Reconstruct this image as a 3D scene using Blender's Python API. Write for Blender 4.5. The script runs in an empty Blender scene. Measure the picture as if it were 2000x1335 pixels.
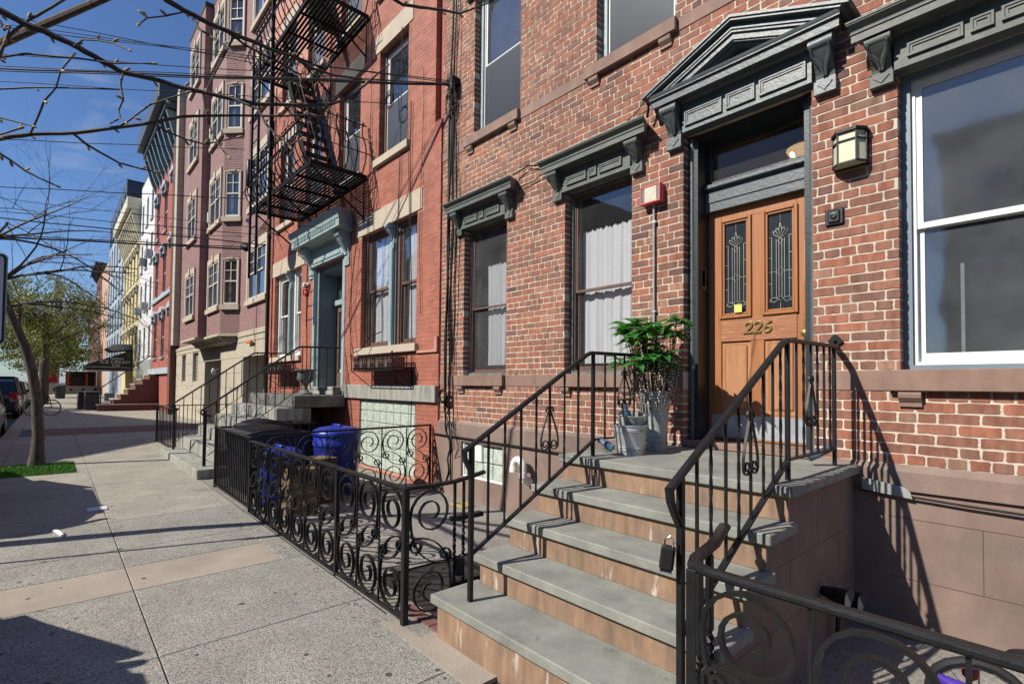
import bpy, bmesh, math, random
import numpy as np
from mathutils import Vector, Matrix, noise
R = random.Random(11)
PI = math.pi
rad = math.radians
S = bpy.context.scene
COL = S.collection

# ------------------------------------------------------------------ camera, sky, sun, exposure
def setup_view():
    yaw, pit, rol = 0.73589116, 0.02747193, -0.0091916
    fwd = Vector((-math.cos(yaw)*math.cos(pit), math.sin(yaw)*math.cos(pit), math.sin(pit)))
    right = Vector((math.sin(yaw), math.cos(yaw), 0))
    down = fwd.cross(right)
    c, s = math.cos(rol), math.sin(rol)
    r2 = c*right + s*down
    d2 = -s*right + c*down
    m = Matrix((r2, -d2, -fwd)).transposed().to_4x4()
    m.translation = Vector((0, 0, 1.59))
    cd = bpy.data.cameras.new('camera')
    cam = bpy.data.objects.new('camera', cd)
    COL.objects.link(cam)
    cam.matrix_world = m
    cd.sensor_width = 36
    cd.lens = 36*1.00106133/2
    cd.shift_x = -0.00335
    cd.shift_y = 0.02817
    cd.clip_start = 0.05
    cd.clip_end = 3000
    S.camera = cam
    w = bpy.data.worlds.new('World')
    S.world = w
    w.use_nodes = True
    nt = w.node_tree
    nt.nodes.clear()
    sky = nt.nodes.new('ShaderNodeTexSky')
    sky.sky_type = 'NISHITA'
    sky.sun_disc = False
    sky.sun_elevation = rad(40)
    sky.sun_rotation = rad(197.2)
    sky.air_density = 1.0
    sky.dust_density = 0.35
    sky.ozone_density = 2.2
    bg = nt.nodes.new('ShaderNodeBackground')
    bg.inputs['Strength'].default_value = 0.078
    out = nt.nodes.new('ShaderNodeOutputWorld')
    # thin high cirrus streaks over the whole sky dome
    tc = nt.nodes.new('ShaderNodeTexCoord')
    mp = nt.nodes.new('ShaderNodeMapping')
    mp.inputs['Scale'].default_value = (1.2, 3.0, 9.0)
    mp.inputs['Rotation'].default_value = (0.1, 0.25, 0.5)
    nz = nt.nodes.new('ShaderNodeTexNoise')
    nz.inputs['Scale'].default_value = 1.6
    nz.inputs['Detail'].default_value = 7
    nz.inputs['Roughness'].default_value = 0.6
    nz.inputs['Distortion'].default_value = 0.6
    rp = nt.nodes.new('ShaderNodeValToRGB')
    rp.color_ramp.elements[0].position = 0.56
    rp.color_ramp.elements[0].color = (0, 0, 0, 1)
    rp.color_ramp.elements[1].position = 0.85
    rp.color_ramp.elements[1].color = (0.45, 0.45, 0.45, 1)
    mx = nt.nodes.new('ShaderNodeMixRGB')
    mx.inputs[2].default_value = (6.5, 7.0, 7.8, 1)
    L = nt.links.new
    L(tc.outputs['Generated'], mp.inputs['Vector'])
    L(mp.outputs[0], nz.inputs['Vector'])
    L(nz.outputs['Fac'], rp.inputs[0])
    L(rp.outputs[0], mx.inputs[0])
    tint = nt.nodes.new('ShaderNodeMixRGB')
    tint.blend_type = 'MULTIPLY'
    tint.inputs[0].default_value = 1
    tint.inputs[2].default_value = (0.78, 0.985, 1.30, 1)
    L(sky.outputs[0], tint.inputs[1])
    L(tint.outputs[0], mx.inputs[1])
    L(mx.outputs[0], bg.inputs['Color'])
    L(bg.outputs[0], out.inputs['Surface'])
    sd = bpy.data.lights.new('sun', 'SUN')
    sd.energy = 5.0
    sd.angle = rad(0.5)
    sd.color = (1.0, 0.94, 0.83)
    so = bpy.data.objects.new('sun', sd)
    COL.objects.link(so)
    d = Vector((0.31, 1.0, -0.88))
    so.rotation_euler = d.to_track_quat('-Z', 'Y').to_euler()
    so.location = (-5, -10, 15)
    S.view_settings.view_transform = 'Standard'
    S.view_settings.look = 'None'
    S.view_settings.exposure = 0.27
    S.view_settings.gamma = 1.0
    S.view_settings.use_curve_mapping = False
    S.cycles.max_bounces = 6
    S.cycles.transparent_max_bounces = 12
    S.cycles.diffuse_bounces = 3
    S.cycles.glossy_bounces = 3
    S.cycles.caustics_reflective = False
    S.cycles.caustics_refractive = False
setup_view()

# ------------------------------------------------------------------ materials
def nodes_of(name):
    m = bpy.data.materials.new(name)
    m.use_nodes = True
    nt = m.node_tree
    return m, nt, nt.nodes['Principled BSDF']

def N(nt, t, **kw):
    n = nt.nodes.new(t)
    for k, v in kw.items():
        n.inputs[k].default_value = v
    return n

def surf(name, c1, c2=None, scale=5.0, rough=0.7, metal=0.0, bump=0.0, bscale=60.0, stretch=(1, 1, 1),
         lo=0.35, hi=0.65, c3=None, c3scale=2.0, c3lo=0.55, c3hi=0.75, spec=0.5, attr=False, c3stretch=(1, 1, 1), grime=None):
    m, nt, b = nodes_of(name)
    L = nt.links.new
    geo = nt.nodes.new('ShaderNodeNewGeometry')
    col = None
    mp = N(nt, 'ShaderNodeMapping', Scale=stretch)
    L(geo.outputs['Position'], mp.inputs['Vector'])
    if attr:
        at = nt.nodes.new('ShaderNodeAttribute')
        at.attribute_name = 'Col'
        src = at.outputs['Color']
    if c2 is not None:
        nz = N(nt, 'ShaderNodeTexNoise', Scale=scale, Detail=6.0, Roughness=0.62)
        L(mp.outputs[0], nz.inputs['Vector'])
        rp = nt.nodes.new('ShaderNodeMapRange')
        rp.inputs['From Min'].default_value = lo
        rp.inputs['From Max'].default_value = hi
        L(nz.outputs['Fac'], rp.inputs['Value'])
        mx = nt.nodes.new('ShaderNodeMixRGB')
        L(rp.outputs[0], mx.inputs[0])
        if attr:
            L(src, mx.inputs[1])
            ml = nt.nodes.new('ShaderNodeMixRGB')
            ml.blend_type = 'MULTIPLY'
            ml.inputs[0].default_value = 1
            L(src, ml.inputs[1])
            ml.inputs[2].default_value = (*c2, 1)
            L(ml.outputs[0], mx.inputs[2])
        else:
            mx.inputs[1].default_value = (*c1, 1)
            mx.inputs[2].default_value = (*c2, 1)
        col = mx.outputs[0]
    if c3 is not None:
        mp3 = N(nt, 'ShaderNodeMapping', Scale=c3stretch)
        L(geo.outputs['Position'], mp3.inputs['Vector'])
        nz3 = N(nt, 'ShaderNodeTexNoise', Scale=c3scale, Detail=8.0, Roughness=0.68)
        L(mp3.outputs[0], nz3.inputs['Vector'])
        rp3 = nt.nodes.new('ShaderNodeMapRange')
        rp3.inputs['From Min'].default_value = c3lo
        rp3.inputs['From Max'].default_value = c3hi
        L(nz3.outputs['Fac'], rp3.inputs['Value'])
        mx3 = nt.nodes.new('ShaderNodeMixRGB')
        L(rp3.outputs[0], mx3.inputs[0])
        if col is not None:
            L(col, mx3.inputs[1])
        else:
            mx3.inputs[1].default_value = (*c1, 1)
        mx3.inputs[2].default_value = (*c3, 1)
        col = mx3.outputs[0]
    if grime is not None and col is not None:
        glo, ghi, gs, gst = grime
        mg = N(nt, 'ShaderNodeMapping', Scale=gst)
        L(geo.outputs['Position'], mg.inputs['Vector'])
        ng = N(nt, 'ShaderNodeTexNoise', Scale=gs, Detail=7.0, Roughness=0.66)
        L(mg.outputs[0], ng.inputs['Vector'])
        rg_ = nt.nodes.new('ShaderNodeMapRange')
        rg_.inputs['From Min'].default_value = 0.32
        rg_.inputs['From Max'].default_value = 0.68
        rg_.inputs['To Min'].default_value = glo
        rg_.inputs['To Max'].default_value = ghi
        L(ng.outputs['Fac'], rg_.inputs['Value'])
        mm = nt.nodes.new('ShaderNodeMixRGB')
        mm.blend_type = 'MULTIPLY'
        mm.inputs[0].default_value = 1
        L(col, mm.inputs[1])
        L(rg_.outputs[0], mm.inputs[2])
        col = mm.outputs[0]
    if col is None:
        b.inputs['Base Color'].default_value = (*c1, 1)
    else:
        L(col, b.inputs['Base Color'])
    b.inputs['Roughness'].default_value = rough
    b.inputs['Metallic'].default_value = metal
    b.inputs['Specular IOR Level'].default_value = spec
    if bump:
        nb = N(nt, 'ShaderNodeTexNoise', Scale=bscale, Detail=5.0, Roughness=0.7)
        L(mp.outputs[0], nb.inputs['Vector'])
        bp = nt.nodes.new('ShaderNodeBump')
        bp.inputs['Strength'].default_value = min(1, bump)
        bp.inputs['Distance'].default_value = 0.004
        L(nb.outputs['Fac'], bp.inputs['Height'])
        L(bp.outputs[0], b.inputs['Normal'])
    return m

M = {}
M['brick'] = surf('old_brick', (1, 1, 1), (0.70, 0.66, 0.68), scale=7, stretch=(2.6, 1, 0.8), lo=0.42, hi=0.62, rough=0.85,
                  bump=0.9, bscale=55, attr=True, c3=(0.04, 0.022, 0.02), c3scale=70, c3lo=0.69, c3hi=0.75, grime=(0.82, 1.12, 1.1, (1, 1, 0.55)))
M['mortar'] = surf('lime_mortar', (0.68, 0.59, 0.48), (0.56, 0.48, 0.39), scale=9, rough=0.95, bump=1, bscale=70, grime=(0.76, 1.1, 1.4, (1, 1, 0.6)))
M['red_brick'] = surf('painted_red_brick', (1, 1, 1), (0.84, 0.82, 0.84), scale=2.2, rough=0.62, bump=0.3, bscale=40, attr=True, grime=(0.78, 1.1, 1.6, (1, 1, 0.4)))
M['red_mortar'] = surf('red_brick_joint', (0.52, 0.27, 0.20), (0.44, 0.18, 0.13), scale=4, rough=0.8)
M['brownstone'] = surf('brownstone', (0.30, 0.19, 0.145), (0.235, 0.15, 0.115), scale=2.5, rough=0.8, bump=0.25, bscale=45,
                       c3=(0.17, 0.12, 0.10), c3scale=1.6, c3lo=0.56, c3hi=0.8, grime=(0.75, 1.1, 4.0, (1.5, 1.5, 0.6)))
M['base_stucco'] = surf('brown_stucco', (0.265, 0.18, 0.148), (0.215, 0.16, 0.135), scale=2.6, rough=0.85, bump=0.35, bscale=35,
                        c3=(0.36, 0.32, 0.29), c3scale=9, c3lo=0.66, c3hi=0.78, grime=(0.66, 1.12, 2.0, (1, 1, 0.5)))
M['riser'] = surf('stoop_riser', (0.34, 0.21, 0.135), (0.22, 0.15, 0.105), scale=5.5, rough=0.8, bump=0.3, bscale=40, stretch=(1.6, 1, 0.7),
                  c3=(0.66, 0.61, 0.56), c3scale=5.0, c3lo=0.60, c3hi=0.70, c3stretch=(1.6, 1.6, 0.28), grime=(0.7, 1.12, 9.0, (2.2, 2.2, 0.25)))
M['bluestone'] = surf('bluestone', (0.285, 0.29, 0.255), (0.215, 0.22, 0.20), scale=5, rough=0.8, bump=0.7, bscale=70,
                      c3=(0.13, 0.13, 0.115), c3scale=11, c3lo=0.60, c3hi=0.78, grime=(0.76, 1.1, 3.0, (1, 1, 1)))
M['greystone'] = surf('weathered_limestone', (0.33, 0.33, 0.29), (0.16, 0.16, 0.145), scale=3.5, stretch=(2.5, 2.5, 0.4), lo=0.45, hi=0.72, rough=0.85, bump=0.4, bscale=60)
M['stepstone'] = surf('old_step_stone', (0.19, 0.19, 0.17), (0.10, 0.10, 0.09), scale=4, rough=0.85, bump=0.4, bscale=60)
M['sandstone'] = surf('buff_sandstone', (0.50, 0.43, 0.33), (0.44, 0.37, 0.29), scale=3, rough=0.85, bump=0.3, bscale=60)
M['buff'] = surf('buff_block', (0.46, 0.41, 0.32), (0.42, 0.37, 0.285), scale=2, rough=0.85, bump=0.2, bscale=40)
M['iron'] = surf('black_painted_iron', (0.007, 0.0075, 0.009), (0.014, 0.0145, 0.016), scale=12, rough=0.42, bump=0.5, bscale=110, spec=0.35)
M['iron_old'] = surf('dull_black_iron', (0.005, 0.005, 0.005), (0.012, 0.010, 0.009), scale=14, rough=0.6, bump=0.4, bscale=60, spec=0.25)
M['trim'] = surf('dark_green_grey_paint', (0.085, 0.098, 0.09), (0.13, 0.14, 0.125), scale=9, rough=0.55, bump=0.7, bscale=38,
                 c3=(0.03, 0.035, 0.034), c3scale=26, c3lo=0.62, c3hi=0.74)
M['trim_blue'] = surf('blue_grey_gloss_paint', (0.085, 0.105, 0.115), (0.115, 0.135, 0.145), scale=7, rough=0.38, bump=0.8, bscale=30,
                      c3=(0.02, 0.024, 0.026), c3scale=24, c3lo=0.66, c3hi=0.74)
M['doorframe'] = surf('dark_slate_paint', (0.020, 0.024, 0.026), (0.03, 0.035, 0.038), scale=8, rough=0.4, bump=0.5, bscale=40)
M['casing'] = surf('slate_blue_casing', (0.16, 0.21, 0.25), (0.19, 0.24, 0.28), scale=3, rough=0.45, bump=0.15)
M['casing_grey'] = surf('peeling_grey_casing', (0.17, 0.19, 0.19), (0.10, 0.11, 0.11), scale=14, rough=0.6, bump=0.8, bscale=50)
M['pale_casing'] = surf('pale_grey_green_casing', (0.36, 0.42, 0.42), (0.32, 0.38, 0.38), scale=4, rough=0.5)
M['white'] = surf('white_vinyl', (0.78, 0.78, 0.75), (0.73, 0.73, 0.70), scale=4, rough=0.45)
M['brown_frame'] = surf('brown_window_paint', (0.16, 0.095, 0.075), (0.11, 0.065, 0.05), scale=9, rough=0.5, bump=0.3, bscale=50)
M['teal'] = surf('pale_blue_green_paint', (0.33, 0.42, 0.42), (0.27, 0.35, 0.355), scale=6, rough=0.5, bump=0.5, bscale=40)
M['tealdark'] = surf('blue_grey_door_paint', (0.20, 0.26, 0.265), (0.16, 0.21, 0.215), scale=3, rough=0.4)
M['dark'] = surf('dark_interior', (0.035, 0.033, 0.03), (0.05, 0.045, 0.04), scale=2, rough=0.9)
M['roof'] = surf('roof_felt', (0.05, 0.05, 0.05), rough=0.9)
M['galv'] = surf('galvanised_steel', (0.60, 0.62, 0.63), (0.44, 0.46, 0.47), scale=18, rough=0.40, metal=0.35, bump=0.15, bscale=30)
M['galvdull'] = surf('dull_galvanised_steel', (0.42, 0.44, 0.42), (0.30, 0.32, 0.31), scale=12, rough=0.5, metal=0.25)
M['pvc'] = surf('white_pvc', (0.78, 0.78, 0.76), rough=0.35)
M['brass'] = surf('brass', (0.42, 0.30, 0.12), (0.30, 0.22, 0.10), scale=20, rough=0.35, metal=0.8)
M['kick'] = surf('scuffed_kick_plate', (0.50, 0.53, 0.57), (0.34, 0.37, 0.42), scale=7, rough=0.45, metal=0.35)
M['redbox'] = surf('red_alarm_box', (0.62, 0.10, 0.10), rough=0.5)
M['paper'] = surf('cream_notice', (0.66, 0.63, 0.50), (0.52, 0.47, 0.38), scale=60, rough=0.8)
M['blackplastic'] = surf('black_plastic', (0.012, 0.012, 0.013), rough=0.45)
M['blueclip'] = surf('blue_black_plastic', (0.03, 0.05, 0.09), (0.10, 0.17, 0.26), scale=9, rough=0.4)
M['chrome'] = surf('chrome', (0.7, 0.7, 0.7), rough=0.2, metal=1)
M['lampglass'] = surf('cream_lamp_glass', (0.62, 0.60, 0.42), (0.56, 0.54, 0.38), scale=6, rough=0.35)
M['blue_bin'] = surf('blue_plastic', (0.012, 0.035, 0.33), (0.01, 0.025, 0.26), scale=5, rough=0.38)
M['black_bin'] = surf('black_bin_plastic', (0.022, 0.022, 0.024), (0.035, 0.035, 0.036), scale=6, rough=0.5)
M['cardboard'] = surf('cardboard', (0.17, 0.11, 0.06), (0.13, 0.085, 0.045), scale=6, rough=0.9)
M['rubber'] = surf('black_rubber', (0.014, 0.014, 0.015), rough=0.7)
M['cable'] = surf('black_cable', (0.005, 0.005, 0.006), rough=0.6, spec=0.25)
M['bark'] = surf('grey_bark', (0.13, 0.105, 0.085), (0.045, 0.036, 0.030), scale=24, stretch=(1, 1, 0.35), rough=0.9, bump=1, bscale=50)
M['twig'] = surf('twig_bark', (0.06, 0.042, 0.033), (0.032, 0.022, 0.018), scale=40, rough=0.65, bump=0.4, bscale=120)
M['bud'] = surf('leaf_bud', (0.36, 0.32, 0.12), (0.20, 0.12, 0.06), scale=90, rough=0.6)
M['urn'] = surf('weathered_iron_urn', (0.17, 0.175, 0.165), (0.11, 0.11, 0.105), scale=12, rough=0.6, bump=0.5)
M['soil'] = surf('soil', (0.035, 0.025, 0.018), rough=1)
M['beige'] = surf('beige_concrete', (0.48, 0.42, 0.34), (0.42, 0.37, 0.30), scale=2, rough=0.9)
M['dish'] = surf('white_dish', (0.62, 0.62, 0.64), rough=0.5)
M['purple_brick'] = None
M['stem'] = surf('stem', (0.06, 0.05, 0.03), rough=0.8)
M['catkin'] = surf('pale_willow_bud', (0.55, 0.50, 0.42), rough=0.8)
M['postit'] = surf('yellow_note', (0.66, 0.68, 0.16), (0.40, 0.42, 0.14), scale=150, lo=0.5, hi=0.62, rough=0.8)
M['lead'] = surf('lead_came', (0.50, 0.48, 0.42), rough=0.35, metal=0.6)
M['darkpaint'] = surf('near_black_paint', (0.02, 0.02, 0.02), rough=0.6)  # flat near-black for black cornices and the bed under the paving
M['carblack'] = surf('black_car_paint', (0.012, 0.013, 0.016), rough=0.15, spec=0.7)
M['cargrey'] = surf('dark_grey_car_paint', (0.05, 0.055, 0.06), rough=0.18, spec=0.7)
M['carsilver'] = surf('silver_car_paint', (0.35, 0.37, 0.39), rough=0.2, metal=0.4)
M['taillight'] = surf('red_tail_lamp', (0.45, 0.01, 0.01), rough=0.15)
M['base_line'] = surf('scored_line', (0.09, 0.055, 0.045), rough=0.9)
M['gum'] = surf('gum_spot', (0.07, 0.068, 0.064), rough=0.8)
M['debris'] = surf('dry_leaf_debris', (0.22, 0.15, 0.08), (0.38, 0.33, 0.26), scale=12, rough=0.9)
M['yellow'] = surf('yellow_plastic', (0.60, 0.36, 0.02), rough=0.5)
M['purple'] = surf('purple_plastic', (0.07, 0.03, 0.30), rough=0.25)
M['redplastic'] = surf('red_plastic', (0.55, 0.03, 0.05), rough=0.3)
M['orange'] = surf('orange_plastic', (0.70, 0.18, 0.03), rough=0.5)
M['leaf'] = None

def grained(name, ca, cb, stretch, rough=0.5):
    return surf(name, ca, cb, scale=3.5, stretch=stretch, rough=rough, bump=0.35, bscale=24, lo=0.3, hi=0.7)
M['wood'] = grained('oak_door_varnish', (0.42, 0.175, 0.065), (0.30, 0.115, 0.042), (14, 14, 0.8))
M['wood_h'] = surf('worn_oak_rail', (0.40, 0.17, 0.075), (0.29, 0.11, 0.045), scale=3.5, stretch=(0.8, 14, 14), rough=0.55, bump=0.35, bscale=24,
                   c3=(0.58, 0.38, 0.24), c3scale=24, c3lo=0.56, c3hi=0.74, c3stretch=(0.5, 1, 2.5))
M['wood_panel'] = surf('faded_oak_panel', (0.47, 0.23, 0.11), (0.36, 0.16, 0.07), scale=3.5, stretch=(14, 14, 0.8), rough=0.55, bump=0.3, bscale=24)

def concrete(name, base, dark, light, s=85.0, contrast=0.5, patch=(0.05, 0.05, 0.05)):
    m, nt, b = nodes_of(name)
    L = nt.links.new
    geo = nt.nodes.new('ShaderNodeNewGeometry')
    v = N(nt, 'ShaderNodeTexVoronoi', Scale=s)
    L(geo.outputs['Position'], v.inputs['Vector'])
    rp = nt.nodes.new('ShaderNodeValToRGB')
    e = rp.color_ramp.elements
    e[0].position = 0.0
    e[0].color = (*dark, 1)
    e[1].position = 1.0
    e[1].color = (*light, 1)
    a = rp.color_ramp.elements.new(0.28)
    a.color = (*[base[i]*0.8 for i in range(3)], 1)
    a = rp.color_ramp.elements.new(0.6)
    a.color = (*base, 1)
    sep = nt.nodes.new('ShaderNodeSeparateColor')
    L(v.outputs['Color'], sep.inputs[0])
    L(sep.outputs[0], rp.inputs[0])
    mx = nt.nodes.new('ShaderNodeMixRGB')
    mx.inputs[0].default_value = contrast
    mx.inputs[1].default_value = (*base, 1)
    L(rp.outputs[0], mx.inputs[2])
    n2 = N(nt, 'ShaderNodeTexNoise', Scale=1.7, Detail=8.0, Roughness=0.65)
    L(geo.outputs['Position'], n2.inputs['Vector'])
    r2 = nt.nodes.new('ShaderNodeMapRange')
    r2.inputs['From Min'].default_value = 0.3
    r2.inputs['From Max'].default_value = 0.7
    r2.inputs['To Min'].default_value = 0.78
    r2.inputs['To Max'].default_value = 1.12
    L(n2.outputs['Fac'], r2.inputs['Value'])
    ml = nt.nodes.new('ShaderNodeMixRGB')
    ml.blend_type = 'MULTIPLY'
    ml.inputs[0].default_value = 1
    L(mx.outputs[0], ml.inputs[1])
    L(r2.outputs[0], ml.inputs[2])
    L(ml.outputs[0], b.inputs['Base Color'])
    b.inputs['Roughness'].default_value = 0.88
    bp = nt.nodes.new('ShaderNodeBump')
    bp.inputs['Strength'].default_value = 0.6
    bp.inputs['Distance'].default_value = 0.004
    L(v.outputs['Distance'], bp.inputs['Height'])
    L(bp.outputs[0], b.inputs['Normal'])
    return m
M['walk'] = concrete('exposed_aggregate_concrete', (0.300, 0.288, 0.252), (0.05, 0.05, 0.05), (0.45, 0.43, 0.385), 150, 0.85)
M['walk_smooth'] = concrete('smooth_concrete_patch', (0.36, 0.31, 0.255), (0.25, 0.21, 0.17), (0.44, 0.39, 0.33), 160, 0.3)
M['walk_far'] = concrete('pale_concrete', (0.34, 0.31, 0.255), (0.15, 0.15, 0.14), (0.42, 0.40, 0.36), 60, 0.5)
M['yard'] = concrete('yard_concrete', (0.25, 0.235, 0.21), (0.12, 0.115, 0.11), (0.42, 0.40, 0.36), 110, 0.6)
M['asphalt'] = concrete('asphalt', (0.055, 0.055, 0.056), (0.03, 0.03, 0.03), (0.10, 0.10, 0.10), 70, 0.6)
M['paver'] = surf('red_paver', (0.19, 0.085, 0.075), (0.14, 0.065, 0.06), scale=6, rough=0.85, bump=0.3)
M['grass'] = surf('artificial_grass', (0.09, 0.25, 0.025), (0.06, 0.17, 0.018), scale=30, rough=0.8)

def brick_texture(name, c1, c2, mo, w=0.21, h=0.068, mort=0.008, axis='x'):
    m, nt, b = nodes_of(name)
    L = nt.links.new
    geo = nt.nodes.new('ShaderNodeNewGeometry')
    sp = nt.nodes.new('ShaderNodeSeparateXYZ')
    L(geo.outputs['Position'], sp.inputs[0])
    ad = nt.nodes.new('ShaderNodeMath')
    ad.operation = 'ADD'
    L(sp.outputs[0], ad.inputs[0])
    ml = nt.nodes.new('ShaderNodeMath')
    ml.operation = 'MULTIPLY'
    ml.inputs[1].default_value = 1.0
    L(sp.outputs[1], ml.inputs[0])
    L(ml.outputs[0], ad.inputs[1])
    cb = nt.nodes.new('ShaderNodeCombineXYZ')
    L(ad.outputs[0], cb.inputs[0])
    L(sp.outputs[2], cb.inputs[1])
    bt = nt.nodes.new('ShaderNodeTexBrick')
    bt.inputs['Color1'].default_value = (*c1, 1)
    bt.inputs['Color2'].default_value = (*c2, 1)
    bt.inputs['Mortar'].default_value = (*mo, 1)
    bt.inputs['Scale'].default_value = 1
    bt.inputs['Brick Width'].default_value = w
    bt.inputs['Row Height'].default_value = h
    bt.inputs['Mortar Size'].default_value = mort
    bt.inputs['Mortar Smooth'].default_value = 0.2
    L(cb.outputs[0], bt.inputs['Vector'])
    L(bt.outputs['Color'], b.inputs['Base Color'])
    b.inputs['Roughness'].default_value = 0.85
    bp = nt.nodes.new('ShaderNodeBump')
    bp.inputs['Strength'].default_value = 0.6
    bp.inputs['Distance'].default_value = 0.006
    bp.invert = True
    L(bt.outputs['Fac'], bp.inputs['Height'])
    L(bp.outputs[0], b.inputs['Normal'])
    return m
M['purple_brick'] = brick_texture('mauve_brick', (0.26, 0.135, 0.125), (0.20, 0.10, 0.10), (0.42, 0.31, 0.28), 0.21, 0.075, 0.006)
M['far_red'] = brick_texture('far_red_brick', (0.36, 0.09, 0.06), (0.30, 0.075, 0.05), (0.40, 0.17, 0.13))
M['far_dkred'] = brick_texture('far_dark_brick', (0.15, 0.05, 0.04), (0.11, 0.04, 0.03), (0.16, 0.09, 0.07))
M['far_white'] = surf('white_painted_wall', (0.66, 0.66, 0.65), (0.60, 0.60, 0.60), scale=1, rough=0.8)
M['far_yellow'] = surf('cream_yellow_siding', (0.62, 0.52, 0.26), (0.57, 0.47, 0.23), scale=1, rough=0.8)
M['far_grey'] = surf('grey_blue_siding', (0.36, 0.41, 0.46), (0.32, 0.37, 0.42), scale=1, rough=0.8)
M['far_peach'] = surf('peach_wall', (0.55, 0.33, 0.22), (0.50, 0.30, 0.20), scale=1, rough=0.8)
M['far_slate'] = surf('slate_metal_panel', (0.055, 0.075, 0.10), rough=0.5)
M['cream'] = surf('cream_trim', (0.60, 0.55, 0.42), rough=0.7)
M['bluehood'] = surf('pale_blue_hood', (0.42, 0.50, 0.55), (0.36, 0.43, 0.48), scale=4, rough=0.6)

def glass_mat(name, tint=(0.985, 0.99, 0.99), refl=0.07, dust=0.03, rough=0.02, dustcol=(0.35, 0.37, 0.39), wave=0.0):
    m = bpy.data.materials.new(name)
    m.use_nodes = True
    nt = m.node_tree
    nt.nodes.clear()
    L = nt.links.new
    o = nt.nodes.new('ShaderNodeOutputMaterial')
    tr = nt.nodes.new('ShaderNodeBsdfTransparent')
    tr.inputs[0].default_value = (*tint, 1)
    gl = nt.nodes.new('ShaderNodeBsdfGlossy')
    gl.inputs['Roughness'].default_value = rough
    gl.inputs['Color'].default_value = (0.9, 0.93, 1.0, 1)
    lw = nt.nodes.new('ShaderNodeLayerWeight')
    lw.inputs[0].default_value = 0.5
    fr = nt.nodes.new('ShaderNodeMath')
    fr.operation = 'POWER'
    fr.inputs[1].default_value = 3.5
    L(lw.outputs['Facing'], fr.inputs[0])
    ad = nt.nodes.new('ShaderNodeMath')
    ad.operation = 'ADD'
    ad.inputs[1].default_value = refl
    ad.use_clamp = True
    L(fr.outputs[0], ad.inputs[0])
    mx = nt.nodes.new('ShaderNodeMixShader')
    L(ad.outputs[0], mx.inputs[0])
    L(tr.outputs[0], mx.inputs[1])
    L(gl.outputs[0], mx.inputs[2])
    df = nt.nodes.new('ShaderNodeBsdfDiffuse')
    df.inputs[0].default_value = (*dustcol, 1)
    geo = nt.nodes.new('ShaderNodeNewGeometry')
    nz = N(nt, 'ShaderNodeTexNoise', Scale=3.0, Detail=6.0)
    L(geo.outputs['Position'], nz.inputs['Vector'])
    mu = nt.nodes.new('ShaderNodeMath')
    mu.operation = 'MULTIPLY'
    mu.inputs[1].default_value = dust*2
    L(nz.outputs['Fac'], mu.inputs[0])
    m2 = nt.nodes.new('ShaderNodeMixShader')
    L(mu.outputs[0], m2.inputs[0])
    L(mx.outputs[0], m2.inputs[1])
    L(df.outputs[0], m2.inputs[2])
    if wave:
        nb = N(nt, 'ShaderNodeTexNoise', Scale=2.2, Detail=2.0)
        L(geo.outputs['Position'], nb.inputs['Vector'])
        bp = nt.nodes.new('ShaderNodeBump')
        bp.inputs['Strength'].default_value = wave
        bp.inputs['Distance'].default_value = 0.02
        L(nb.outputs['Fac'], bp.inputs['Height'])
        L(bp.outputs[0], gl.inputs['Normal'])
    L(m2.outputs[0], o.inputs[0])
    return m
M['glass'] = glass_mat('window_glass', wave=0.05)
M['glass_dusty'] = glass_mat('dusty_window_glass', refl=0.11, dust=0.07, wave=0.05)
M['glass_clear'] = glass_mat('clear_transom_glass', refl=0.02, dust=0.05, dustcol=(0.30, 0.28, 0.22))  # olive dust colour stands in for the pane's dull reflection
M['glass_hazy'] = glass_mat('hazy_window_glass', refl=0.10, dust=0.20, rough=0.05, dustcol=(0.20, 0.22, 0.24), wave=0.12)
M['glass_dark'] = glass_mat('old_dark_glass', tint=(0.5, 0.55, 0.6), refl=0.2, dust=0.10)
M['screen'] = glass_mat('insect_screen', tint=(0.45, 0.46, 0.48), refl=0.01, dust=0.22, rough=0.4, dustcol=(0.10, 0.11, 0.13))
M['leadglass'] = glass_mat('textured_leaded_glass', tint=(0.25, 0.32, 0.36), refl=0.16, dust=0.16, rough=0.12, dustcol=(0.12, 0.17, 0.20), wave=0.5)
M['glassblock'] = surf('glass_block', (0.36, 0.42, 0.36), (0.58, 0.64, 0.56), scale=14, rough=0.12, bump=0.8, bscale=16, spec=0.8)
M['carglass'] = surf('tinted_car_glass', (0.01, 0.012, 0.015), rough=0.05, spec=0.8)

def curtain_mat():
    m = bpy.data.materials.new('white_curtain')
    m.use_nodes = True
    nt = m.node_tree
    nt.nodes.clear()
    o = nt.nodes.new('ShaderNodeOutputMaterial')
    d = nt.nodes.new('ShaderNodeBsdfDiffuse')
    d.inputs[0].default_value = (0.82, 0.83, 0.88, 1)
    t = nt.nodes.new('ShaderNodeBsdfTranslucent')
    t.inputs[0].default_value = (0.8, 0.8, 0.85, 1)
    mx = nt.nodes.new('ShaderNodeMixShader')
    mx.inputs[0].default_value = 0.25
    nt.links.new(d.outputs[0], mx.inputs[1])
    nt.links.new(t.outputs[0], mx.inputs[2])
    nt.links.new(mx.outputs[0], o.inputs[0])
    return m
M['curtain'] = curtain_mat()

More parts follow.
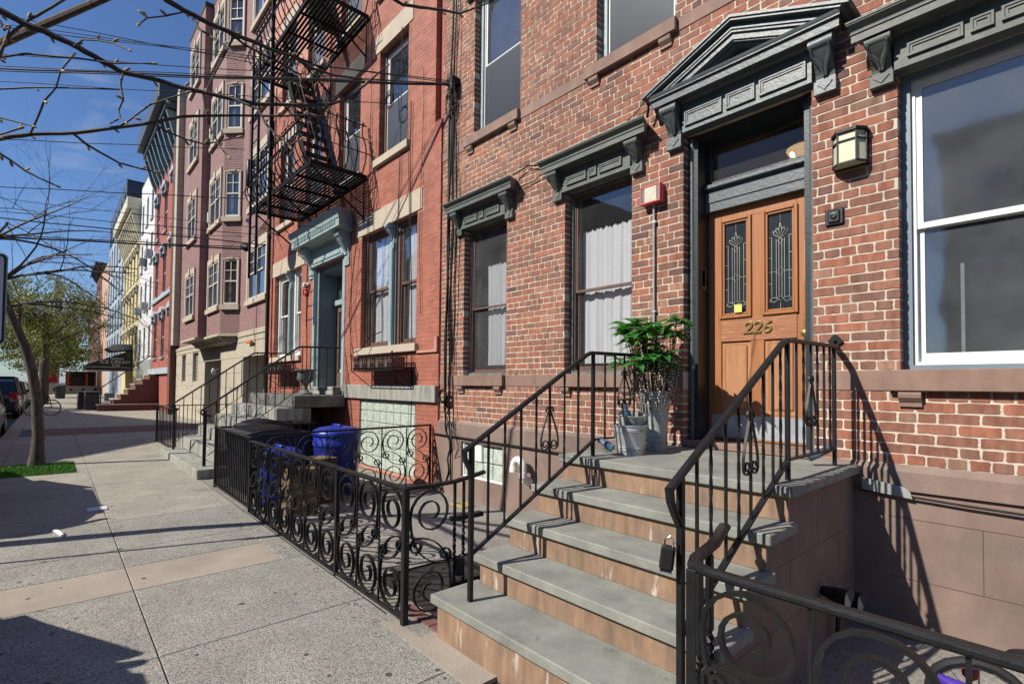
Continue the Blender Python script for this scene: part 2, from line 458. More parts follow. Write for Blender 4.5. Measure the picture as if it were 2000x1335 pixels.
def leaf_mat(name, c1, c2, tr=0.35):
    m = bpy.data.materials.new(name)
    m.use_nodes = True
    nt = m.node_tree
    nt.nodes.clear()
    L = nt.links.new
    o = nt.nodes.new('ShaderNodeOutputMaterial')
    geo = nt.nodes.new('ShaderNodeNewGeometry')
    nz = N(nt, 'ShaderNodeTexNoise', Scale=2.5, Detail=4.0)
    L(geo.outputs['Position'], nz.inputs['Vector'])
    mr = nt.nodes.new('ShaderNodeMapRange')
    mr.inputs['From Min'].default_value = 0.35
    mr.inputs['From Max'].default_value = 0.65
    L(nz.outputs['Fac'], mr.inputs['Value'])
    mc = nt.nodes.new('ShaderNodeMixRGB')
    mc.inputs[1].default_value = (*c1, 1)
    mc.inputs[2].default_value = (*c2, 1)
    L(mr.outputs[0], mc.inputs[0])
    d = nt.nodes.new('ShaderNodeBsdfPrincipled')
    d.inputs['Roughness'].default_value = 0.45
    L(mc.outputs[0], d.inputs['Base Color'])
    t = nt.nodes.new('ShaderNodeBsdfTranslucent')
    L(mc.outputs[0], t.inputs[0])
    mx = nt.nodes.new('ShaderNodeMixShader')
    mx.inputs[0].default_value = tr
    L(d.outputs[0], mx.inputs[1])
    L(t.outputs[0], mx.inputs[2])
    L(mx.outputs[0], o.inputs[0])
    return m
M['leaf'] = leaf_mat('plant_leaf', (0.05, 0.20, 0.035), (0.11, 0.34, 0.07), 0.4)
M['leaf_spring'] = leaf_mat('spring_foliage', (0.19, 0.195, 0.035), (0.115, 0.13, 0.025), 0.5)
M['leaf_dark'] = leaf_mat('darker_foliage', (0.10, 0.11, 0.025), (0.065, 0.08, 0.02), 0.45)

def emit_mat(name, col, st):
    m = bpy.data.materials.new(name)
    m.use_nodes = True
    nt = m.node_tree
    nt.nodes.clear()
    o = nt.nodes.new('ShaderNodeOutputMaterial')
    e = nt.nodes.new('ShaderNodeEmission')
    e.inputs[0].default_value = (*col, 1)
    e.inputs[1].default_value = st
    nt.links.new(e.outputs[0], o.inputs[0])
    return m
M['lampbowl'] = emit_mat('glowing_lamp_bowl', (0.9, 0.58, 0.28), 0.55)
M['offwhite'] = surf('cream_window_vinyl', (0.60, 0.57, 0.49), rough=0.5)
M['bulb'] = emit_mat('lit_hall_lamp', (1.0, 0.74, 0.38), 7.0)
M['hallwarm'] = surf('hall_plaster', (0.5, 0.36, 0.2), rough=0.9)  # warm plaster colour carries part of the hall lamp's glow

# ------------------------------------------------------------------ mesh builder
class MB:
    def __init__(s):
        s.v = []
        s.f = []
        s.c = []
    def add(s, vs, fs, col=None):
        o = len(s.v)
        s.v.extend([tuple(p) for p in vs])
        s.f.extend([tuple(i+o for i in f) for f in fs])
        if col is not None:
            s.c.extend([col]*len(vs))
        return s
    def box(s, x0, x1, y0, y1, z0, z1, ch=0.0):
        if x0 > x1: x0, x1 = x1, x0
        if y0 > y1: y0, y1 = y1, y0
        if z0 > z1: z0, z1 = z1, z0
        if ch <= 0:
            vs = [(x, y, z) for x in (x0, x1) for y in (y0, y1) for z in (z0, z1)]
            return s.add(vs, [(0, 1, 3, 2), (4, 6, 7, 5), (0, 4, 5, 1), (2, 3, 7, 6), (0, 2, 6, 4), (1, 5, 7, 3)])
        X, Y, Z = (x0, x1), (y0, y1), (z0, z1)
        vs = []
        ix = {}
        for i in (0, 1):
            for j in (0, 1):
                for k in (0, 1):
                    di, dj, dk = (1-2*i)*ch, (1-2*j)*ch, (1-2*k)*ch
                    ix[(i, j, k, 0)] = len(vs); vs.append((X[i], Y[j]+dj, Z[k]+dk))
                    ix[(i, j, k, 1)] = len(vs); vs.append((X[i]+di, Y[j], Z[k]+dk))
                    ix[(i, j, k, 2)] = len(vs); vs.append((X[i]+di, Y[j]+dj, Z[k]))
        fs = []
        for i in (0, 1):
            fs.append([ix[(i, a, b, 0)] for a, b in ((0, 0), (0, 1), (1, 1), (1, 0))])
            fs.append([ix[(a, i, b, 1)] for a, b in ((0, 0), (0, 1), (1, 1), (1, 0))])
            fs.append([ix[(a, b, i, 2)] for a, b in ((0, 0), (0, 1), (1, 1), (1, 0))])
            for j in (0, 1):
                fs.append([ix[(i, j, 0, 0)], ix[(i, j, 1, 0)], ix[(i, j, 1, 1)], ix[(i, j, 0, 1)]])
                fs.append([ix[(i, 0, j, 0)], ix[(i, 1, j, 0)], ix[(i, 1, j, 2)], ix[(i, 0, j, 2)]])
                fs.append([ix[(0, i, j, 1)], ix[(1, i, j, 1)], ix[(1, i, j, 2)], ix[(0, i, j, 2)]])
                for k in (0, 1):
                    fs.append([ix[(i, j, k, 0)], ix[(i, j, k, 1)], ix[(i, j, k, 2)]])
        return s.add(vs, fs)
    def prism(s, poly, axis, a, b):
        n = len(poly)
        vs = []
        for t in (a, b):
            for p, q in poly:
                vs.append({'x': (t, p, q), 'y': (p, t, q), 'z': (p, q, t)}[axis])
        fs = [tuple(range(n)), tuple(range(2*n-1, n-1, -1))]
        fs += [(i, (i+1) % n, n+(i+1) % n, n+i) for i in range(n)]
        return s.add(vs, fs)
    def sweep(s, path, sec, up=None, closed=False, scale=None, twist=None, caps=True):
        P = [Vector(p) for p in path]
        n = len(P)
        m = len(sec)
        vs = []
        prevB = None
        for i in range(n):
            if closed:
                T = P[(i+1) % n]-P[i-1]
            else:
                T = P[min(i+1, n-1)]-P[max(i-1, 0)]
            if T.length < 1e-9:
                T = Vector((0, 0, 1))
            T.normalize()
            if up is not None:
                U = Vector(up)
                B = T.cross(U)
                if B.length < 1e-4:
                    B = prevB or Vector((1, 0, 0))
                B.normalize()
                U2 = B.cross(T).normalized()
            else:
                if prevB is None:
                    a = Vector((0, 0, 1)) if abs(T.z) < 0.9 else Vector((1, 0, 0))
                    B = T.cross(a).normalized()
                else:
                    B = (prevB-T*prevB.dot(T))
                    if B.length < 1e-6:
                        B = T.orthogonal()
                    B.normalize()
                U2 = B.cross(T).normalized()
            prevB = B
            k = 1 if scale is None else scale[i]
            tw = 0 if twist is None else twist[i]
            c, d = math.cos(tw), math.sin(tw)
            for (p, q) in sec:
                pp, qq = (p*c-q*d)*k, (p*d+q*c)*k
                vs.append(P[i]+B*pp+U2*qq)
        fs = []
        rng = n if closed else n-1
        for i in range(rng):
            j = (i+1) % n
            for k in range(m):
                l = (k+1) % m
                fs.append((i*m+k, i*m+l, j*m+l, j*m+k))
        if caps and not closed:
            fs.append(tuple(range(m-1, -1, -1)))
            fs.append(tuple((n-1)*m+k for k in range(m)))
        return s.add(vs, fs)
    def tube(s, path, r, n=8, closed=False):
        sec = [(math.cos(2*PI*i/n), math.sin(2*PI*i/n)) for i in range(n)]
        sc = r if isinstance(r, (list, tuple)) else [r]*len(path)
        return s.sweep(path, sec, scale=list(sc), closed=closed)
    def bar(s, path, w, h, up=(0, 0, 1), twist=None):
        return s.sweep(path, [(-w/2, -h/2), (w/2, -h/2), (w/2, h/2), (-w/2, h/2)], up=up, twist=twist)
    def lathe(s, cx, cy, prof, n=20, axis='z', cap=True):
        vs = []
        for r, z in prof:
            for i in range(n):
                a = 2*PI*i/n
                if axis == 'z':
                    vs.append((cx+r*math.cos(a), cy+r*math.sin(a), z))
                else:
                    vs.append((cx+r*math.cos(a), z, cy+r*math.sin(a)))
        fs = []
        for j in range(len(prof)-1):
            for i in range(n):
                k = (i+1) % n
                fs.append((j*n+i, j*n+k, (j+1)*n+k, (j+1)*n+i))
        if cap:
            fs.append(tuple(range(n-1, -1, -1)))
            fs.append(tuple((len(prof)-1)*n+i for i in range(n)))
        return s.add(vs, fs)
    def cyl(s, a, b, r, n=10):
        return s.tube([a, b], r, n)
    def ball(s, c, r, seg=8, rings=6, sc=(1, 1, 1)):
        vs = [(c[0], c[1], c[2]-r*sc[2])]
        for j in range(1, rings):
            t = PI*j/rings
            for i in range(seg):
                a = 2*PI*i/seg
                vs.append((c[0]+r*sc[0]*math.sin(t)*math.cos(a), c[1]+r*sc[1]*math.sin(t)*math.sin(a), c[2]-r*sc[2]*math.cos(t)))
        vs.append((c[0], c[1], c[2]+r*sc[2]))
        fs = []
        for i in range(seg):
            fs.append((0, 1+(i+1) % seg, 1+i))
            fs.append((len(vs)-1, 1+(rings-2)*seg+i, 1+(rings-2)*seg+(i+1) % seg))
        for j in range(rings-2):
            for i in range(seg):
                k = (i+1) % seg
                fs.append((1+j*seg+i, 1+j*seg+k, 1+(j+1)*seg+k, 1+(j+1)*seg+i))
        return s.add(vs, fs)
    def quad(s, a, b, c, d):
        return s.add([a, b, c, d], [(0, 1, 2, 3)])
    def mesh(s, name, mat, off=(0, 0, 0), smooth=False, fix=True):
        me = bpy.data.meshes.new(name)
        if off != (0, 0, 0):
            ox, oy, oz = off
            vs = [(a-ox, b-oy, c-oz) for a, b, c in s.v]
        else:
            vs = s.v
        me.from_pydata(vs, [], s.f)
        if fix:
            bm = bmesh.new()
            bm.from_mesh(me)
            bmesh.ops.recalc_face_normals(bm, faces=bm.faces)
            bm.to_mesh(me)
            bm.free()
        if s.c:
            at = me.color_attributes.new('Col', 'FLOAT_COLOR', 'POINT')
            arr = np.ones((len(s.v), 4), dtype=np.float32)
            arr[:, :3] = np.array(s.c, dtype=np.float32)
            at.data.foreach_set('color', arr.ravel())
        me.materials.append(mat)
        if smooth:
            me.polygons.foreach_set('use_smooth', [True]*len(me.polygons))
            try:
                me.set_sharp_from_angle(angle=0.7)
            except Exception:
                pass
        me.update()
        return me
    def build(s, name, mat, parent=None, label=None, cat=None, group=None, kind=None, smooth=False, origin=None, fix=True):
        if isinstance(mat, str):
            mat = M[mat]
        off = (0, 0, 0)
        if parent is not None:
            off = world_loc(parent)
        elif origin is not None:
            off = tuple(origin)
        elif cat is not None and s.v:
            xs = [p[0] for p in s.v]; ys = [p[1] for p in s.v]; zs = [p[2] for p in s.v]
            off = ((min(xs)+max(xs))/2, (min(ys)+max(ys))/2, min(zs))
        o = bpy.data.objects.new(name, s.mesh(name, mat, off, smooth, fix))
        COL.objects.link(o)
        if parent is not None:
            o.parent = parent
        else:
            o.location = off
        tag(o, label, cat, group, kind)
        return o

def world_loc(o):
    v = Vector((0, 0, 0))
    while o is not None:
        v = v+o.location
        o = o.parent
    return tuple(v)

def tag(o, label=None, cat=None, group=None, kind=None):
    if label: o['label'] = label
    if cat: o['category'] = cat
    if group: o['group'] = group
    if kind: o['kind'] = kind
    return o

def thing(name, label, cat, loc=(0, 0, 0), group=None, kind=None):
    o = bpy.data.objects.new(name, None)
    o.empty_display_size = 0.2
    COL.objects.link(o)
    o.location = loc
    return tag(o, label, cat, group, kind)

def place(name, me, parent, loc):
    o = bpy.data.objects.new(name, me)
    COL.objects.link(o)
    pl = world_loc(parent)
    o.parent = parent
    o.location = (loc[0]-pl[0], loc[1]-pl[1], loc[2]-pl[2])
    return o

def copy_tree(o, parent=None):
    c = o.copy()
    COL.objects.link(c)
    c.parent = parent
    for ch in list(o.children):
        copy_tree(ch, c)
    return c

def gz(x):
    t = min(max(-x, -1.0), 12.0)
    return -0.065+0.0125*t

# ------------------------------------------------------------------ text as mesh
def text_obj(s, size, ext, mat, parent, loc, name='lettering', rot=(PI/2, 0, 0), shear=0.0, sx=1.0, bevel=0.0, align='CENTER', label=None):
    cu = bpy.data.curves.new(name, 'FONT')
    cu.body = s
    cu.size = size
    cu.extrude = ext
    cu.shear = shear
    cu.bevel_depth = bevel
    cu.align_x = align
    cu.align_y = 'CENTER'
    tmp = bpy.data.objects.new('tmp_text', cu)
    COL.objects.link(tmp)
    dg = bpy.context.evaluated_depsgraph_get()
    me = bpy.data.meshes.new_from_object(tmp.evaluated_get(dg))
    bpy.data.objects.remove(tmp)
    bpy.data.curves.remove(cu)
    me.name = name
    me.materials.clear()
    me.materials.append(M[mat])
    me.transform(Matrix.Diagonal((sx, 1, 1, 1)))
    o = bpy.data.objects.new(name, me)
    COL.objects.link(o)
    pl = world_loc(parent) if parent else (0, 0, 0)
    o.parent = parent
    o.location = (loc[0]-pl[0], loc[1]-pl[1], loc[2]-pl[2])
    o.rotation_euler = rot
    if label: o['label'] = label
    return o
# ------------------------------------------------------------------ walls and bricks
def holed(mb, x0, x1, z0, z1, yf, yb, holes):
    xs = sorted({x0, x1, *[min(max(h[0], x0), x1) for h in holes], *[min(max(h[1], x0), x1) for h in holes]})
    zs = sorted({z0, z1, *[min(max(h[2], z0), z1) for h in holes], *[min(max(h[3], z0), z1) for h in holes]})
    for i in range(len(xs)-1):
        for j in range(len(zs)-1):
            cx, cz = (xs[i]+xs[i+1])/2, (zs[j]+zs[j+1])/2
            if any(h[0] < cx < h[1] and h[2] < cz < h[3] for h in holes):
                continue
            mb.quad((xs[i], yf, zs[j]), (xs[i+1], yf, zs[j]), (xs[i+1], yf, zs[j+1]), (xs[i], yf, zs[j+1]))
    for a, b, c, d in holes:
        mb.quad((a, yf, c), (a, yb, c), (a, yb, d), (a, yf, d))
        mb.quad((b, yf, c), (b, yb, c), (b, yb, d), (b, yf, d))
        mb.quad((a, yf, c), (b, yf, c), (b, yb, c), (a, yb, c))
        mb.quad((a, yf, d), (b, yf, d), (b, yb, d), (a, yb, d))
    return mb

def brick_geo(w, h, d, rng, jit, n=2):
    # front face is an irregular outline at y=0, body runs to y=d; origin at the brick's lower left front
    pts = []
    r = min(0.006, h*0.12)
    def J(s=1.0): return rng.uniform(-jit, jit)*s
    for k in range(n+1): pts.append((r+(w-2*r)*k/n, J()))
    for k in range(n+1): pts.append((w-r+(w-2*r)*0+r, 0) if False else (w+J(), r+(h-2*r)*k/n))
    for k in range(n+1): pts.append((w-r-(w-2*r)*k/n, h+J()))
    for k in range(n+1): pts.append((J(), h-r-(h-2*r)*k/n))
    m = len(pts)
    ty = rng.uniform(-0.0015, 0.002)
    vs = [(x, ty, z) for x, z in pts]+[(x, d, z) for x, z in pts]
    fs = [tuple(range(m))]+[(i, m+i, m+(i+1) % m, (i+1) % m) for i in range(m)]
    return vs, fs

def lay_bricks(wall, x0, x1, z0, z1, y, holes, pal, mat, course, blen, joint, rng, jit=0.0022, proud=0.004, depth=0.11,
               singles=300, header_every=6, zlim=None, frac_off=0.0, store=None):
    out = []
    nrow = int(round((z1-z0)/course))
    course = (z1-z0)/nrow
    for r in range(nrow):
        za = z0+r*course+joint/2
        h = course-joint
        zm = za+h/2
        iv = [(x0, x1)]
        for a, b, c, d in holes:
            if c < zm < d:
                nv = []
                for p, q in iv:
                    if b <= p or a >= q:
                        nv.append((p, q))
                    else:
                        if a > p: nv.append((p, a))
                        if b < q: nv.append((b, q))
                iv = nv
        hdr = (r % header_every) == 0
        bl = blen/2 if hdr else blen
        off = frac_off+(blen*0.25 if hdr else (blen/2 if r % 2 else 0))+rng.uniform(-0.012, 0.012)
        for p, q in iv:
            k = math.floor((p-off)/bl)
            while off+k*bl < q:
                a = max(p, off+k*bl)
                b = min(q, off+(k+1)*bl)
                k += 1
                if b-a < 0.022:
                    continue
                jl = joint/2 if a > p+1e-6 else -0.003
                jr = joint/2 if b < q-1e-6 else -0.003
                cx = (a+b)/2
                if not hdr and rng.random() < 0.06 and b-a > 0.17:
                    mid = (a+b)/2
                    out.append((a+jl, mid-joint/2, za, h))
                    out.append((mid+joint/2, b-jr, za, h))
                else:
                    out.append((a+jl, b-jr, za, h))
    if store is not None:
        store.extend(out)
        return
    finish_bricks(wall, out, y, pal, mat, rng, jit, proud, depth, singles)

def finish_bricks(wall, out, y, pal, mat, rng, jit, proud, depth, singles):
    cz = 1.59
    out.sort(key=lambda b: ((b[0]+b[1])**2/4+y*y+(b[2]-cz)**2)/max(0.05, (b[1]-b[0]))**0.7)
    lib = {}
    for i, (a, b, z, h) in enumerate(out[:singles]):
        w = b-a
        key = (round(w/0.008), round(h, 4), rng.randrange(5))
        if key not in lib:
            mb = MB()
            vs, fs = brick_geo(w, h, depth, rng, jit, 4)
            mb.add(vs, fs, pal(rng))
            lib[key] = mb.mesh('brick', mat, fix=False)
        place('brick', lib[key], wall, (a, y-proud, z))
    mb = MB()
    for a, b, z, h in out[singles:]:
        vs, fs = brick_geo(b-a, h, depth, rng, jit, 2)
        mb.add([(p[0]+a, p[1]+y-proud, p[2]+z) for p in vs], fs, pal(rng))
    if mb.v:
        mb.build('brick_courses', mat, wall, kind='stuff', fix=False)

def pal226(r):
    t = r.random()
    if t < 0.40: c = (0.31, 0.138, 0.090)
    elif t < 0.62: c = (0.255, 0.128, 0.092)
    elif t < 0.88: c = (0.36, 0.140, 0.085)
    elif t < 0.91: c = (0.18, 0.095, 0.08)
    elif t < 0.96: c = (0.39, 0.21, 0.14)
    else: c = (0.30, 0.175, 0.115)
    k = r.uniform(0.88, 1.12)
    return tuple(q*k for q in c)

def pal224(r):
    k = r.uniform(0.9, 1.1)
    return (0.39*k, 0.132*k*r.uniform(0.9, 1.1), 0.082*k)

# ------------------------------------------------------------------ window builder
def sash_frame(mb, x0, x1, z0, z1, y0, y1, w, wb=None):
    wb = wb or w
    mb.box(x0, x0+w, y0, y1, z0, z1)
    mb.box(x1-w, x1, y0, y1, z0, z1)
    mb.box(x0+w, x1-w, y0, y1, z0, z0+wb)
    mb.box(x0+w, x1-w, y0, y1, z1-w, z1)

def curtain(parent, x0, x1, z0, z1, y, rng, amp=0.009, top_ruffle=True):
    mb = MB()
    n = 60
    m = 6
    ph = rng.random()*6
    fr = [rng.uniform(0.7, 1.3) for _ in range(4)]
    vs = []
    for j in range(m+1):
        t = j/m
        for i in range(n+1):
            u = i/n
            a = amp*(0.5+0.8*t)
            yy = y+a*(math.sin(u*34*fr[0]+ph)+0.6*math.sin(u*61*fr[1]+ph*2)+0.5*math.sin(u*15+t*1.5))
            z = z1-(z1-z0)*t
            if j == 0 and top_ruffle:
                z += 0.012*math.sin(u*120)+0.01*math.sin(u*47)
            vs.append((x0+(x1-x0)*u+0.006*math.sin(u*40+t*2), yy, z))
    fs = [(j*(n+1)+i, j*(n+1)+i+1, (j+1)*(n+1)+i+1, (j+1)*(n+1)+i) for j in range(m) for i in range(n)]
    mb.add(vs, fs)
    return mb.build('curtain', 'curtain', parent, smooth=True, fix=False)

def double_hung(house, x0, x1, z0, z1, y, frame='white', casing='casing', fw=0.045, cw=0.05, zmeet=None, glass='glass', curt=None,
                rng=R, lower_screen=False, cdepth=0.06):
    """casing fills the reveal, sash set behind; returns the window part"""
    mb = MB()
    yc = y+0.10
    mb.box(x0+0.002, x0+cw, yc-0.005, yc+cdepth+0.06, z0+0.002, z1-0.002)
    mb.box(x1-cw, x1-0.002, yc-0.005, yc+cdepth+0.06, z0+0.002, z1-0.002)
    mb.box(x0+cw, x1-cw, yc-0.003, yc+cdepth+0.06, z1-cw, z1-0.003)
    mb.box(x0+cw, x1-cw, yc-0.02, yc+cdepth+0.06, z0+0.003, z0+0.035)
    win = mb.build('window', casing, house)
    a, b, c, d = x0+cw, x1-cw, z0+0.036, z1-cw
    zm = zmeet or (c+d)/2
    f = MB()
    ys = yc+0.02
    sash_frame(f, a+0.001, b-0.001, c, d-0.001, ys, ys+0.05, fw*0.45)
    sash_frame(f, a+fw*0.45, b-fw*0.45, zm-0.015, d-fw*0.45, ys+0.012, ys+0.04, fw*0.75, fw*0.8)
    sash_frame(f, a+fw*0.45, b-fw*0.45, c+fw*0.45, zm+0.015, ys+0.041, ys+0.068, fw*0.75, fw*1.2)
    f.build('sash_frame', frame, win)
    g = MB()
    g.box(a+fw, b-fw, ys+0.022, ys+0.026, zm+0.02, d-fw)
    g.build('pane', glass, win)
    g = MB()
    g.box(a+fw, b-fw, ys+0.050, ys+0.054, c+fw*1.2, zm-0.01)
    g.build('pane', glass, win)
    if lower_screen:
        g = MB()
        g.box(a+fw*0.5, b-fw*0.5, ys+0.004, ys+0.006, c+fw*0.5, zm)
        g.build('insect_screen', 'screen', win)
    if curt:
        curtain(win, curt[0], curt[1], curt[2], curt[3], ys+0.115, rng)
    return win

def console(parent, x0, x1, zt, zb, y, mat, proj=0.12, big=False):
    """carved bracket: roll at the top, tapering scroll body, small drop plate below"""
    h = zt-zb
    mb = MB()
    p = []
    hb = h*0.62
    for i in range(9):
        t = i/8
        p.append((y-proj*(0.82*(1-t)**1.6+0.10+0.06*math.sin(t*PI*2)), zt-h*0.14-hb*t*0.98))
    poly = [(y+0.02, zt-h*0.14)]+p+[(y+0.02, p[-1][1])]
    mb.prism(poly, 'x', x0+0.012, x1-0.012)
    # side scroll relief
    mb.box(x0, x1, y-0.035, y+0.02, zt-h*0.72, zb+0.001, 0.004)
    xm = (x0+x1)/2
    w = (x1-x0)
    mb.prism([(xm-w*0.34, zb+h*0.20), (xm, zb+h*0.06), (xm+w*0.34, zb+h*0.20), (xm+w*0.30, zb+h*0.26), (xm-w*0.30, zb+h*0.26)], 'y', y-0.042, y-0.03)
    for s in (-1, 1):
        pts = [(xm+s*w*(0.34*(1-t)**1.3+0.05+0.10*math.sin(t*PI*2)*(1-t)), y-proj*(0.82*(1-t)**1.6+0.14)-0.006, zt-h*(0.21+0.44*t)) for t in [i/8 for i in range(9)]]
        mb.tube(pts, [0.007+0.010*math.sin(i/8*PI) for i in range(9)], 6)
    o = mb.build('console', mat, parent)
    m2 = MB()
    m2.tube([(x0-0.004, y-proj*0.72, zt-h*0.10), (x1+0.004, y-proj*0.72, zt-h*0.10)], h*0.11, 12)
    m2.box(x0, x1, y-proj*0.72, y+0.02, zt-h*0.19, zt-0.002)
    m2.build('scroll_roll', mat, o, smooth=True)
    return o

def cornice_profile(y, zb, zt, dep):
    """closed section (y,z) of a classical cornice: bed mould, soffit, corona face, crown"""
    h = zt-zb
    return [(y+0.01, zb-0.02), (y-dep*0.22, zb-0.02), (y-dep*0.30, zb), (y-dep*0.72, zb+0.004), (y-dep*0.72, zb-0.010), (y-dep*0.78, zb-0.010),
            (y-dep*0.78, zb+h*0.36), (y-dep*0.82, zb+h*0.36), (y-dep*0.82, zb+h*0.44), (y-dep*0.79, zb+h*0.47), (y-dep*0.80, zb+h*0.58), (y-dep*0.88, zb+h*0.72),
            (y-dep*0.97, zb+h*0.82), (y-dep*0.97, zb+h*0.90), (y-dep, zb+h*0.90), (y-dep, zb+h), (y+0.01, zb+h+0.03)]

def mitred(mb, prof, x0, x1, y, dep):
    """run the section along x, with the ends pulled in by how far each point stands back (a mitred return)"""
    n = len(prof)
    ymin = min(p[0] for p in prof)
    vs = []
    for side, xe in ((0, x0), (1, x1)):
        for (py, pz) in prof:
            back = min(max(py-ymin, 0), dep)
            vs.append((xe+(back if side == 0 else -back)*0.45, py, pz))
    fs = [tuple(range(n)), tuple(range(2*n-1, n-1, -1))]+[(i, (i+1) % n, n+(i+1) % n, n+i) for i in range(n)]
    mb.add(vs, fs)

def frieze(parent, x0, x1, z0, z1, y, panels, mat):
    mb = MB()
    mb.box(x0, x1, y-0.050, y+0.06, z0, z1)
    o = mb.build('frieze', mat, parent)
    for a, b, c, d in panels:
        p = MB()
        t = 0.013
        yy = y-0.0501
        for k, (q, e) in enumerate(((0.0, 0.019), (0.016, 0.013))):
            p.box(a+q, a+q+t, yy-e, yy, c+q, d-q)
            p.box(b-q-t, b-q, yy-e, yy, c+q, d-q)
            p.box(a+q+t, b-q-t, yy-e, yy, c+q, c+q+t)
            p.box(a+q+t, b-q-t, yy-e, yy, d-q-t, d-q)
        p.box(a+0.03, b-0.03, yy-0.005, yy, c+0.03, d-0.03)
        p.build('raised_panel', mat, o)
    return o

def flat_hood(house, xo0, xo1, zt, y, mat):
    """cornice hood over a window: frieze with three panels, two consoles, projecting cornice"""
    h = MB()
    xm0, xm1 = xo0-0.235, xo1+0.275
    xm0 = xo0-0.25
    mitred(h, cornice_profile(y, zt+0.235, zt+0.36, 0.225), xm0, xm1, y, 0.225)
    hood = h.build('hood', mat, house)
    W = xo1-xo0
    z0, z1 = zt+0.042, zt+0.132
    a = xo0+0.07
    w1 = W*0.315
    g = 0.034
    w2 = W*0.12
    frieze(hood, xo0-0.005, xo1+0.005, zt-0.012, zt+0.226, y,
           [(a, a+w1, z0, z1), (a+w1+g, a+w1+g+w2, z0, z1), (a+w1+2*g+w2, a+2*w1+2*g+w2, z0, z1)], mat)
    for c0, c1 in ((xo0-0.15, xo0-0.008), (xo1+0.008, xo1+0.15)):
        console(hood, c0, c1, zt+0.232, zt-0.09, y-0.02, mat, 0.15)
    return hood

def pediment(house, y):
    cx = -1.905
    hood = MB()
    yf = y-0.235
    zb, zt = 4.165, 4.30
    # horizontal cornice under the gable
    prof = [(y+0.01, zb+0.02), (y-0.05, zb+0.02), (y-0.07, zb+0.04), (y-0.155, zb+0.04), (y-0.155, zb+0.025), (y-0.175, zb+0.025), (y-0.178, zb+0.092), (y-0.198, zb+0.092),
            (y-0.198, zb+0.10), (y-0.205, zb+0.112), (y-0.212, zb+0.13), (y-0.15, zb+0.14), (y+0.01, zb+0.16)]
    mitred(hood, prof, cx-0.79, cx+0.79, y, 0.23)
    o = hood.build('pediment_hood', 'trim_blue', house)
    L = 0.875
    zb0, za0 = 4.30, 4.655    # outer foot and apex (crown top)
    sl = (za0-zb0)/L
    def tri(off):
        # triangle offset inward (down) by off measured vertically, foot cut on zb line
        return off
    layers = [(0.0, 0.020, 0.235), (0.020, 0.040, 0.222), (0.040, 0.085, 0.165), (0.085, 0.098, 0.20), (0.098, 0.110, 0.185), (0.110, 0.122, 0.196),
              (0.122, 0.170, 0.178), (0.170, 0.182, 0.165), (0.182, 0.196, 0.13)]
    rk = MB()
    zfloor = 4.292
    for i, (a, b, dep) in enumerate(layers):
        for s in (-1, 1):
            # strip between two sloped lines, from foot to apex
            def X(off, z):
                return (za0-off*1.07-z)/sl
            xa = min(L, X(a, zfloor+0.012))
            xb = min(L, X(b, zfloor))
            za_f = za0-a*1.07-sl*xa
            zb_f = za0-b*1.07-sl*xb
            poly = [(cx, za0-a*1.07), (cx+s*xa, za_f), (cx+s*xb, zb_f), (cx, za0-b*1.07)]
            rk.prism(poly, 'y', y-dep, y+0.01)
    rk.build('raking_cornice', 'trim_blue', o)
    tp = MB()
    tp.prism([(cx-0.42, 4.295), (cx+0.42, 4.295), (cx, 4.46)], 'y', y-0.035, y+0.01)
    tp.build('tympanum', 'trim_blue', o)
    fr = MB()
    for s in (-1, 1):
        fr.prism([(cx+s*0.40, 4.315), (cx+s*0.18, 4.315), (cx+s*0.02, 4.375), (cx+s*0.02, 4.395)], 'y', y-0.05, y-0.033)
    fr.build('tympanum_moulding', 'trim_blue', o)
    frieze(o, -2.435, -1.352, 3.922, 4.184, y, [(-2.405, -2.055, 3.968, 4.098), (-2.018, -1.775, 3.968, 4.098), (-1.738, -1.388, 3.968, 4.098)], 'trim_blue')
    console(o, -2.60, -2.445, 4.183, 3.80, y-0.02, 'trim_blue', 0.15)
    console(o, -1.338, -1.185, 4.183, 3.80, y-0.02, 'trim_blue', 0.15)
    return o

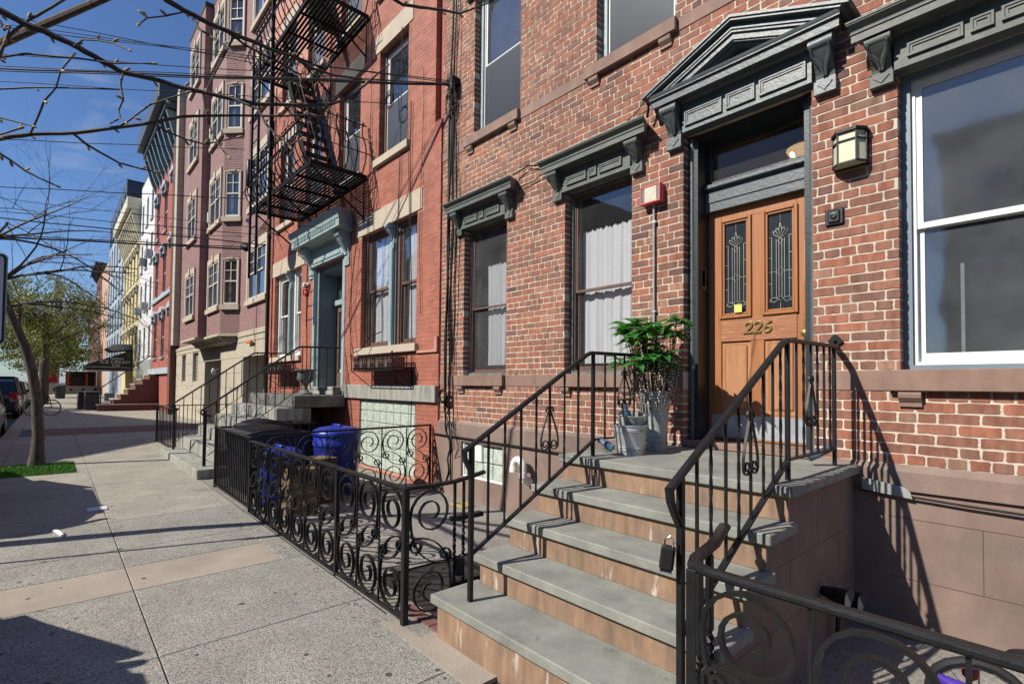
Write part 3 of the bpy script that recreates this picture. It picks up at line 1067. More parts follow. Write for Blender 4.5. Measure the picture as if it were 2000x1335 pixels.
Y0 = 4.3
YB = 12.0
def house_226():
    rng = random.Random(3)
    H = thing('brick_house', 'weathered brown brick row house number 226 with grey pedimented doorway and dark window hoods', 'house', (-3.0, Y0, 0))
    xl, xr = -6.42, 2.4
    wins = dict(w1=(-5.85, -4.93, 1.715, 3.79), w2=(-3.93, -3.015, 1.715, 3.79), rw=(-0.83, 0.085, 1.715, 3.79),
                u1=(-5.66, -4.70, 5.06, 7.12), u2=(-3.485, -2.53, 5.06, 7.12), u3=(-0.95, 0.0, 5.06, 7.12))
    door = (-2.452, -1.363, 1.05, 3.93)
    bsm = (-5.83, -4.94, 0.315, 0.80)
    holes = list(wins.values())+[door, bsm]
    w = MB()
    holed(w, xl, xr, 0.0-0.1, 8.3, Y0, Y0+0.30, holes)
    w.quad((xl, Y0, -0.1), (xl, Y0+0.3, -0.1), (xl, Y0+0.3, 8.3), (xl, Y0, 8.3))
    wall = w.build('wall', 'mortar', H)
    sh = MB()
    sh.box(xl+0.01, xr, Y0+2.4, YB, -0.1, 8.29)
    sh.box(xl+0.01, xl+0.2, Y0+0.30, Y0+2.4, -0.1, 8.29)
    sh.box(xr-0.2, xr, Y0+0.30, Y0+2.4, -0.1, 8.29)
    sh.box(xl+0.2, xr-0.2, Y0+0.30, Y0+2.4, 4.45, 4.65)
    sh.box(xl+0.2, xr-0.2, Y0+0.30, Y0+2.4, 0.85, 1.0)
    sh.build('inner_wall', 'dark', H)
    rf = MB()
    rf.box(xl, xr, Y0, YB, 8.3, 8.5)
    rf.build('roof', 'roof', H)
    ext = [(-2.452, -1.363, 1.0, 3.95)]
    st = []
    hs = holes
    lay_bricks(wall, xl, xr, 1.075, 1.574, Y0, hs, pal226, 'brick', 0.0713, 0.2125, 0.0125, rng, store=st)
    lay_bricks(wall, xl, xr, 1.717, 4.93, Y0, hs, pal226, 'brick', 0.0700, 0.2125, 0.0125, rng, store=st, frac_off=0.05)
    lay_bricks(wall, xl, xr, 5.06, 8.3, Y0, hs, pal226, 'brick', 0.0700, 0.2125, 0.0125, rng, store=st, frac_off=0.02)
    finish_bricks(wall, st, Y0, pal226, M['brick'], rng, 0.0030, 0.004, 0.10, 300)
    # brownstone belts and sills
    def belt(a, c, z0, z1):
        b = MB()
        b.box(a, c, Y0-0.010, Y0+0.05, z0, z1, 0.002)
        b.build('belt_course', 'brownstone', H)
    belt(xl+0.002, -5.995, 1.575, 1.716)
    belt(-4.933, -4.005, 1.575, 1.716)
    belt(-2.93, -2.455, 1.575, 1.716)
    belt(-1.36, -0.895, 1.575, 1.716)
    belt(0.16, xr, 1.575, 1.716)
    belt(xl+0.002, -5.84, 4.931, 5.058)
    belt(-4.69, -3.62, 4.931, 5.058)
    belt(-2.50, -1.05, 4.931, 5.058)
    belt(0.1, xr, 4.931, 5.058)
    def sill(x0, x1, zb, zt, parent=H, br=True):
        s = MB()
        s.box(x0, x1, Y0-0.062, Y0+0.12, zb, zt, 0.004)
        so = s.build('sill', 'brownstone', parent)
        if br:
            for cx in (x0+0.12, x1-0.12):
                k = MB()
                ww = 0.062 if x1 < 1 else 0.08
                pr = [(Y0+0.01, zb-0.001), (Y0-0.045, zb-0.001), (Y0-0.055, zb-0.02), (Y0-0.052, zb-0.045), (Y0-0.035, zb-0.065), (Y0-0.022, zb-0.08), (Y0-0.024, zb-0.105), (Y0+0.01, zb-0.105)]
                k.prism(pr, 'x', cx-ww, cx+ww)
                k.build('sill_bracket', 'brownstone', so)
    sill(-5.99, -4.94, 1.574, 1.717)
    sill(-4.0, -2.935, 1.574, 1.717)
    sill(-0.892, 0.155, 1.574, 1.717)
    sill(-5.835, -4.695, 4.93, 5.06)
    sill(-3.615, -2.505, 4.93, 5.06)
    sill(-1.04, 0.09, 4.93, 5.06)
    # brownstone base
    bs = MB()
    holed(bs, xl+0.002, -2.455, -0.09, 1.03, Y0-0.035, Y0+0.05, [bsm])
    bs.box(xl+0.002, -2.46, Y0-0.035, Y0+0.0, 1.029, 1.031)
    bs.prism([(Y0-0.035, 1.0311), (Y0-0.006, 1.072), (Y0+0.02, 1.072), (Y0+0.02, 1.0311)], 'x', xl+0.002, -2.46)
    bs.build('base_course', 'base_stucco', H)
    bs = MB()
    bs.box(-1.36, xr, Y0-0.035, Y0+0.05, 0.905, 1.03)
    bs.prism([(Y0-0.035, 1.0301), (Y0-0.006, 1.076), (Y0+0.02, 1.076), (Y0+0.02, 1.0301)], 'x', -1.36, xr)
    bs.box(-2.47, xr, Y0-0.020, Y0+0.05, -0.1, 0.865)
    bs.box(-1.36, xr, Y0-0.008, Y0+0.05, 0.865, 0.905)
    bs.build('base_course', 'base_stucco', H)
    # fine scored joints on the rendered base
    jj = MB()
    for x in (-0.42, 0.5, 1.4):
        jj.box(x-0.0015, x+0.0015, Y0-0.0225, Y0-0.0199, 0.32, 0.72)
    for z in (0.32, 0.72):
        jj.box(-0.9, xr-0.01, Y0-0.0224, Y0-0.0199, z-0.0012, z+0.0012)
    jj.build('scored_joint', 'base_line', H, kind='stuff')
    # windows
    double_hung(H, *wins['w1'], Y0, 'brown_frame', 'casing_grey', 0.03, 0.035, 2.66, 'glass_dusty', (-5.60, -4.98, 1.86, 3.25), rng)
    double_hung(H, *wins['w2'], Y0, 'brown_frame', 'casing_grey', 0.035, 0.04, 2.66, 'glass', (-3.86, -3.06, 1.84, 3.35), rng)
    win = double_hung(H, *wins['rw'], Y0, 'white', 'casing', 0.05, 0.055, 2.71, 'glass_hazy', None, rng)
    pn = MB()
    pn.box(-0.545, -0.525, Y0+0.30, Y0+0.31, 1.78, 2.45)
    pn.build('hanging_tape', 'galvdull', win)
    for k in ('u1', 'u2', 'u3'):
        double_hung(H, *wins[k], Y0, 'white', 'pale_casing', 0.045, 0.07, 6.05, 'glass_dusty', None, rng, lower_screen=True)
    flat_hood(H, -5.85, -4.93, 3.79, Y0, 'trim')
    flat_hood(H, -3.93, -3.015, 3.79, Y0, 'trim')
    flat_hood(H, -0.83, 0.085, 3.79, Y0, 'trim')
    flat_hood(H, -5.66, -4.70, 7.12, Y0, 'trim')
    flat_hood(H, -3.485, -2.53, 7.12, Y0, 'trim')
    pediment(H, Y0)
    # basement glass block window
    g = MB()
    holed(g, bsm[0], bsm[1], bsm[2], bsm[3], Y0+0.0, Y0+0.05, [(bsm[0]+0.03, bsm[1]-0.03, bsm[2]+0.03, bsm[3]-0.03)])
    bw = g.build('basement_window', 'white', H)
    k = 0
    nx, nz = 4, 2
    for i in range(nx):
        for j in range(nz):
            if i in (1,) and j == 1:
                continue
            q = MB()
            x0 = bsm[0]+0.035+i*(0.82/nx)
            z0 = bsm[2]+0.035+j*(0.41/nz)
            q.box(x0, x0+0.82/nx-0.012, Y0+0.012, Y0+0.09, z0, z0+0.41/nz-0.012, 0.008)
            q.build('glass_block', 'glassblock', bw)
    v = MB()
    v.box(-5.58, -5.40, Y0-0.01, Y0+0.05, 0.55, 0.79, 0.01)
    v.build('dryer_vent', 'white', bw)
    # ---- doorway
    D = MB()
    yj = Y0+0.085
    # jamb linings
    D.box(-2.450, -2.36, yj+0.012, Y0+0.36, 1.09, 3.925)
    D.box(-1.455, -1.365, yj+0.012, Y0+0.36, 1.09, 3.925)
    D.box(-2.36, -1.455, yj+0.03, Y0+0.36, 3.86, 3.925)
    fr = D.build('door_frame', 'doorframe', H)
    for x in (-2.422, -1.393):
        q = MB()
        q.tube([(x, yj+0.02, 1.08), (x, yj+0.02, 3.90)], 0.026, 14)
        q.build('corner_bead', 'trim_blue', fr, smooth=True)
    q = MB()
    q.box(-2.455, -1.36, Y0-0.02, Y0+0.40, 1.0455, 1.105, 0.006)
    q.build('threshold', 'brownstone', fr)
    q = MB()
    q.box(-2.36, -1.455, Y0+0.23, Y0+0.36, 3.30, 3.40, 0.008)
    q.box(-2.36, -1.455, Y0+0.21, Y0+0.36, 3.435, 3.475, 0.006)
    q.box(-2.36, -1.455, Y0+0.26, Y0+0.36, 3.40, 3.435)
    q.box(-2.36, -1.455, Y0+0.24, Y0+0.36, 3.225, 3.30)
    q.build('transom_bar', 'trim_blue', fr)
    q = MB()
    sash_frame(q, -2.36, -1.455, 3.475, 3.86, Y0+0.27, Y0+0.31, 0.04)
    tw = q.build('transom_window', 'doorframe', fr)
    q = MB()
    q.box(-2.32, -1.495, Y0+0.288, Y0+0.292, 3.515, 3.82)
    q.build('pane', 'glass_clear', tw)
    # door leaf
    yd = Y0+0.30
    dl = MB()
    x0, x1, z0, z1 = -2.36, -1.46, 1.112, 3.225
    xm = (x0+x1)/2
    sw = 0.135
    for a, b, c, d in ((x0, x0+sw-0.012, z0, z1), (x1-sw+0.012, x1, z0, z1), (xm-0.058, xm+0.058, z0+0.001, z1-0.10), (x0+sw-0.012, x1-sw+0.012, z1-0.10, z1)):
        dl.box(a, b, yd, yd+0.045, c, d, 0.003)
    door_o = dl.build('front_door', 'wood', H)
    rail = MB()
    rail.box(x0+sw-0.011, x1-sw+0.011, yd-0.004, yd+0.044, 2.005, 2.215, 0.003)
    rail.build('lock_rail', 'wood_h', door_o)
    rail = MB()
    rail.box(x0+sw-0.011, xm-0.059, yd, yd+0.044, z0+0.001, 1.36, 0.003)
    rail.box(xm+0.059, x1-sw+0.011, yd, yd+0.044, z0+0.001, 1.36, 0.003)
    rail.build('bottom_rail', 'wood', door_o)
    for s, (a, b) in enumerate(((x0+sw-0.012, xm-0.058), (xm+0.058, x1-sw+0.012))):
        p = MB()
        p.box(a, b, yd+0.016, yd+0.036, 1.36, 2.006)
        p.box(a+0.035, b-0.035, yd+0.004, yd+0.0161, 1.395, 1.97, 0.010)
        p.build('door_panel', 'wood_panel', door_o)
        zb, zt = 2.245, 3.105
        q = MB()
        for (e, t, yy) in ((0.0, 0.028, -0.022), (0.028, 0.020, -0.010)):
            aa, bb, cc, dd = a-0.012+e, b+0.012-e, zb-0.03+e, zt+0.03-e
            q.box(aa, aa+t, yd+yy, yd+0.03, cc, dd, 0.005)
            q.box(bb-t, bb, yd+yy, yd+0.03, cc, dd, 0.005)
            q.box(aa+t, bb-t, yd+yy, yd+0.03, cc, cc+t, 0.005)
            q.box(aa+t, bb-t, yd+yy, yd+0.03, dd-t, dd, 0.005)
        q.build('glazing_moulding', 'wood', door_o)
        ga, gb, gc, gd = a+0.036, b-0.036, zb+0.018, zt-0.018
        g = MB()
        g.box(ga, gb, yd+0.012, yd+0.016, gc, gd)
        lp = g.build('leaded_light', 'leadglass', door_o)
        l = MB()
        yl = yd+0.0095
        cx = (ga+gb)/2
        w = gb-ga
        def ln(*pts):
            l.tube([(px, yl, pz) for px, pz in pts], 0.0026, 5)
        for u in (0.14, 0.33, 0.44, 0.56, 0.67, 0.86):
            ztop = gd-0.22 if 0.2 < u < 0.8 else gd-0.20
            ln((ga+u*w, gc+0.10), (ga+u*w, ztop))
        ln((cx, gd), (cx, gd-0.07)); ln((cx, gc), (cx, gc+0.055))
        for zz in (gd-0.20, (gc+gd)/2-0.09, gc+0.07):
            ln((ga, zz), (ga+0.14*w, zz)); ln((gb, zz), (gb-0.14*w, zz))
        for zz in (gd-0.38, gc+0.22):
            ln((ga, zz), (ga+0.14*w, zz)); ln((gb, zz+0.03), (gb-0.14*w, zz+0.03))
        # shell fan at the top
        fz = gd-0.215
        for k in range(-2, 3):
            an = k*0.42
            tip = (cx+math.sin(an)*0.083, fz+math.cos(an)*(0.135 if k == 0 else 0.10))
            for sg in (-1, 1):
                md = (cx+math.sin(an+sg*0.2)*0.062, fz+math.cos(an+sg*0.2)*0.075)
                ln((cx, fz), md, tip)
        ln((cx, fz), (cx-0.02, fz-0.02), (cx, fz-0.05), (cx+0.02, fz-0.02), (cx, fz))
        # middle diamond
        mz = (gc+gd)/2-0.09
        ln((cx-0.035, mz), (cx, mz+0.035), (cx+0.035, mz), (cx, mz-0.035), (cx-0.035, mz))
        ln((ga+0.14*w, mz), (cx-0.035, mz)); ln((gb-0.14*w, mz), (cx+0.035, mz))
        # foot ornament
        bz = gc+0.075
        ln((cx-0.022, bz+0.012), (cx, bz+0.035), (cx+0.022, bz+0.012), (cx, bz-0.008), (cx-0.022, bz+0.012))
        for sg in (-1, 1):
            ln(*[(cx+sg*(0.02+0.065*t), bz+0.014-0.030*math.sin(t*PI)) for t in [i/6 for i in range(7)]])
            ln(*[(cx+sg*(0.02+0.065*t), bz+0.014+0.010*math.sin(t*PI)) for t in [i/6 for i in range(7)]])
        l.build('lead_pattern', 'lead', lp)
    k = MB()
    k.box(x0+0.03, x1-0.03, yd-0.003, yd+0.001, z0+0.02, 1.335)
    k.build('kick_plate', 'kick', door_o)
    text_obj('226', 0.15, 0.004, 'brass', door_o, (-1.91, yd-0.010, 2.112), 'house_number', shear=0.22, sx=1.1, bevel=0.002)
    n_ = MB()
    n_.box(-2.105, -2.035, yd-0.0245, yd-0.023, 2.262, 2.335)
    n_.build('yellow_note', 'postit', door_o)
    k = MB()
    k.box(-1.535, -1.485, yd-0.006, yd, 1.93, 2.17, 0.002)
    k.lathe(-1.51, 2.035, [(0.012, yd-0.005), (0.012, yd-0.03), (0.026, yd-0.036), (0.032, yd-0.052), (0.024, yd-0.066), (0.004, yd-0.07)], 14, 'y')
    k.build('door_knob', 'brass', door_o, smooth=True)
    k = MB()
    k.box(-2.352, -2.357+0.0, Y0+0.16, Y0+0.23, 2.50, 2.68)
    k.box(-2.362, -2.352, Y0+0.15, Y0+0.22, 2.52, 2.69, 0.002)
    k.build('buzzer_plate', 'brownstone', fr)
    k = MB()
    k.box(-1.475, -1.456, Y0+0.15, Y0+0.24, 2.44, 2.78, 0.003)
    k.build('mail_slot_panel', 'white', fr)
    # hall ceiling lamp seen through the transom
    hl = MB()
    lx, ly, lz = -1.72, Y0+0.95, 3.86
    hl.lathe(lx, ly, [(0.02, lz-0.14), (0.07, lz-0.125), (0.13, lz-0.08), (0.165, lz-0.02), (0.17, lz)], 20)
    lo = hl.build('hall_lamp', 'lampbowl', H, smooth=True)
    for bx_ in (-0.075, 0.085):
        hb = MB()
        hb.ball((lx+bx_, ly-0.085, lz-0.055), 0.038, 10, 8)
        hb.build('light_bulb', 'bulb', lo, smooth=True)
    hr = MB()
    hr.lathe(lx, ly, [(0.175, lz-0.005), (0.185, lz+0.01), (0.18, lz+0.03), (0.05, lz+0.10)], 20)
    hr.ball((lx, ly, lz-0.155), 0.02)
    hr.build('lamp_rim', 'brass', lo, smooth=True)
    hp = MB()
    hp.box(-3.0, -2.9, Y0+0.31, Y0+2.3, 1.01, 4.42)
    hp.box(-1.0, -0.9, Y0+0.31, Y0+2.3, 1.01, 4.42)
    hp.box(-2.9, -1.0, Y0+0.31, Y0+2.3, 4.08, 4.42)
    hp.box(-2.9, -1.0, Y0+1.9, Y0+2.3, 1.01, 4.08)
    hp.build('hall_wall', 'hallwarm', H)
    return H
house_226()
# ------------------------------------------------------------------ stoop 226
def stoop_226():
    T = thing('stoop', 'brown rendered stoop with five bluestone treads leading up to door 226', 'stoop', (-1.93, 3.0, 0))
    steps = [(1.84, 0.245), (2.16, 0.447), (2.43, 0.647), (2.70, 0.846), (3.0, 1.045)]
    xl, xr = -2.80, -1.06
    body = MB()
    zs = [s[1]-0.058 for s in steps]
    ys = [s[0]+0.045 for s in steps]
    poly = [(4.285, -0.12), (4.285, zs[-1])]
    for i in range(len(steps)-1, -1, -1):
        poly.append((ys[i], zs[i]))
        poly.append((ys[i], zs[i-1] if i else -0.12))
    body.prism(poly, 'x', xl+0.05, xr-0.05)
    b = body.build('stoop_body', 'base_stucco', T)
    for i, (y, z) in enumerate(steps):
        s = MB()
        yb = (steps[i+1][0]+0.07) if i < 4 else 4.278
        a, c = (xl, xr) if i else (xl-0.03, xr+0.03)
        s.box(a, c, y, yb, z-0.058, z, 0.006)
        s.build('tread' if i < 4 else 'landing_slab', 'bluestone', T)
        r = MB()
        zb = steps[i-1][1]+0.0005 if i else -0.11
        r.box(a+0.035, c-0.035, y+0.034, y+0.06, zb, z-0.0585, 0.003)
        r.build('riser', 'riser', T)
    j = MB()
    for z in (0.30, 0.62):
        j.box(xr-0.0505, xr-0.049, 2.3 if z < 0.5 else 2.9, 4.27, z-0.0015, z+0.0015)
    for y, a, c in ((3.55, 0.62, 0.98), (3.95, 0.30, 0.62), (3.1, 0.30, 0.62), (3.5, 0.0, 0.30)):
        j.box(xr-0.0506, xr-0.049, y-0.0015, y+0.0015, a, c)
    j.build('scored_joint', 'base_line', T, kind='stuff')
stoop_226()

SEC_RAIL = [(-0.021, -0.006), (-0.014, -0.014), (0.014, -0.014), (0.021, -0.006), (0.021, 0.004), (0.012, 0.012), (-0.012, 0.012), (-0.021, 0.004)]

def spiral(cx, cy, r0, r1, a1, turns, n=22, inward=False, ccw=True):
    """points from inside to outside, ending at angle a1"""
    pts = []
    for i in range(n+1):
        t = i/n
        a = a1-(1 if ccw else -1)*(1-t)*turns*2*PI
        r = r0+(r1-r0)*t**0.85
        pts.append((cx+r*math.cos(a), cy+r*math.sin(a)))
    return pts[::-1] if inward else pts

def bez(p0, p1, p2, p3, n=12):
    out = []
    for i in range(1, n):
        t = i/n
        a, b, c, d = (1-t)**3, 3*t*(1-t)**2, 3*t*t*(1-t), t**3
        out.append((a*p0[0]+b*p1[0]+c*p2[0]+d*p3[0], a*p0[1]+b*p1[1]+c*p2[1]+d*p3[1]))
    return out

def s_strap(w, h, mir=False, r_small=0.15):
    R_ = 0.455*w
    c = (0.5*w, h-R_-0.004)
    top = spiral(c[0], c[1], 0.10*w, R_, PI, 1.72, 30)
    sc = (w*(1-0.035-r_small), h*0.445)
    rs = r_small*w
    small = spiral(sc[0], sc[1], rs*0.28, rs, -PI/2, 1.3, 14, inward=False, ccw=False)[::-1]
    p0 = top[-1]
    p3 = (sc[0], sc[1]-rs)
    mid = bez(p0, (p0[0], p0[1]-0.22*h), (p3[0]-0.55*w, p3[1]+0.02*h), p3, 12)
    pts = top+mid+small
    return pts

def planar(mb, pts, O, U, t, d, flip=False, w=None, h=None):
    """sweep a flat strap along 2-d points in the plane through O spanned by U and Z"""
    U = Vector(U).normalized()
    nrm = U.cross(Vector((0, 0, 1)))
    path = [Vector(O)+U*p[0]+Vector((0, 0, p[1])) for p in pts]
    mb.sweep(path, [(-t/2, -d/2), (t/2, -d/2), (t/2, d/2), (-t/2, d/2)], up=nrm)

def twisted(mb, x, y, z0, z1, s, lo, hi, turns=4):
    n = 34
    path, tw, sc = [], [], []
    for i in range(n+1):
        z = z0+(z1-z0)*i/n
        path.append((x, y, z))
        k = min(max((z-lo)/(hi-lo), 0), 1)
        tw.append(k*turns*PI)
        sc.append(1.0+(0.22*math.sin(k*PI) if 0 < k < 1 else 0))
    mb.sweep(path, [(-s/2, -s/2), (s/2, -s/2), (s/2, s/2), (-s/2, s/2)], up=(0, 1, 0), twist=tw, scale=sc)

LIBM = {}
def cell_mesh(w, h, U, t=0.0085, d=0.026):
    k = (round(w, 3), round(h, 3), tuple(U), t)
    if k not in LIBM:
        a = MB()
        planar(a, s_strap(w, h), (0, 0, 0), U, t, d)
        b = MB()
        planar(b, [(w-p[0], h-p[1]) for p in s_strap(w, h)], (0, 0, 0), U, t, d)
        LIBM[k] = (a.mesh('scroll', M['iron'], smooth=True), b.mesh('scroll', M['iron'], smooth=True))
    return LIBM[k]

def scroll_run(T, p0, p1, n, zb, zt, first=True, last=True, lib=None, th=0.0085):
    """n scroll cells between two points with twisted bars between"""
    p0, p1 = Vector(p0), Vector(p1)
    U = (p1-p0)
    w = U.length/n
    U.normalize()
    h = zt-zb
    ms = cell_mesh(w, h, tuple(round(c, 4) for c in U), th)
    for i in range(n):
        o = p0+U*(w*i)
        for m_ in ms:
            place('scroll', m_, T, (o.x, o.y, zb))
        if i > 0 or first:
            mb = MB()
            twisted(mb, o.x, o.y, zb-0.01, zt+0.004, 0.013, zb+h*0.36, zb+h*0.66)
            mb.build('twisted_bar', 'iron', T, smooth=False)
    if last:
        mb = MB()
        twisted(mb, p1.x, p1.y, zb-0.01, zt+0.004, 0.013, zb+h*0.36, zb+h*0.66)
        mb.build('twisted_bar', 'iron', T)

def rail_bar(T, a, b, w=0.045, h=0.013, name='top_rail', mat='iron', up=(0, 0, 1)):
    mb = MB()
    mb.bar([a, b], w, h, up=up)
    mb.bar([(a[0], a[1], a[2]-0.012), (b[0], b[1], b[2]-0.012)], w*0.5, 0.012, up=up)
    return mb.build(name, mat, T)

def post(T, x, y, z0, z1, s=0.032, name='fence_post', mat='iron', cap=True):
    mb = MB()
    mb.box(x-s/2, x+s/2, y-s/2, y+s/2, z0, z1, 0.003)
    return mb.build(name, mat, T)

def front_fence():
    T = thing('iron_fence', 'black wrought iron scroll fence along the sidewalk in front of house 226', 'fence', (-5.6, 1.8, 0))
    Y = 1.80
    zt = 0.872
    def yy(x): return Y+(-3.08-x)*0.006
    scroll_run(T, (-3.085, yy(-3.085), 0), (-4.195, yy(-4.195), 0), 3, 0.012, zt, first=False, last=False)
    scroll_run(T, (-4.225, yy(-4.2), 0), (-6.80, yy(-6.8), 0), 7, 0.022, zt, first=False, last=False)
    post(T, -3.08, Y, -0.04, 0.885, 0.042)
    post(T, -4.21, yy(-4.21), -0.03, 0.88, 0.034)
    post(T, -6.815, yy(-6.8), 0.01, 0.88, 0.028)
    rail_bar(T, (-3.05, Y, 0.882), (-4.195, yy(-4.2), 0.882), 0.05)
    rail_bar(T, (-4.215, yy(-4.2), 0.886), (-6.80, yy(-6.8), 0.882), 0.05)
    rail_bar(T, (-3.08, Y, 0.012), (-6.80, yy(-6.8), 0.022), 0.030, name='bottom_rail')
    # return towards the stoop
    scroll_run(T, (-3.08, Y+0.02, 0), (-3.08, 2.19, 0), 1, -0.01, 0.862, first=False, last=False)
    for y in (2.205, 2.285):
        mb = MB()
        twisted(mb, -3.08, y, 0.10, 0.875, 0.017, 0.22, 0.62, 5)
        mb.build('twisted_bar', 'iron', T)
    mb = MB()
    mb.sweep([(-3.08, 1.80, 0.885), (-3.08, 2.0, 0.880), (-3.08, 2.2, 0.884), (-3.075, 2.35, 0.905), (-3.06, 2.46, 0.93)], [(a*1.1, b) for a, b in SEC_RAIL], up=(0, 0, 1))
    mb.build('top_rail', 'iron', T)
    for z_ in (0.60, 0.13):
        mb = MB()
        mb.box(-3.10, -3.05, 2.17, 2.45, z_, z_+0.033)
        mb.build('latch_bar', 'iron', T)
    return T
front_fence()

def plain_fence():
    T = thing('iron_fence', 'black fence of plain close-set vertical bars beside the dark garbage carts of house 224', 'fence', (-7.7, 1.83, 0))
    y0, y1 = 1.825, 1.84
    n = 20
    for i in range(n+1):
        x = -6.86-(8.60-6.86)*i/n
        mb = MB()
        mb.box(x-0.0075, x+0.0075, 1.835-0.0075, 1.835+0.0075, gz(x)+0.02, 0.905)
        mb.build('bar', 'iron', T)
    rail_bar(T, (-6.83, 1.835, 0.912), (-8.62, 1.835, 0.925), 0.045)
    rail_bar(T, (-6.83, 1.835, 0.07), (-8.62, 1.835, 0.09), 0.03, name='bottom_rail')
    post(T, -8.63, 1.835, 0.02, 0.95, 0.035)
    # return to the stoop of 224
    rail_bar(T, (-8.63, 1.84, 0.925), (-8.63, 3.3, 0.925), 0.03)
    for i in range(9):
        mb = MB()
        y = 2.0+i*0.15
        mb.box(-8.637, -8.623, y-0.006, y+0.006, 0.05, 0.92)
        mb.build('bar', 'iron', T)
plain_fence()

def party_fence():
    T = thing('iron_fence', 'black scroll fence with small spikes between the two yards beside the blue recycling bins', 'fence', (-6.60, 3.0, 0))
    scroll_run(T, (-6.60, 1.90, 0), (-6.56, 4.22, 0), 6, 0.12, 0.955, first=True, last=True)
    rail_bar(T, (-6.60, 1.86, 0.965), (-6.56, 4.24, 0.985), 0.030)
    rail_bar(T, (-6.60, 1.86, 0.115), (-6.56, 4.24, 0.115), 0.025, name='bottom_rail')
    s = MB()
    for i in range(52):
        y = 1.92+i*0.044
        s.prism([(y-0.006, 0.97), (y+0.006, 0.97), (y+0.002, 0.997+0.004*(i % 2))], 'x', -6.586, -6.580)
    s.build('spike_strip', 'iron', T)
    post(T, -6.56, 4.235, 0.0, 0.985, 0.025)
party_fence()

def right_fence():
    T = thing('iron_fence', 'black wrought iron scroll fence right of the stoop with a thick moulded top rail', 'fence', (0.2, 1.9, 0))
    Y = 1.90
    scroll_run(T, (-1.02, Y, 0), (1.78, Y, 0), 7, -0.02, 0.855, first=True, last=True, th=0.016)
    mb = MB()
    sec = [(a*1.35, b*1.2) for a, b in SEC_RAIL]
    mb.sweep([(-1.20, 2.50, 0.90), (-1.12, 2.22, 0.885), (-1.09, 2.02, 0.878), (-1.055, 1.935, 0.876), (-0.98, 1.905, 0.876), (-0.8, 1.90, 0.876), (1.9, 1.89, 0.87)], sec, up=(0, 0, 1))
    mb.build('top_rail', 'iron', T)
    rail_bar(T, (-1.05, Y, -0.02), (1.8, Y, -0.02), 0.035, name='bottom_rail')
    post(T, -1.05, Y+0.02, -0.06, 0.865, 0.045)
    for y in (2.03, 2.12):
        mb = MB()
        twisted(mb, -1.085, y, -0.02, 0.865, 0.026, 0.05, 0.55, 6)
        mb.build('twisted_bar', 'iron', T)
    mb = MB()
    for i in range(14):
        t = i/13
        mb.tube([(-0.50+0.02*math.sin(i), 1.885, 0.55-0.03*i), (-0.502+0.02*math.sin(i+1), 1.885, 0.53-0.03*i)], 0.006, 5)
    mb.build('chain', 'iron_old', T)
right_fence()

def stair_rail(x, label, ybot, zbot, yturn, zturn, yend, zend, ynew, znew0, ypost, bal1, bal2, orn, low0, low1, lowend, mir):
    T = thing('stair_railing', label, 'railing', (x, ynew, znew0))
    def zt(y):
        return zbot+(zturn-zbot)*(y-ybot)/(yturn-ybot) if y < yturn else zturn+(zend-zturn)*(y-yturn)/(yend-yturn)
    def zl(y):
        return low0[1]+(low1[1]-low0[1])*(y-low0[0])/(low1[0]-low0[0]) if y < low1[0] else low1[1]
    mb = MB()
    path = [(x, ybot, zbot), (x, yturn-0.03, zturn-0.02), (x, yturn+0.03, zturn), (x, yend, zend)]
    mb.sweep(path, SEC_RAIL, up=(0, 0.5, 1))
    mb.build('handrail', 'iron', T, smooth=False)
    mb = MB()
    mb.sweep([(x, ybot+0.005, zbot-0.004), (x, ybot+0.012, zbot-0.05), (x, ybot+0.05, zbot-0.115), (x, ynew-0.012, zbot-0.16)], [(a*0.95, b) for a, b in SEC_RAIL], up=(0, -1, 0.3))
    mb.build('handrail_drop', 'iron', T)
    mb = MB()
    mb.bar([(x, low0[0], low0[1]), (x, low1[0], low1[1])], 0.032, 0.012, up=(0, 0, 1))
    mb.bar([(x, low1[0], low1[1]), (x, lowend, low1[1])], 0.032, 0.012, up=(0, 0, 1))
    mb.build('bottom_rail', 'iron', T)
    post(T, x, ynew, znew0, zt(ynew)-0.01, 0.030, 'newel_post')
    post(T, x, ypost, 1.045, zt(ypost)-0.01, 0.026, 'newel_post')
    post(T, x, lowend, 1.045, zt(lowend)-0.01, 0.024, 'newel_post')
    for k, y in enumerate(bal1+bal2):
        mb = MB()
        a, b = zl(y), zt(y)-0.006
        if k % 2 == 1:
            n = 24
            path = [(x, y, a+(b-a)*i/n) for i in range(n+1)]
            mb.sweep(path, [(-0.0065, -0.0065), (0.0065, -0.0065), (0.0065, 0.0065), (-0.0065, 0.0065)], up=(0, 1, 0), twist=[i*0.42 for i in range(n+1)])
        else:
            mb.box(x-0.0065, x+0.0065, y-0.0065, y+0.0065, a, b)
        mb.build('baluster', 'iron', T)
    for (yc, ztop, zbt) in orn:
        for s in (-1, 1):
            mb = MB()
            H_ = ztop-zbt
            hook = [(0.004+0.028*(1-math.cos(t))*0.5+0.0, H_-0.03+0.026*math.sin(t)) for t in [i/8*PI*1.15 for i in range(9)]]
            hook = hook[::-1]
            hk = [(s*(p[0]+0.004), p[1]) for p in hook]
            body = bez((s*0.008, H_-0.03), (s*0.03, H_*0.72), (s*0.088, H_*0.45), (s*0.088, H_*0.22), 10)
            curl = spiral(0.046, H_*0.17, 0.012, 0.042, 0, 1.45, 18)[::-1]
            cl = [(s*p[0], p[1]) for p in curl]
            planar(mb, hk+body+cl, (x, yc, zbt), (0, 1, 0), 0.005, 0.014)
            mb.build('scroll', 'iron', T, smooth=True)
    return T

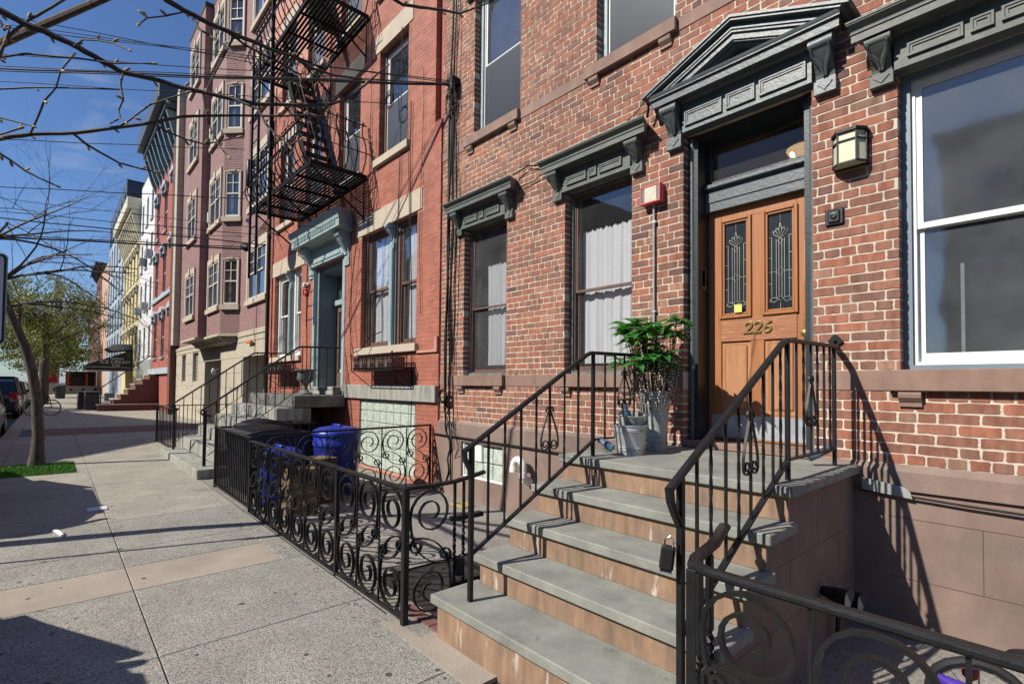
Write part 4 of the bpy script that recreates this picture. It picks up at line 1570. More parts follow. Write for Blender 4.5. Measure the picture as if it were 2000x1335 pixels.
stair_rail(-1.17, 'black iron railing with moulded handrail on the right side of the door 226 steps', 1.935, 1.155, 3.20, 1.872, 4.10, 1.885, 2.03, 0.245, 3.235,
           [2.17, 2.30, 2.45, 2.59, 2.73, 2.89, 3.02, 3.13], [3.38, 3.50, 3.63, 3.75, 3.88, 4.0],
           [(2.73, 1.47, 1.11), (3.63, 1.67, 1.32)], (2.03, 0.52), (3.24, 1.165), 4.09, False)
Rr = stair_rail(-2.57, 'black iron railing left of the door 226 steps beside the metal buckets', 1.90, 1.175, 3.10, 1.848, 4.2, 1.86, 1.965, 0.245, 3.15,
           [2.10, 2.24, 2.385, 2.53, 2.665, 2.82, 2.975], [3.30, 3.43, 3.56, 3.70, 3.84, 3.98],
           [(2.665, 1.44, 1.11), (3.56, 1.72, 1.40)], (1.965, 0.53), (3.17, 1.17), 4.2, False)
# wall bracket at the end of the right handrail
w = MB()
w.sweep([(-1.17, 4.10, 1.884), (-1.19, 4.2, 1.89), (-1.215, 4.285, 1.895)], SEC_RAIL, up=(0, 0, 1))
w.prism([(-1.265, 1.93), (-1.215, 1.89), (-1.165, 1.93), (-1.19, 1.965), (-1.215, 1.985), (-1.24, 1.965)], 'y', 4.275, 4.295)
w.ball((-1.215, 4.27, 1.935), 0.014)
w.build('wall_bracket', 'iron', [o for o in S.objects if o.name == 'stair_railing'][0])

def key_box(x, y, z, label, rz=0.0, s=1.0):
    T = thing('key_box', label, 'lockbox', (x, y, z))
    m = MB()
    m.box(-0.03*s, 0.03*s, -0.022, 0.022, -0.06*s, 0.045*s, 0.010)
    o = m.build('body', 'blackplastic')
    o.parent = T
    m = MB()
    m.box(-0.026*s, 0.026*s, -0.0235, 0.0235, -0.068*s, -0.0605*s, 0.002)
    o = m.build('metal_base', 'chrome')
    o.parent = T
    m = MB()
    m.tube([(-0.018, 0, 0.04), (-0.018, 0.0, 0.07), (0, 0, 0.085), (0.018, 0, 0.07), (0.018, 0, 0.04)], 0.004, 6)
    o = m.build('shackle', 'chrome', smooth=True)
    o.parent = T
    T.rotation_euler = (0, 0.12, rz)
key_box(-1.20, 1.975, 0.865, 'black key lockbox hanging on the right newel post of the door 226 steps', 0.5)
key_box(-3.06, 2.24, 0.275, 'black key lockbox hanging low on the twisted fence bars left of the steps', 0.9, 1.15)

def solar_light(p, d, label, L_=0.13):
    m = MB()
    d = Vector(d).normalized()
    p = Vector(p)
    m.tube([p, p+d*L_*0.35, p+d*L_*0.36, p+d*L_*0.5, p+d*L_*0.51, p+d*L_], [0.022, 0.026, 0.027, 0.027, 0.030, 0.034], 12)
    T = thing('clip_light', label, 'spotlight', tuple(p))
    o = m.build('barrel', 'blueclip', T, smooth=True)
    m = MB()
    m.tube([p+d*L_, p+d*(L_+0.006)], 0.030, 12)
    m.build('lens', 'carglass', T)
    m = MB()
    m.tube([p+d*L_*0.62, p+d*L_*0.72], 0.0335, 12)
    m.build('ring', 'blueclip', T)
solar_light((-2.56, 3.21, 1.17), (0.6, 0.35, -0.45), 'small blue and black clip light at the foot of the left railing beside the bucket')
solar_light((-2.55, 3.52, 1.44), (0.12, 0.25, -0.9), 'small black clip light hanging from the left railing above the bucket')
solar_light((-1.17, 4.05, 1.175), (-0.55, -0.45, -0.32), 'blue clip light on the bottom bar of the right railing near the wall', 0.17)
# ------------------------------------------------------------------ things on and round facade 226
def bucket(cx, cy, z, rb, rt, h, label, tilt=0.0, ribs=True, mat='galv', group=None, ear=True):
    T = thing('metal_bucket' if h < 0.35 else 'flower_vase', label, 'bucket' if h < 0.35 else 'vase', (cx, cy, z), group)
    pr = [(rb*0.96, 0.006), (rb, 0.0), (rb, 0.012)]
    if ribs:
        for t in (0.16, 0.24, 0.80, 0.86):
            r = rb+(rt-rb)*t
            pr += [(r-0.001, h*(t-0.02)), (r+0.004, h*t), (r-0.001, h*(t+0.02))]
    pr += [(rt-0.002, h-0.012), (rt+0.006, h-0.008), (rt+0.007, h), (rt-0.004, h), (rt-0.006, h*0.9), (rb*0.97, 0.014)]
    mb = MB()
    mb.lathe(0, 0, pr, 32, cap=False)
    mb.lathe(0, 0, [(0.001, 0.013), (rb*0.97, 0.014)], 32, cap=False)
    o = mb.build('pail', mat, smooth=True)
    o.parent = T
    if ear:
        m = MB()
        a = [(-(rt+0.004), 0, h-0.03)]+[(-(rt+0.012)*math.cos(t), 0.035*math.sin(t)-0.0, h-0.03-0.09*math.sin(t)) for t in [i/12*PI for i in range(13)]]
        m.tube(a, 0.0035, 6)
        o = m.build('handle', 'galvdull', smooth=True)
        o.parent = T
    T.rotation_euler = (tilt, tilt*0.6, 0.5)
    return T
bucket(-2.445, 3.47, 1.0455, 0.108, 0.138, 0.235, 'shiny galvanised bucket standing on the stoop landing in front of the tall vase')
bucket(-2.475, 3.50, 1.185, 0.085, 0.105, 0.185, 'small mottled galvanised bucket tilted inside the larger bucket', 0.16, False, 'galvdull')
bucket(-2.47, 3.86, 1.0455, 0.095, 0.128, 0.50, 'tall galvanised flower vase on the landing holding the green leafy plant', 0, True, 'galvdull')

def plant():
    T = thing('potted_plant', 'green leafy plant with pale willow buds growing from the tall metal vase beside the door', 'plant', (-2.47, 3.86, 1.5))
    rng = random.Random(5)
    st = MB()
    cat = MB()
    leaves = {}
    base = Vector((-2.47, 3.86, 1.50))
    def leaf(mb, p, d, L_, w):
        d = d.normalized()
        side = d.cross(Vector((rng.uniform(-.3, .3), rng.uniform(-.3, .3), 1))).normalized()
        up = side.cross(d).normalized()
        n = 6
        vs = []
        for i in range(n+1):
            t = i/n
            c = p+d*(L_*t)-Vector((0, 0, 1))*(L_*0.35*t*t)+up*0.0
            ww = w*math.sin(min(1, t*1.08+0.04)*PI)**0.8*0.5
            vs += [c-side*ww+up*ww*0.35, c, c+side*ww+up*ww*0.35]
        fs = []
        for i in range(n):
            a = i*3
            fs += [(a, a+1, a+4, a+3), (a+1, a+2, a+5, a+4)]
        mb.add(vs, fs)
    nleaf = 0
    lvs = []
    for k in range(30):
        an = rng.uniform(0, 2*PI)
        rr = rng.uniform(0.04, 0.31)
        top = base+Vector((math.cos(an)*rr, math.sin(an)*rr*0.8-0.05, rng.uniform(0.22, 0.62)))
        b0 = base+Vector((math.cos(an)*0.05, math.sin(an)*0.05, -0.35))
        mid = (b0+top)/2+Vector((math.cos(an)*rr*0.05, 0, 0.12))
        pts = [b0, base+Vector((math.cos(an)*0.06, math.sin(an)*0.06, 0.0)), mid, top]
        st.tube(pts, [0.006, 0.005, 0.004, 0.003], 5)
        for q in range(10):
            a2 = q*2*PI/10+rng.uniform(-.3, .3)
            dr = Vector((math.cos(a2), math.sin(a2), rng.uniform(-0.05, 0.75)))
            lb = MB()
            leaf(lb, top+Vector((0, 0, rng.uniform(-0.03, 0.02))), dr, rng.uniform(0.14, 0.24), rng.uniform(0.052, 0.078))
            lvs.append(lb)
    for k in range(44):
        an = rng.uniform(0, 2*PI)
        rr = rng.uniform(0.05, 0.27)
        b0 = base+Vector((math.cos(an)*0.04, math.sin(an)*0.04, -0.30))
        top = base+Vector((math.cos(an)*rr, math.sin(an)*rr*0.8-0.03, rng.uniform(0.30, 0.66)))
        pts = [b0.lerp(top, t)+Vector((math.cos(an), math.sin(an), 0))*0.05*math.sin(t*PI) for t in [0, .25, .5, .75, 1]]
        st.tube(pts, 0.0028, 4)
        for t in [0.35+0.65*i/19 for i in range(20)]:
            p = b0.lerp(top, t)+Vector((math.cos(an), math.sin(an), 0))*0.05*math.sin(t*PI)
            cat.ball((p.x+rng.uniform(-.008, .008), p.y+rng.uniform(-.008, .008), p.z), rng.uniform(0.0045, 0.007), 5, 4, (1, 1, 1.5))
    st.build('stem', 'stem', T)
    cat.build('willow_bud', 'catkin', T, kind='stuff')
    for lb in lvs:
        lb.build('leaf', 'leaf', T, smooth=True, fix=False)
plant()

def fire_box():
    T = thing('alarm_box', 'red metal fire department box with a framed cream notice between window and door', 'alarm box', (-2.73, 4.3, 3.33))
    m = MB()
    x0, x1, z0, z1 = -2.862, -2.642, 3.345, 3.515
    yf = 4.205
    m.box(x0, x1, yf+0.012, 4.295, z0, z1)
    sash_frame(m, x0, x1, z0, z1, yf, yf+0.012, 0.012)
    m.build('case', 'redbox', T)
    m = MB()
    m.box(x0+0.012, x0+0.05, yf+0.006, yf+0.011, z0+0.012, z1-0.012)
    m.box(x1-0.042, x1-0.012, yf+0.006, yf+0.011, z0+0.012, z1-0.012)
    m.build('side_strip', 'casing_grey', T)
    m = MB()
    m.box(x0+0.05, x1-0.042, yf+0.005, yf+0.0115, z0+0.014, z1-0.014)
    m.build('notice', 'paper', T)
    C = thing('conduit', 'thin dark steel conduit pipe dropping from the red box down behind the plant', 'pipe', (-2.74, 4.28, 2.2))
    m = MB()
    m.tube([(-2.748, 4.27, 3.344), (-2.748, 4.275, 3.20), (-2.745, 4.275, 1.78)], 0.011, 8)
    m.build('pipe', 'galvdull', C, smooth=True)
    m = MB()
    m.box(-2.765, -2.725, 4.262, 4.29, 3.16, 3.185)
    m.box(-2.765, -2.725, 4.262, 4.29, 2.30, 2.315)
    m.build('strap', 'galv', C)
fire_box()

def wall_lamp():
    T = thing('wall_lantern', 'half octagonal cream glass wall lantern with black metal frame right of the door', 'lamp', (-1.12, 4.3, 3.2))
    cx, y = -1.105, 4.295
    w, d = 0.105, 0.115
    def poly(k): return [(cx-w*k, y), (cx-w*k, y-d*0.45*k), (cx-w*0.55*k, y-d*k), (cx+w*0.55*k, y-d*k), (cx+w*k, y-d*0.45*k), (cx+w*k, y)]
    g = MB()
    g.prism(poly(0.95), 'z', 3.205, 3.425)
    g.build('glass_panel', 'lampglass', T)
    f = MB()
    for z, h, k in ((3.198, 0.012, 1.02), (3.362, 0.008, 1.0), (3.425, 0.014, 1.06)):
        P = poly(k)
        for i in range(5):
            f.bar([(P[i][0], P[i][1], z+h/2), (P[i+1][0], P[i+1][1], z+h/2)], 0.010, h)
    f.prism(poly(1.06), 'z', 3.4395, 3.448)
    P = poly(1.0)
    for i in range(1, 5):
        f.box(P[i][0]-0.004, P[i][0]+0.004, P[i][1]-0.004, P[i][1]+0.004, 3.2, 3.43)
    f.box(cx-w, cx+w, y-0.006, y+0.002, 3.19, 3.45)
    f.build('lantern_frame', 'iron', T)
wall_lamp()

def bell():
    T = thing('door_bell', 'small square black cast door bell on the bricks right of the door', 'bell', (-1.215, 4.29, 2.86))
    m = MB()
    m.box(-1.275, -1.155, 4.275, 4.298, 2.80, 2.92, 0.006)
    m.box(-1.255, -1.175, 4.262, 4.2751, 2.815, 2.905, 0.008)
    m.lathe(-1.215, 2.862, [(0.025, 4.263), (0.024, 4.254), (0.014, 4.252), (0.012, 4.258)], 16, 'y')
    m.build('bell_plate', 'blackplastic', T)
bell()

def pvc():
    T = thing('vent_pipe', 'white plastic gooseneck vent pipe coming out of the brown base wall', 'pipe', (-4.5, 4.25, 0.4))
    m = MB()
    pts = [(-4.42, 4.30, 0.45), (-4.42, 4.20, 0.45), (-4.42, 4.15, 0.47), (-4.42, 4.14, 0.52), (-4.42, 4.14, 0.62)]
    pts += [(-4.42-0.085+0.085*math.cos(t), 4.14, 0.62+0.085*math.sin(t)) for t in [i/8*PI for i in range(1, 9)]]
    pts += [(-4.59, 4.14, 0.56)]
    m.tube(pts, 0.042, 14)
    m.build('pipe', 'pvc', T, smooth=True)
    m = MB()
    m.tube([(-4.42, 4.14, 0.50), (-4.42, 4.14, 0.56)], 0.049, 14)
    m.tube([(-4.59, 4.14, 0.55), (-4.59, 4.14, 0.60)], 0.049, 14)
    m.tube([(-4.42, 4.245, 0.45), (-4.42, 4.20, 0.45)], 0.052, 14)
    m.build('collar', 'pvc', T, smooth=True)
pvc()

def base_pipes():
    m = MB()
    m.tube([(-6.5, 4.245, 0.86), (-6.33, 4.245, 0.855), (-4.2, 4.245, 0.835), (-2.83, 4.245, 0.80)], 0.013, 7)
    m.build('conduit', 'iron_old', label='black conduit clipped along the brown base wall left of the steps', cat='pipe')
    m = MB()
    m.tube([(-1.04, 4.245, 0.884), (-0.5, 4.245, 0.862), (0.8, 4.245, 0.835), (2.3, 4.245, 0.82)], 0.008, 7)
    m.build('conduit', 'iron_old', label='thin dark cable running along the brown base wall right of the steps', cat='cable')
    m = MB()
    m.prism([(-1.05, 0.97), (-0.80, 0.93), (-0.77, 0.90), (-0.76, 0.86), (-1.04, 0.885)], 'y', 4.235, 4.245)
    m.build('metal_flashing', 'galvdull', label='crumpled grey metal flashing scrap on the brown base beside the landing', cat='flashing')
    T = thing('flood_light', 'twin black flood light on the shaded side wall of the stoop', 'flood light', (-1.08, 3.75, 0.25))
    for y, z in ((3.60, 0.33), (3.86, 0.24)):
        m = MB()
        m.tube([(-1.10, y, z), (-1.0, y-0.02, z+0.0), (-0.96, y-0.03, z-0.01)], [0.03, 0.05, 0.07], 12)
        o = m.build('lamp_head', 'blackplastic', T, smooth=True)
        m = MB()
        m.tube([(-0.9585, y-0.03, z-0.01), (-0.955, y-0.03, z-0.01)], [0.064, 0.064], 12)
        m.build('lens', 'galvdull', o)
    m = MB()
    m.tube([(-1.09, 3.73, 0.28), (-1.05, 3.73, 0.2), (-1.06, 3.73, 0.0)], 0.014, 6)
    m.build('cable_tail', 'blackplastic', T)
base_pipes()

def wall_cables():
    T = thing('service_cables', 'black service cables running down the left edge of the brown brick facade', 'cable', (-6.1, 4.25, 3.0))
    rng = random.Random(8)
    def run(x0, x1, z0, z1, r, wob, seed):
        g = random.Random(seed)
        pts = []
        n = 26
        a, b = g.uniform(0, 6), g.uniform(0, 6)
        for i in range(n+1):
            t = i/n
            pts.append((x0+(x1-x0)*t+wob*math.sin(t*9+a)+wob*0.5*math.sin(t*23+b), 4.245+0.012*math.sin(t*14+b), z0+(z1-z0)*t))
        m = MB()
        m.tube(pts, r, 7)
        m.build('cable', 'cable', T, smooth=True)
    run(-6.13, -6.20, 8.2, 1.5, 0.016, 0.012, 1)
    run(-6.13, -6.22, 6.0, 1.2, 0.020, 0.008, 2)
    run(-6.04, -6.12, 8.2, 2.2, 0.009, 0.03, 3)
    run(-5.98, -6.02, 8.2, 1.9, 0.006, 0.03, 4)
    run(-6.02, -5.98, 6.1, 0.9, 0.007, 0.03, 5)
    run(-6.08, -6.06, 6.1, 0.2, 0.011, 0.02, 6)
    run(-6.16, -6.10, 1.5, 0.15, 0.012, 0.05, 7)
    for s in range(7):
        m = MB()
        cx, cz = -6.08+rng.uniform(-.06, .06), 5.75+rng.uniform(-.2, .2)
        m.tube([(cx+0.07*math.cos(t)*rng.uniform(.8, 1.2), 4.22-0.02*s % 0.05, cz+0.16*math.sin(t)) for t in [i/14*2*PI for i in range(14)]], 0.006, 6, closed=True)
        m.build('cable_loop', 'cable', T)
    m = MB()
    m.ball((-6.05, 4.2, 5.9), 0.06, 8, 6, (0.8, 0.8, 1.6))
    m.box(-6.15, -6.0, 4.16, 4.29, 5.93, 6.03)
    m.build('clamp', 'cable', T)
    m = MB()
    m.tube([(-6.20+0.085*math.cos(t), 4.20, 1.42+0.085*math.sin(t)) for t in [i/16*2*PI for i in range(16)]], 0.02, 8, closed=True)
    m.build('coil', 'cable', T)
    for s in range(4):
        g = random.Random(30+s)
        m = MB()
        m.tube([(-6.1+g.uniform(-.02, .1), 4.2, 1.2), (-6.0+g.uniform(0, .15), 4.18, 0.9), (-5.85+g.uniform(-.1, .05), 4.15, 0.75+g.uniform(-.1, .1)), (-6.0, 4.2, 0.6)], 0.005, 6)
        m.build('cable_loop', 'cable', T)
    m = MB()
    m.tube([(-4.75, 4.23, 4.22), (-4.5, 4.26, 4.27), (-4.2, 4.24, 4.17)], 0.008, 6)
    m.tube([(-4.66, 4.26, 4.05), (-4.4, 4.27, 4.06), (-4.15, 4.24, 4.12)], 0.006, 6)
    m.tube([(-3.2, 4.22, 4.17), (-2.95, 4.27, 4.32), (-2.80, 4.22, 4.38)], 0.005, 6)
    m.tube([(-2.78, 4.15, 4.38), (-2.76, 4.2, 4.28), (-2.79, 4.22, 4.19)], 0.012, 6)
    m.build('cable', 'cable', T)
wall_cables()

def kid_bike():
    T = thing('childs_bicycle', 'small purple and black childs bicycle lying in the right yard behind the fence', 'bicycle', (-0.1, 3.0, 0))
    rng = random.Random(2)
    for cx, cy in ((-0.32, 3.05), (0.32, 2.95)):
        m = MB()
        m.tube([(cx+0.17*math.cos(t), cy+0.02*math.sin(t*2), 0.22+0.17*math.sin(t)) for t in [i/20*2*PI for i in range(20)]], 0.022, 8, closed=True)
        o = m.build('wheel', 'rubber', T, smooth=True)
        m = MB()
        m.tube([(cx+0.15*math.cos(t), cy+0.02*math.sin(t*2), 0.22+0.15*math.sin(t)) for t in [i/20*2*PI for i in range(20)]], 0.009, 6, closed=True)
        for i in range(8):
            m.tube([(cx, cy, 0.22), (cx+0.15*math.cos(i*PI/4), cy, 0.22+0.15*math.sin(i*PI/4))], 0.003, 4)
        m.build('rim', 'chrome', o)
    m = MB()
    m.tube([(-0.32, 3.05, 0.22), (0.0, 3.0, 0.2), (0.25, 2.96, 0.48), (-0.12, 3.02, 0.42), (0.0, 3.0, 0.2)], 0.018, 8)
    m.tube([(0.32, 2.95, 0.22), (0.25, 2.96, 0.48), (0.22, 2.96, 0.58)], 0.018, 8)
    m.build('frame', 'purple', T, smooth=True)
    m = MB()
    m.tube([(0.2, 2.78, 0.60), (0.22, 2.96, 0.56), (0.2, 3.14, 0.60)], 0.014, 8)
    m.build('handlebar', 'blackplastic', T)
    m = MB()
    m.ball((-0.13, 3.02, 0.48), 0.07, 10, 6, (1.5, 0.8, 0.5))
    m.build('saddle', 'blackplastic', T, smooth=True)
    m = MB()
    m.lathe(-0.36, 3.15, [(0.01, 0.26), (0.03, 0.28), (0.035, 0.32), (0.015, 0.345)], 12)
    m.build('bell_cover', 'redplastic', T)
    m = MB()
    m.tube([(-0.45, 2.98, 0.30), (-0.3, 2.95, 0.27), (-0.1, 2.93, 0.25), (0.15, 2.92, 0.27)], [0.02, 0.05, 0.06, 0.03], 10)
    m.build('chain_guard', 'purple', T, smooth=True)
kid_bike()
# ------------------------------------------------------------------ red house 224
def house_224():
    rng = random.Random(17)
    Yr = 4.27
    H = thing('brick_house', 'painted red brick row house number 224 with black fire escape and pale blue door hood', 'house', (-10.5, Yr, 0))
    xl, xr = -14.70, -6.425
    WA = (-9.05, -7.07, 2.235, 4.35)
    WB = (-14.08, -12.16, 2.235, 4.33)
    DR = (-11.40, -9.755, 1.36, 4.12)
    GB = (-9.03, -7.05, 0.10, 1.31)
    BD = (-11.55, -10.75, 0.0, 1.0)
    ups = []
    for z0 in (5.60, 8.65, 11.7):
        for x0, x1 in ((-8.44, -7.43), (-10.20, -9.20), (-12.05, -11.05), (-13.85, -12.85)):
            ups.append((x0, x1, z0, z0+1.98))
    holes = [WA, WB, DR, GB, BD]+ups
    top = 14.6
    w = MB()
    xs_ = -6.60
    holed(w, xl, xs_, -0.1, top, Yr, Yr+0.28, holes)
    # recessed slot by the party line above the second floor, flush below
    w.quad((xs_, Yr, -0.1), (xr, Yr, -0.1), (xr, Yr, 5.60), (xs_, Yr, 5.60))
    w.quad((xs_, Yr+0.09, 5.60), (xr, Yr+0.09, 5.60), (xr, Yr+0.09, top), (xs_, Yr+0.09, top))
    w.quad((xs_, Yr, 5.60), (xs_, Yr+0.09, 5.60), (xs_, Yr+0.09, top), (xs_, Yr, top))
    w.quad((xs_, Yr, 5.60), (xr, Yr, 5.60), (xr, Yr+0.09, 5.60), (xs_, Yr+0.09, 5.60))
    w.quad((xr, Yr, -0.1), (xr, Yr+0.3, -0.1), (xr, Yr+0.3, 5.6), (xr, Yr, 5.6))
    w.quad((xl, Yr, -0.1), (xl, Yr+0.3, -0.1), (xl, Yr+0.3, top), (xl, Yr, top))
    wall = w.build('wall', 'red_mortar', H)
    sh = MB()
    sh.box(xl+0.01, xr-0.01, Yr+1.4, YB, -0.1, top-0.01)
    sh.box(xl+0.01, xl+0.2, Yr+0.28, Yr+1.4, -0.1, top-0.01)
    sh.box(xr-0.3, xr-0.01, Yr+0.29, Yr+1.4, -0.1, top-0.01)
    for z in (0.95, 4.7, 7.9, 10.9):
        sh.box(xl+0.2, xr-0.3, Yr+0.28, Yr+1.4, z, z+0.25)
    sh.build('inner_wall', 'dark', H)
    rf = MB()
    rf.box(xl, xr, Yr, YB, top, top+0.2)
    rf.box(xl-0.05, xr+0.05, Yr-0.5, Yr+0.1, top-0.6, top+0.25)
    rf.build('roof', 'tealdark', H)
    st = []
    bh = holes+[(-9.75, -6.30, 1.315, 1.57), (-9.30, -6.90, 4.34, 4.70), (-14.30, -11.95, 4.32, 4.70), (-9.17, -6.98, 2.10, 2.235), (-14.2, -12.08, 2.10, 2.235)]
    for u in ups:
        bh += [(u[0]-0.18, u[1]+0.16, u[3], u[3]+0.35), (u[0]-0.1, u[1]+0.1, u[2]-0.14, u[2])]
    lay_bricks(wall, xl, xs_, 0.0, 5.6, Yr, bh, pal224, 'red_brick', 0.0675, 0.209, 0.0075, rng, jit=0.0008, proud=0.0025, depth=0.10, header_every=999, store=st)
    lay_bricks(wall, xs_, xr, 0.0, 5.6, Yr, bh, pal224, 'red_brick', 0.0675, 0.209, 0.0075, rng, header_every=999, store=st)
    lay_bricks(wall, xl, xs_, 5.6, 9.2, Yr, bh, pal224, 'red_brick', 0.0675, 0.209, 0.0075, rng, header_every=999, store=st)
    finish_bricks(wall, st, Yr, pal224, M['red_brick'], rng, 0.0008, 0.0025, 0.09, 300)
    m = MB()
    m.box(xs_, xr, Yr+0.087, Yr+0.0895, 5.62, top-0.1)
    for i in range(5):
        m.box(xs_-0.05+i*0.03, xr, Yr-0.004, Yr+0.088, 5.60-0.07*(5-i)+0.002, 5.60-0.07*(4-i))
    m.build('corbelled_slot', 'red_brick', H).data.color_attributes.new('Col', 'FLOAT_COLOR', 'POINT').data.foreach_set('color', [0.40, 0.092, 0.06, 1]*len(m.v))
    # string course ledge beside the window
    m = MB()
    m.box(-7.0, -6.43, Yr-0.035, Yr+0.02, 2.075, 2.115)
    m.box(-6.50, -6.43, Yr-0.035, Yr+0.02, 2.116, 2.31)
    m.build('string_course', 'red_mortar', H)
    # stone dressings
    m = MB()
    m.box(-9.745, -8.1, Yr-0.06, Yr+0.05, 1.315, 1.57, 0.008)
    m.box(-8.097, -6.43, Yr-0.06, Yr+0.05, 1.315, 1.57, 0.008)
    m.build('water_table', 'greystone', H)
    def lintel(x0, x1, z0, z1):
        for a, b in ((x0, (x0+x1)/2-0.002), ((x0+x1)/2+0.002, x1)):
            q = MB()
            q.box(a, b, Yr-0.016, Yr+0.05, z0+0.001, z1, 0.003)
            q.build('lintel', 'sandstone', H)
    lintel(-9.28, -6.92, 4.35, 4.69)
    lintel(-14.28, -11.97, 4.33, 4.69)
    def sill2(x0, x1, z0, z1):
        q = MB()
        q.box(x0, x1, Yr-0.07, Yr+0.10, z0, z1, 0.004)
        q.build('sill', 'sandstone', H)
    sill2(-9.16, -7.0, 2.11, 2.236)
    sill2(-14.19, -12.09, 2.11, 2.236)
    for u in ups:
        q = MB()
        q.box(u[0]-0.17, u[1]+0.15, Yr-0.016, Yr+0.05, u[3]+0.001, u[3]+0.34, 0.003)
        q.build('lintel', 'sandstone', H)
        sill2(u[0]-0.09, u[1]+0.09, u[2]-0.13, u[2])
    # glass block basement window
    m = MB()
    holed(m, GB[0], GB[1], GB[2], GB[3], Yr+0.02, Yr+0.06, [(GB[0]+0.01, GB[1]-0.01, GB[2]+0.01, GB[3]-0.01)])
    bw = m.build('glass_block_window', 'greystone', H)
    nx, nz = 8, 6
    me = None
    bwid, bh_ = (GB[1]-GB[0]-0.02)/nx, (GB[3]-GB[2]-0.02)/nz
    q = MB()
    q.box(0, bwid-0.011, 0, 0.08, 0, bh_-0.011, 0.010)
    me = q.mesh('glass_block', M['glassblock'])
    for i in range(nx):
        for j in range(nz):
            place('glass_block', me, bw, (GB[0]+0.01+i*bwid+0.0055, Yr+0.025, GB[2]+0.01+j*bh_+0.0055))
    q = MB()
    q.box(GB[0]+0.01, GB[1]-0.01, Yr+0.045, Yr+0.055, GB[2]+0.01, GB[3]-0.01)
    q.build('mortar_joint', 'greystone', bw)
    # upper windows
    for u in ups:
        double_hung(H, *u, Yr, 'white', 'brown_frame', 0.05, 0.07, (u[2]+u[3])/2, 'glass', None, rng, lower_screen=True)
    # paired windows with a painted pilaster mullion
    def paired(W, frame, cas, cf, outer=None):
        xm = (W[0]+W[1])/2+0.12
        a = (W[0], xm-0.085, W[2], W[3])
        b = (xm+0.085, W[1], W[2], W[3])
        for q_ in (a, b):
            double_hung(H, *q_, Yr, frame, cas, 0.05, cf, (W[2]+W[3])/2+0.0, 'glass', (q_[0]+0.1, q_[1]-0.1, W[2]+0.1, W[3]-0.12) if outer is None else None, rng)
        p = MB()
        p.box(xm-0.084, xm+0.084, Yr+0.06, Yr+0.2, W[2]+0.002, W[3]-0.002)
        po = p.build('mullion', 'tealdark', H)
        p = MB()
        p.box(xm-0.05, xm+0.05, Yr+0.0, Yr+0.06, W[2]+0.003, W[3]-0.42, 0.006)
        p.box(xm-0.03, xm+0.03, Yr-0.006, Yr+0.0, W[2]+0.1, W[3]-0.48)
        p.build('pilaster', 'teal', po)
        console(po, xm-0.065, xm+0.065, W[3]-0.01, W[3]-0.44, Yr+0.05, 'teal', 0.13)
        return po
    paired(WA, 'brown_frame', 'brown_frame', 0.07)
    paired(WB, 'white', 'white', 0.09, 1)
    m = MB()
    m.box(-13.99, -13.25, Yr+0.02, Yr+0.04, 2.3, 3.2)
    # door surround
    yr = Yr
    hood = MB()
    mitred(hood, [(yr+0.01, 4.53), (yr-0.10, 4.53), (yr-0.16, 4.56), (yr-0.33, 4.57), (yr-0.33, 4.56), (yr-0.345, 4.56), (yr-0.345, 4.70), (yr-0.36, 4.71),
                  (yr-0.37, 4.78), (yr-0.41, 4.84), (yr-0.41, 4.90), (yr+0.01, 4.96)], -11.90, -9.28, yr, 0.42)
    ho = hood.build('door_hood', 'teal', H)
    q = MB()
    for i in range(26):
        x = -11.68+i*(2.18/25)
        q.box(x-0.022, x+0.022, yr-0.362, yr-0.346, 4.615, 4.69)
    q.build('dentil', 'teal', ho, kind='stuff')
    q = MB()
    q.box(-11.55, -9.62, yr-0.05, yr+0.05, 4.12, 4.53)
    q.box(-11.3, -9.9, yr-0.07, yr-0.05, 4.20, 4.24)
    q.box(-11.45, -9.75, yr-0.09, yr-0.05, 4.12, 4.16)
    q.build('frieze', 'teal', ho)
    console(ho, -11.62, -11.40, 4.56, 3.90, yr, 'teal', 0.26)
    console(ho, -9.755, -9.545, 4.56, 3.90, yr, 'teal', 0.26)
    m = MB()
    m.box(-11.395, -11.20, yr+0.04, yr+0.50, 1.37, 4.115)
    m.box(-9.93, -9.76, yr+0.04, yr+0.50, 1.37, 4.115)
    m.box(-11.2, -9.93, yr+0.10, yr+0.50, 3.98, 4.115)
    dfm = m.build('door_surround', 'tealdark', H)
    for a_ in (-11.42, -9.86):
        m = MB()
        m.box(a_, a_+0.12, yr-0.02, yr+0.06, 1.37, 4.115, 0.008)
        m.build('pilaster', 'teal', dfm)
    m = MB()
    for z0, z1 in ((1.5, 1.9), (2.0, 3.3), (3.4, 3.9)):
        sash_frame(m, yr+0.12, yr+0.42, z0, z1, 0, 1, 0.02) if False else None
        m.box(-11.20, -11.192, yr+0.12, yr+0.13, z0, z1)
        m.box(-11.20, -11.192, yr+0.42, yr+0.43, z0, z1)
        m.box(-11.20, -11.192, yr+0.131, yr+0.419, z0, z0+0.01)
        m.box(-11.20, -11.192, yr+0.131, yr+0.419, z1-0.01, z1)
    m.build('panel_moulding', 'teal', dfm)
    m = MB()
    m.box(-11.2, -9.93, yr+0.36, yr+0.48, 3.30, 3.42, 0.01)
    m.build('transom_bar', 'teal', dfm)
    m = MB()
    m.box(-11.19, -9.94, yr+0.44, yr+0.45, 3.42, 3.98)
    m.build('transom_pane', 'glass_dark', dfm)
    m = MB()
    sash_frame(m, -11.14, -10.02, 1.38, 3.29, yr+0.42, yr+0.47, 0.13, 0.45)
    do = m.build('front_door', 'brown_frame', H)
    m = MB()
    m.box(-11.0, -10.15, yr+0.445, yr+0.452, 1.84, 3.15)
    m.build('pane', 'glass_dark', do)
    text_obj('224', 0.17, 0.003, 'brass', do, (-10.72, yr+0.435, 2.78), 'house_number', shear=0.2)
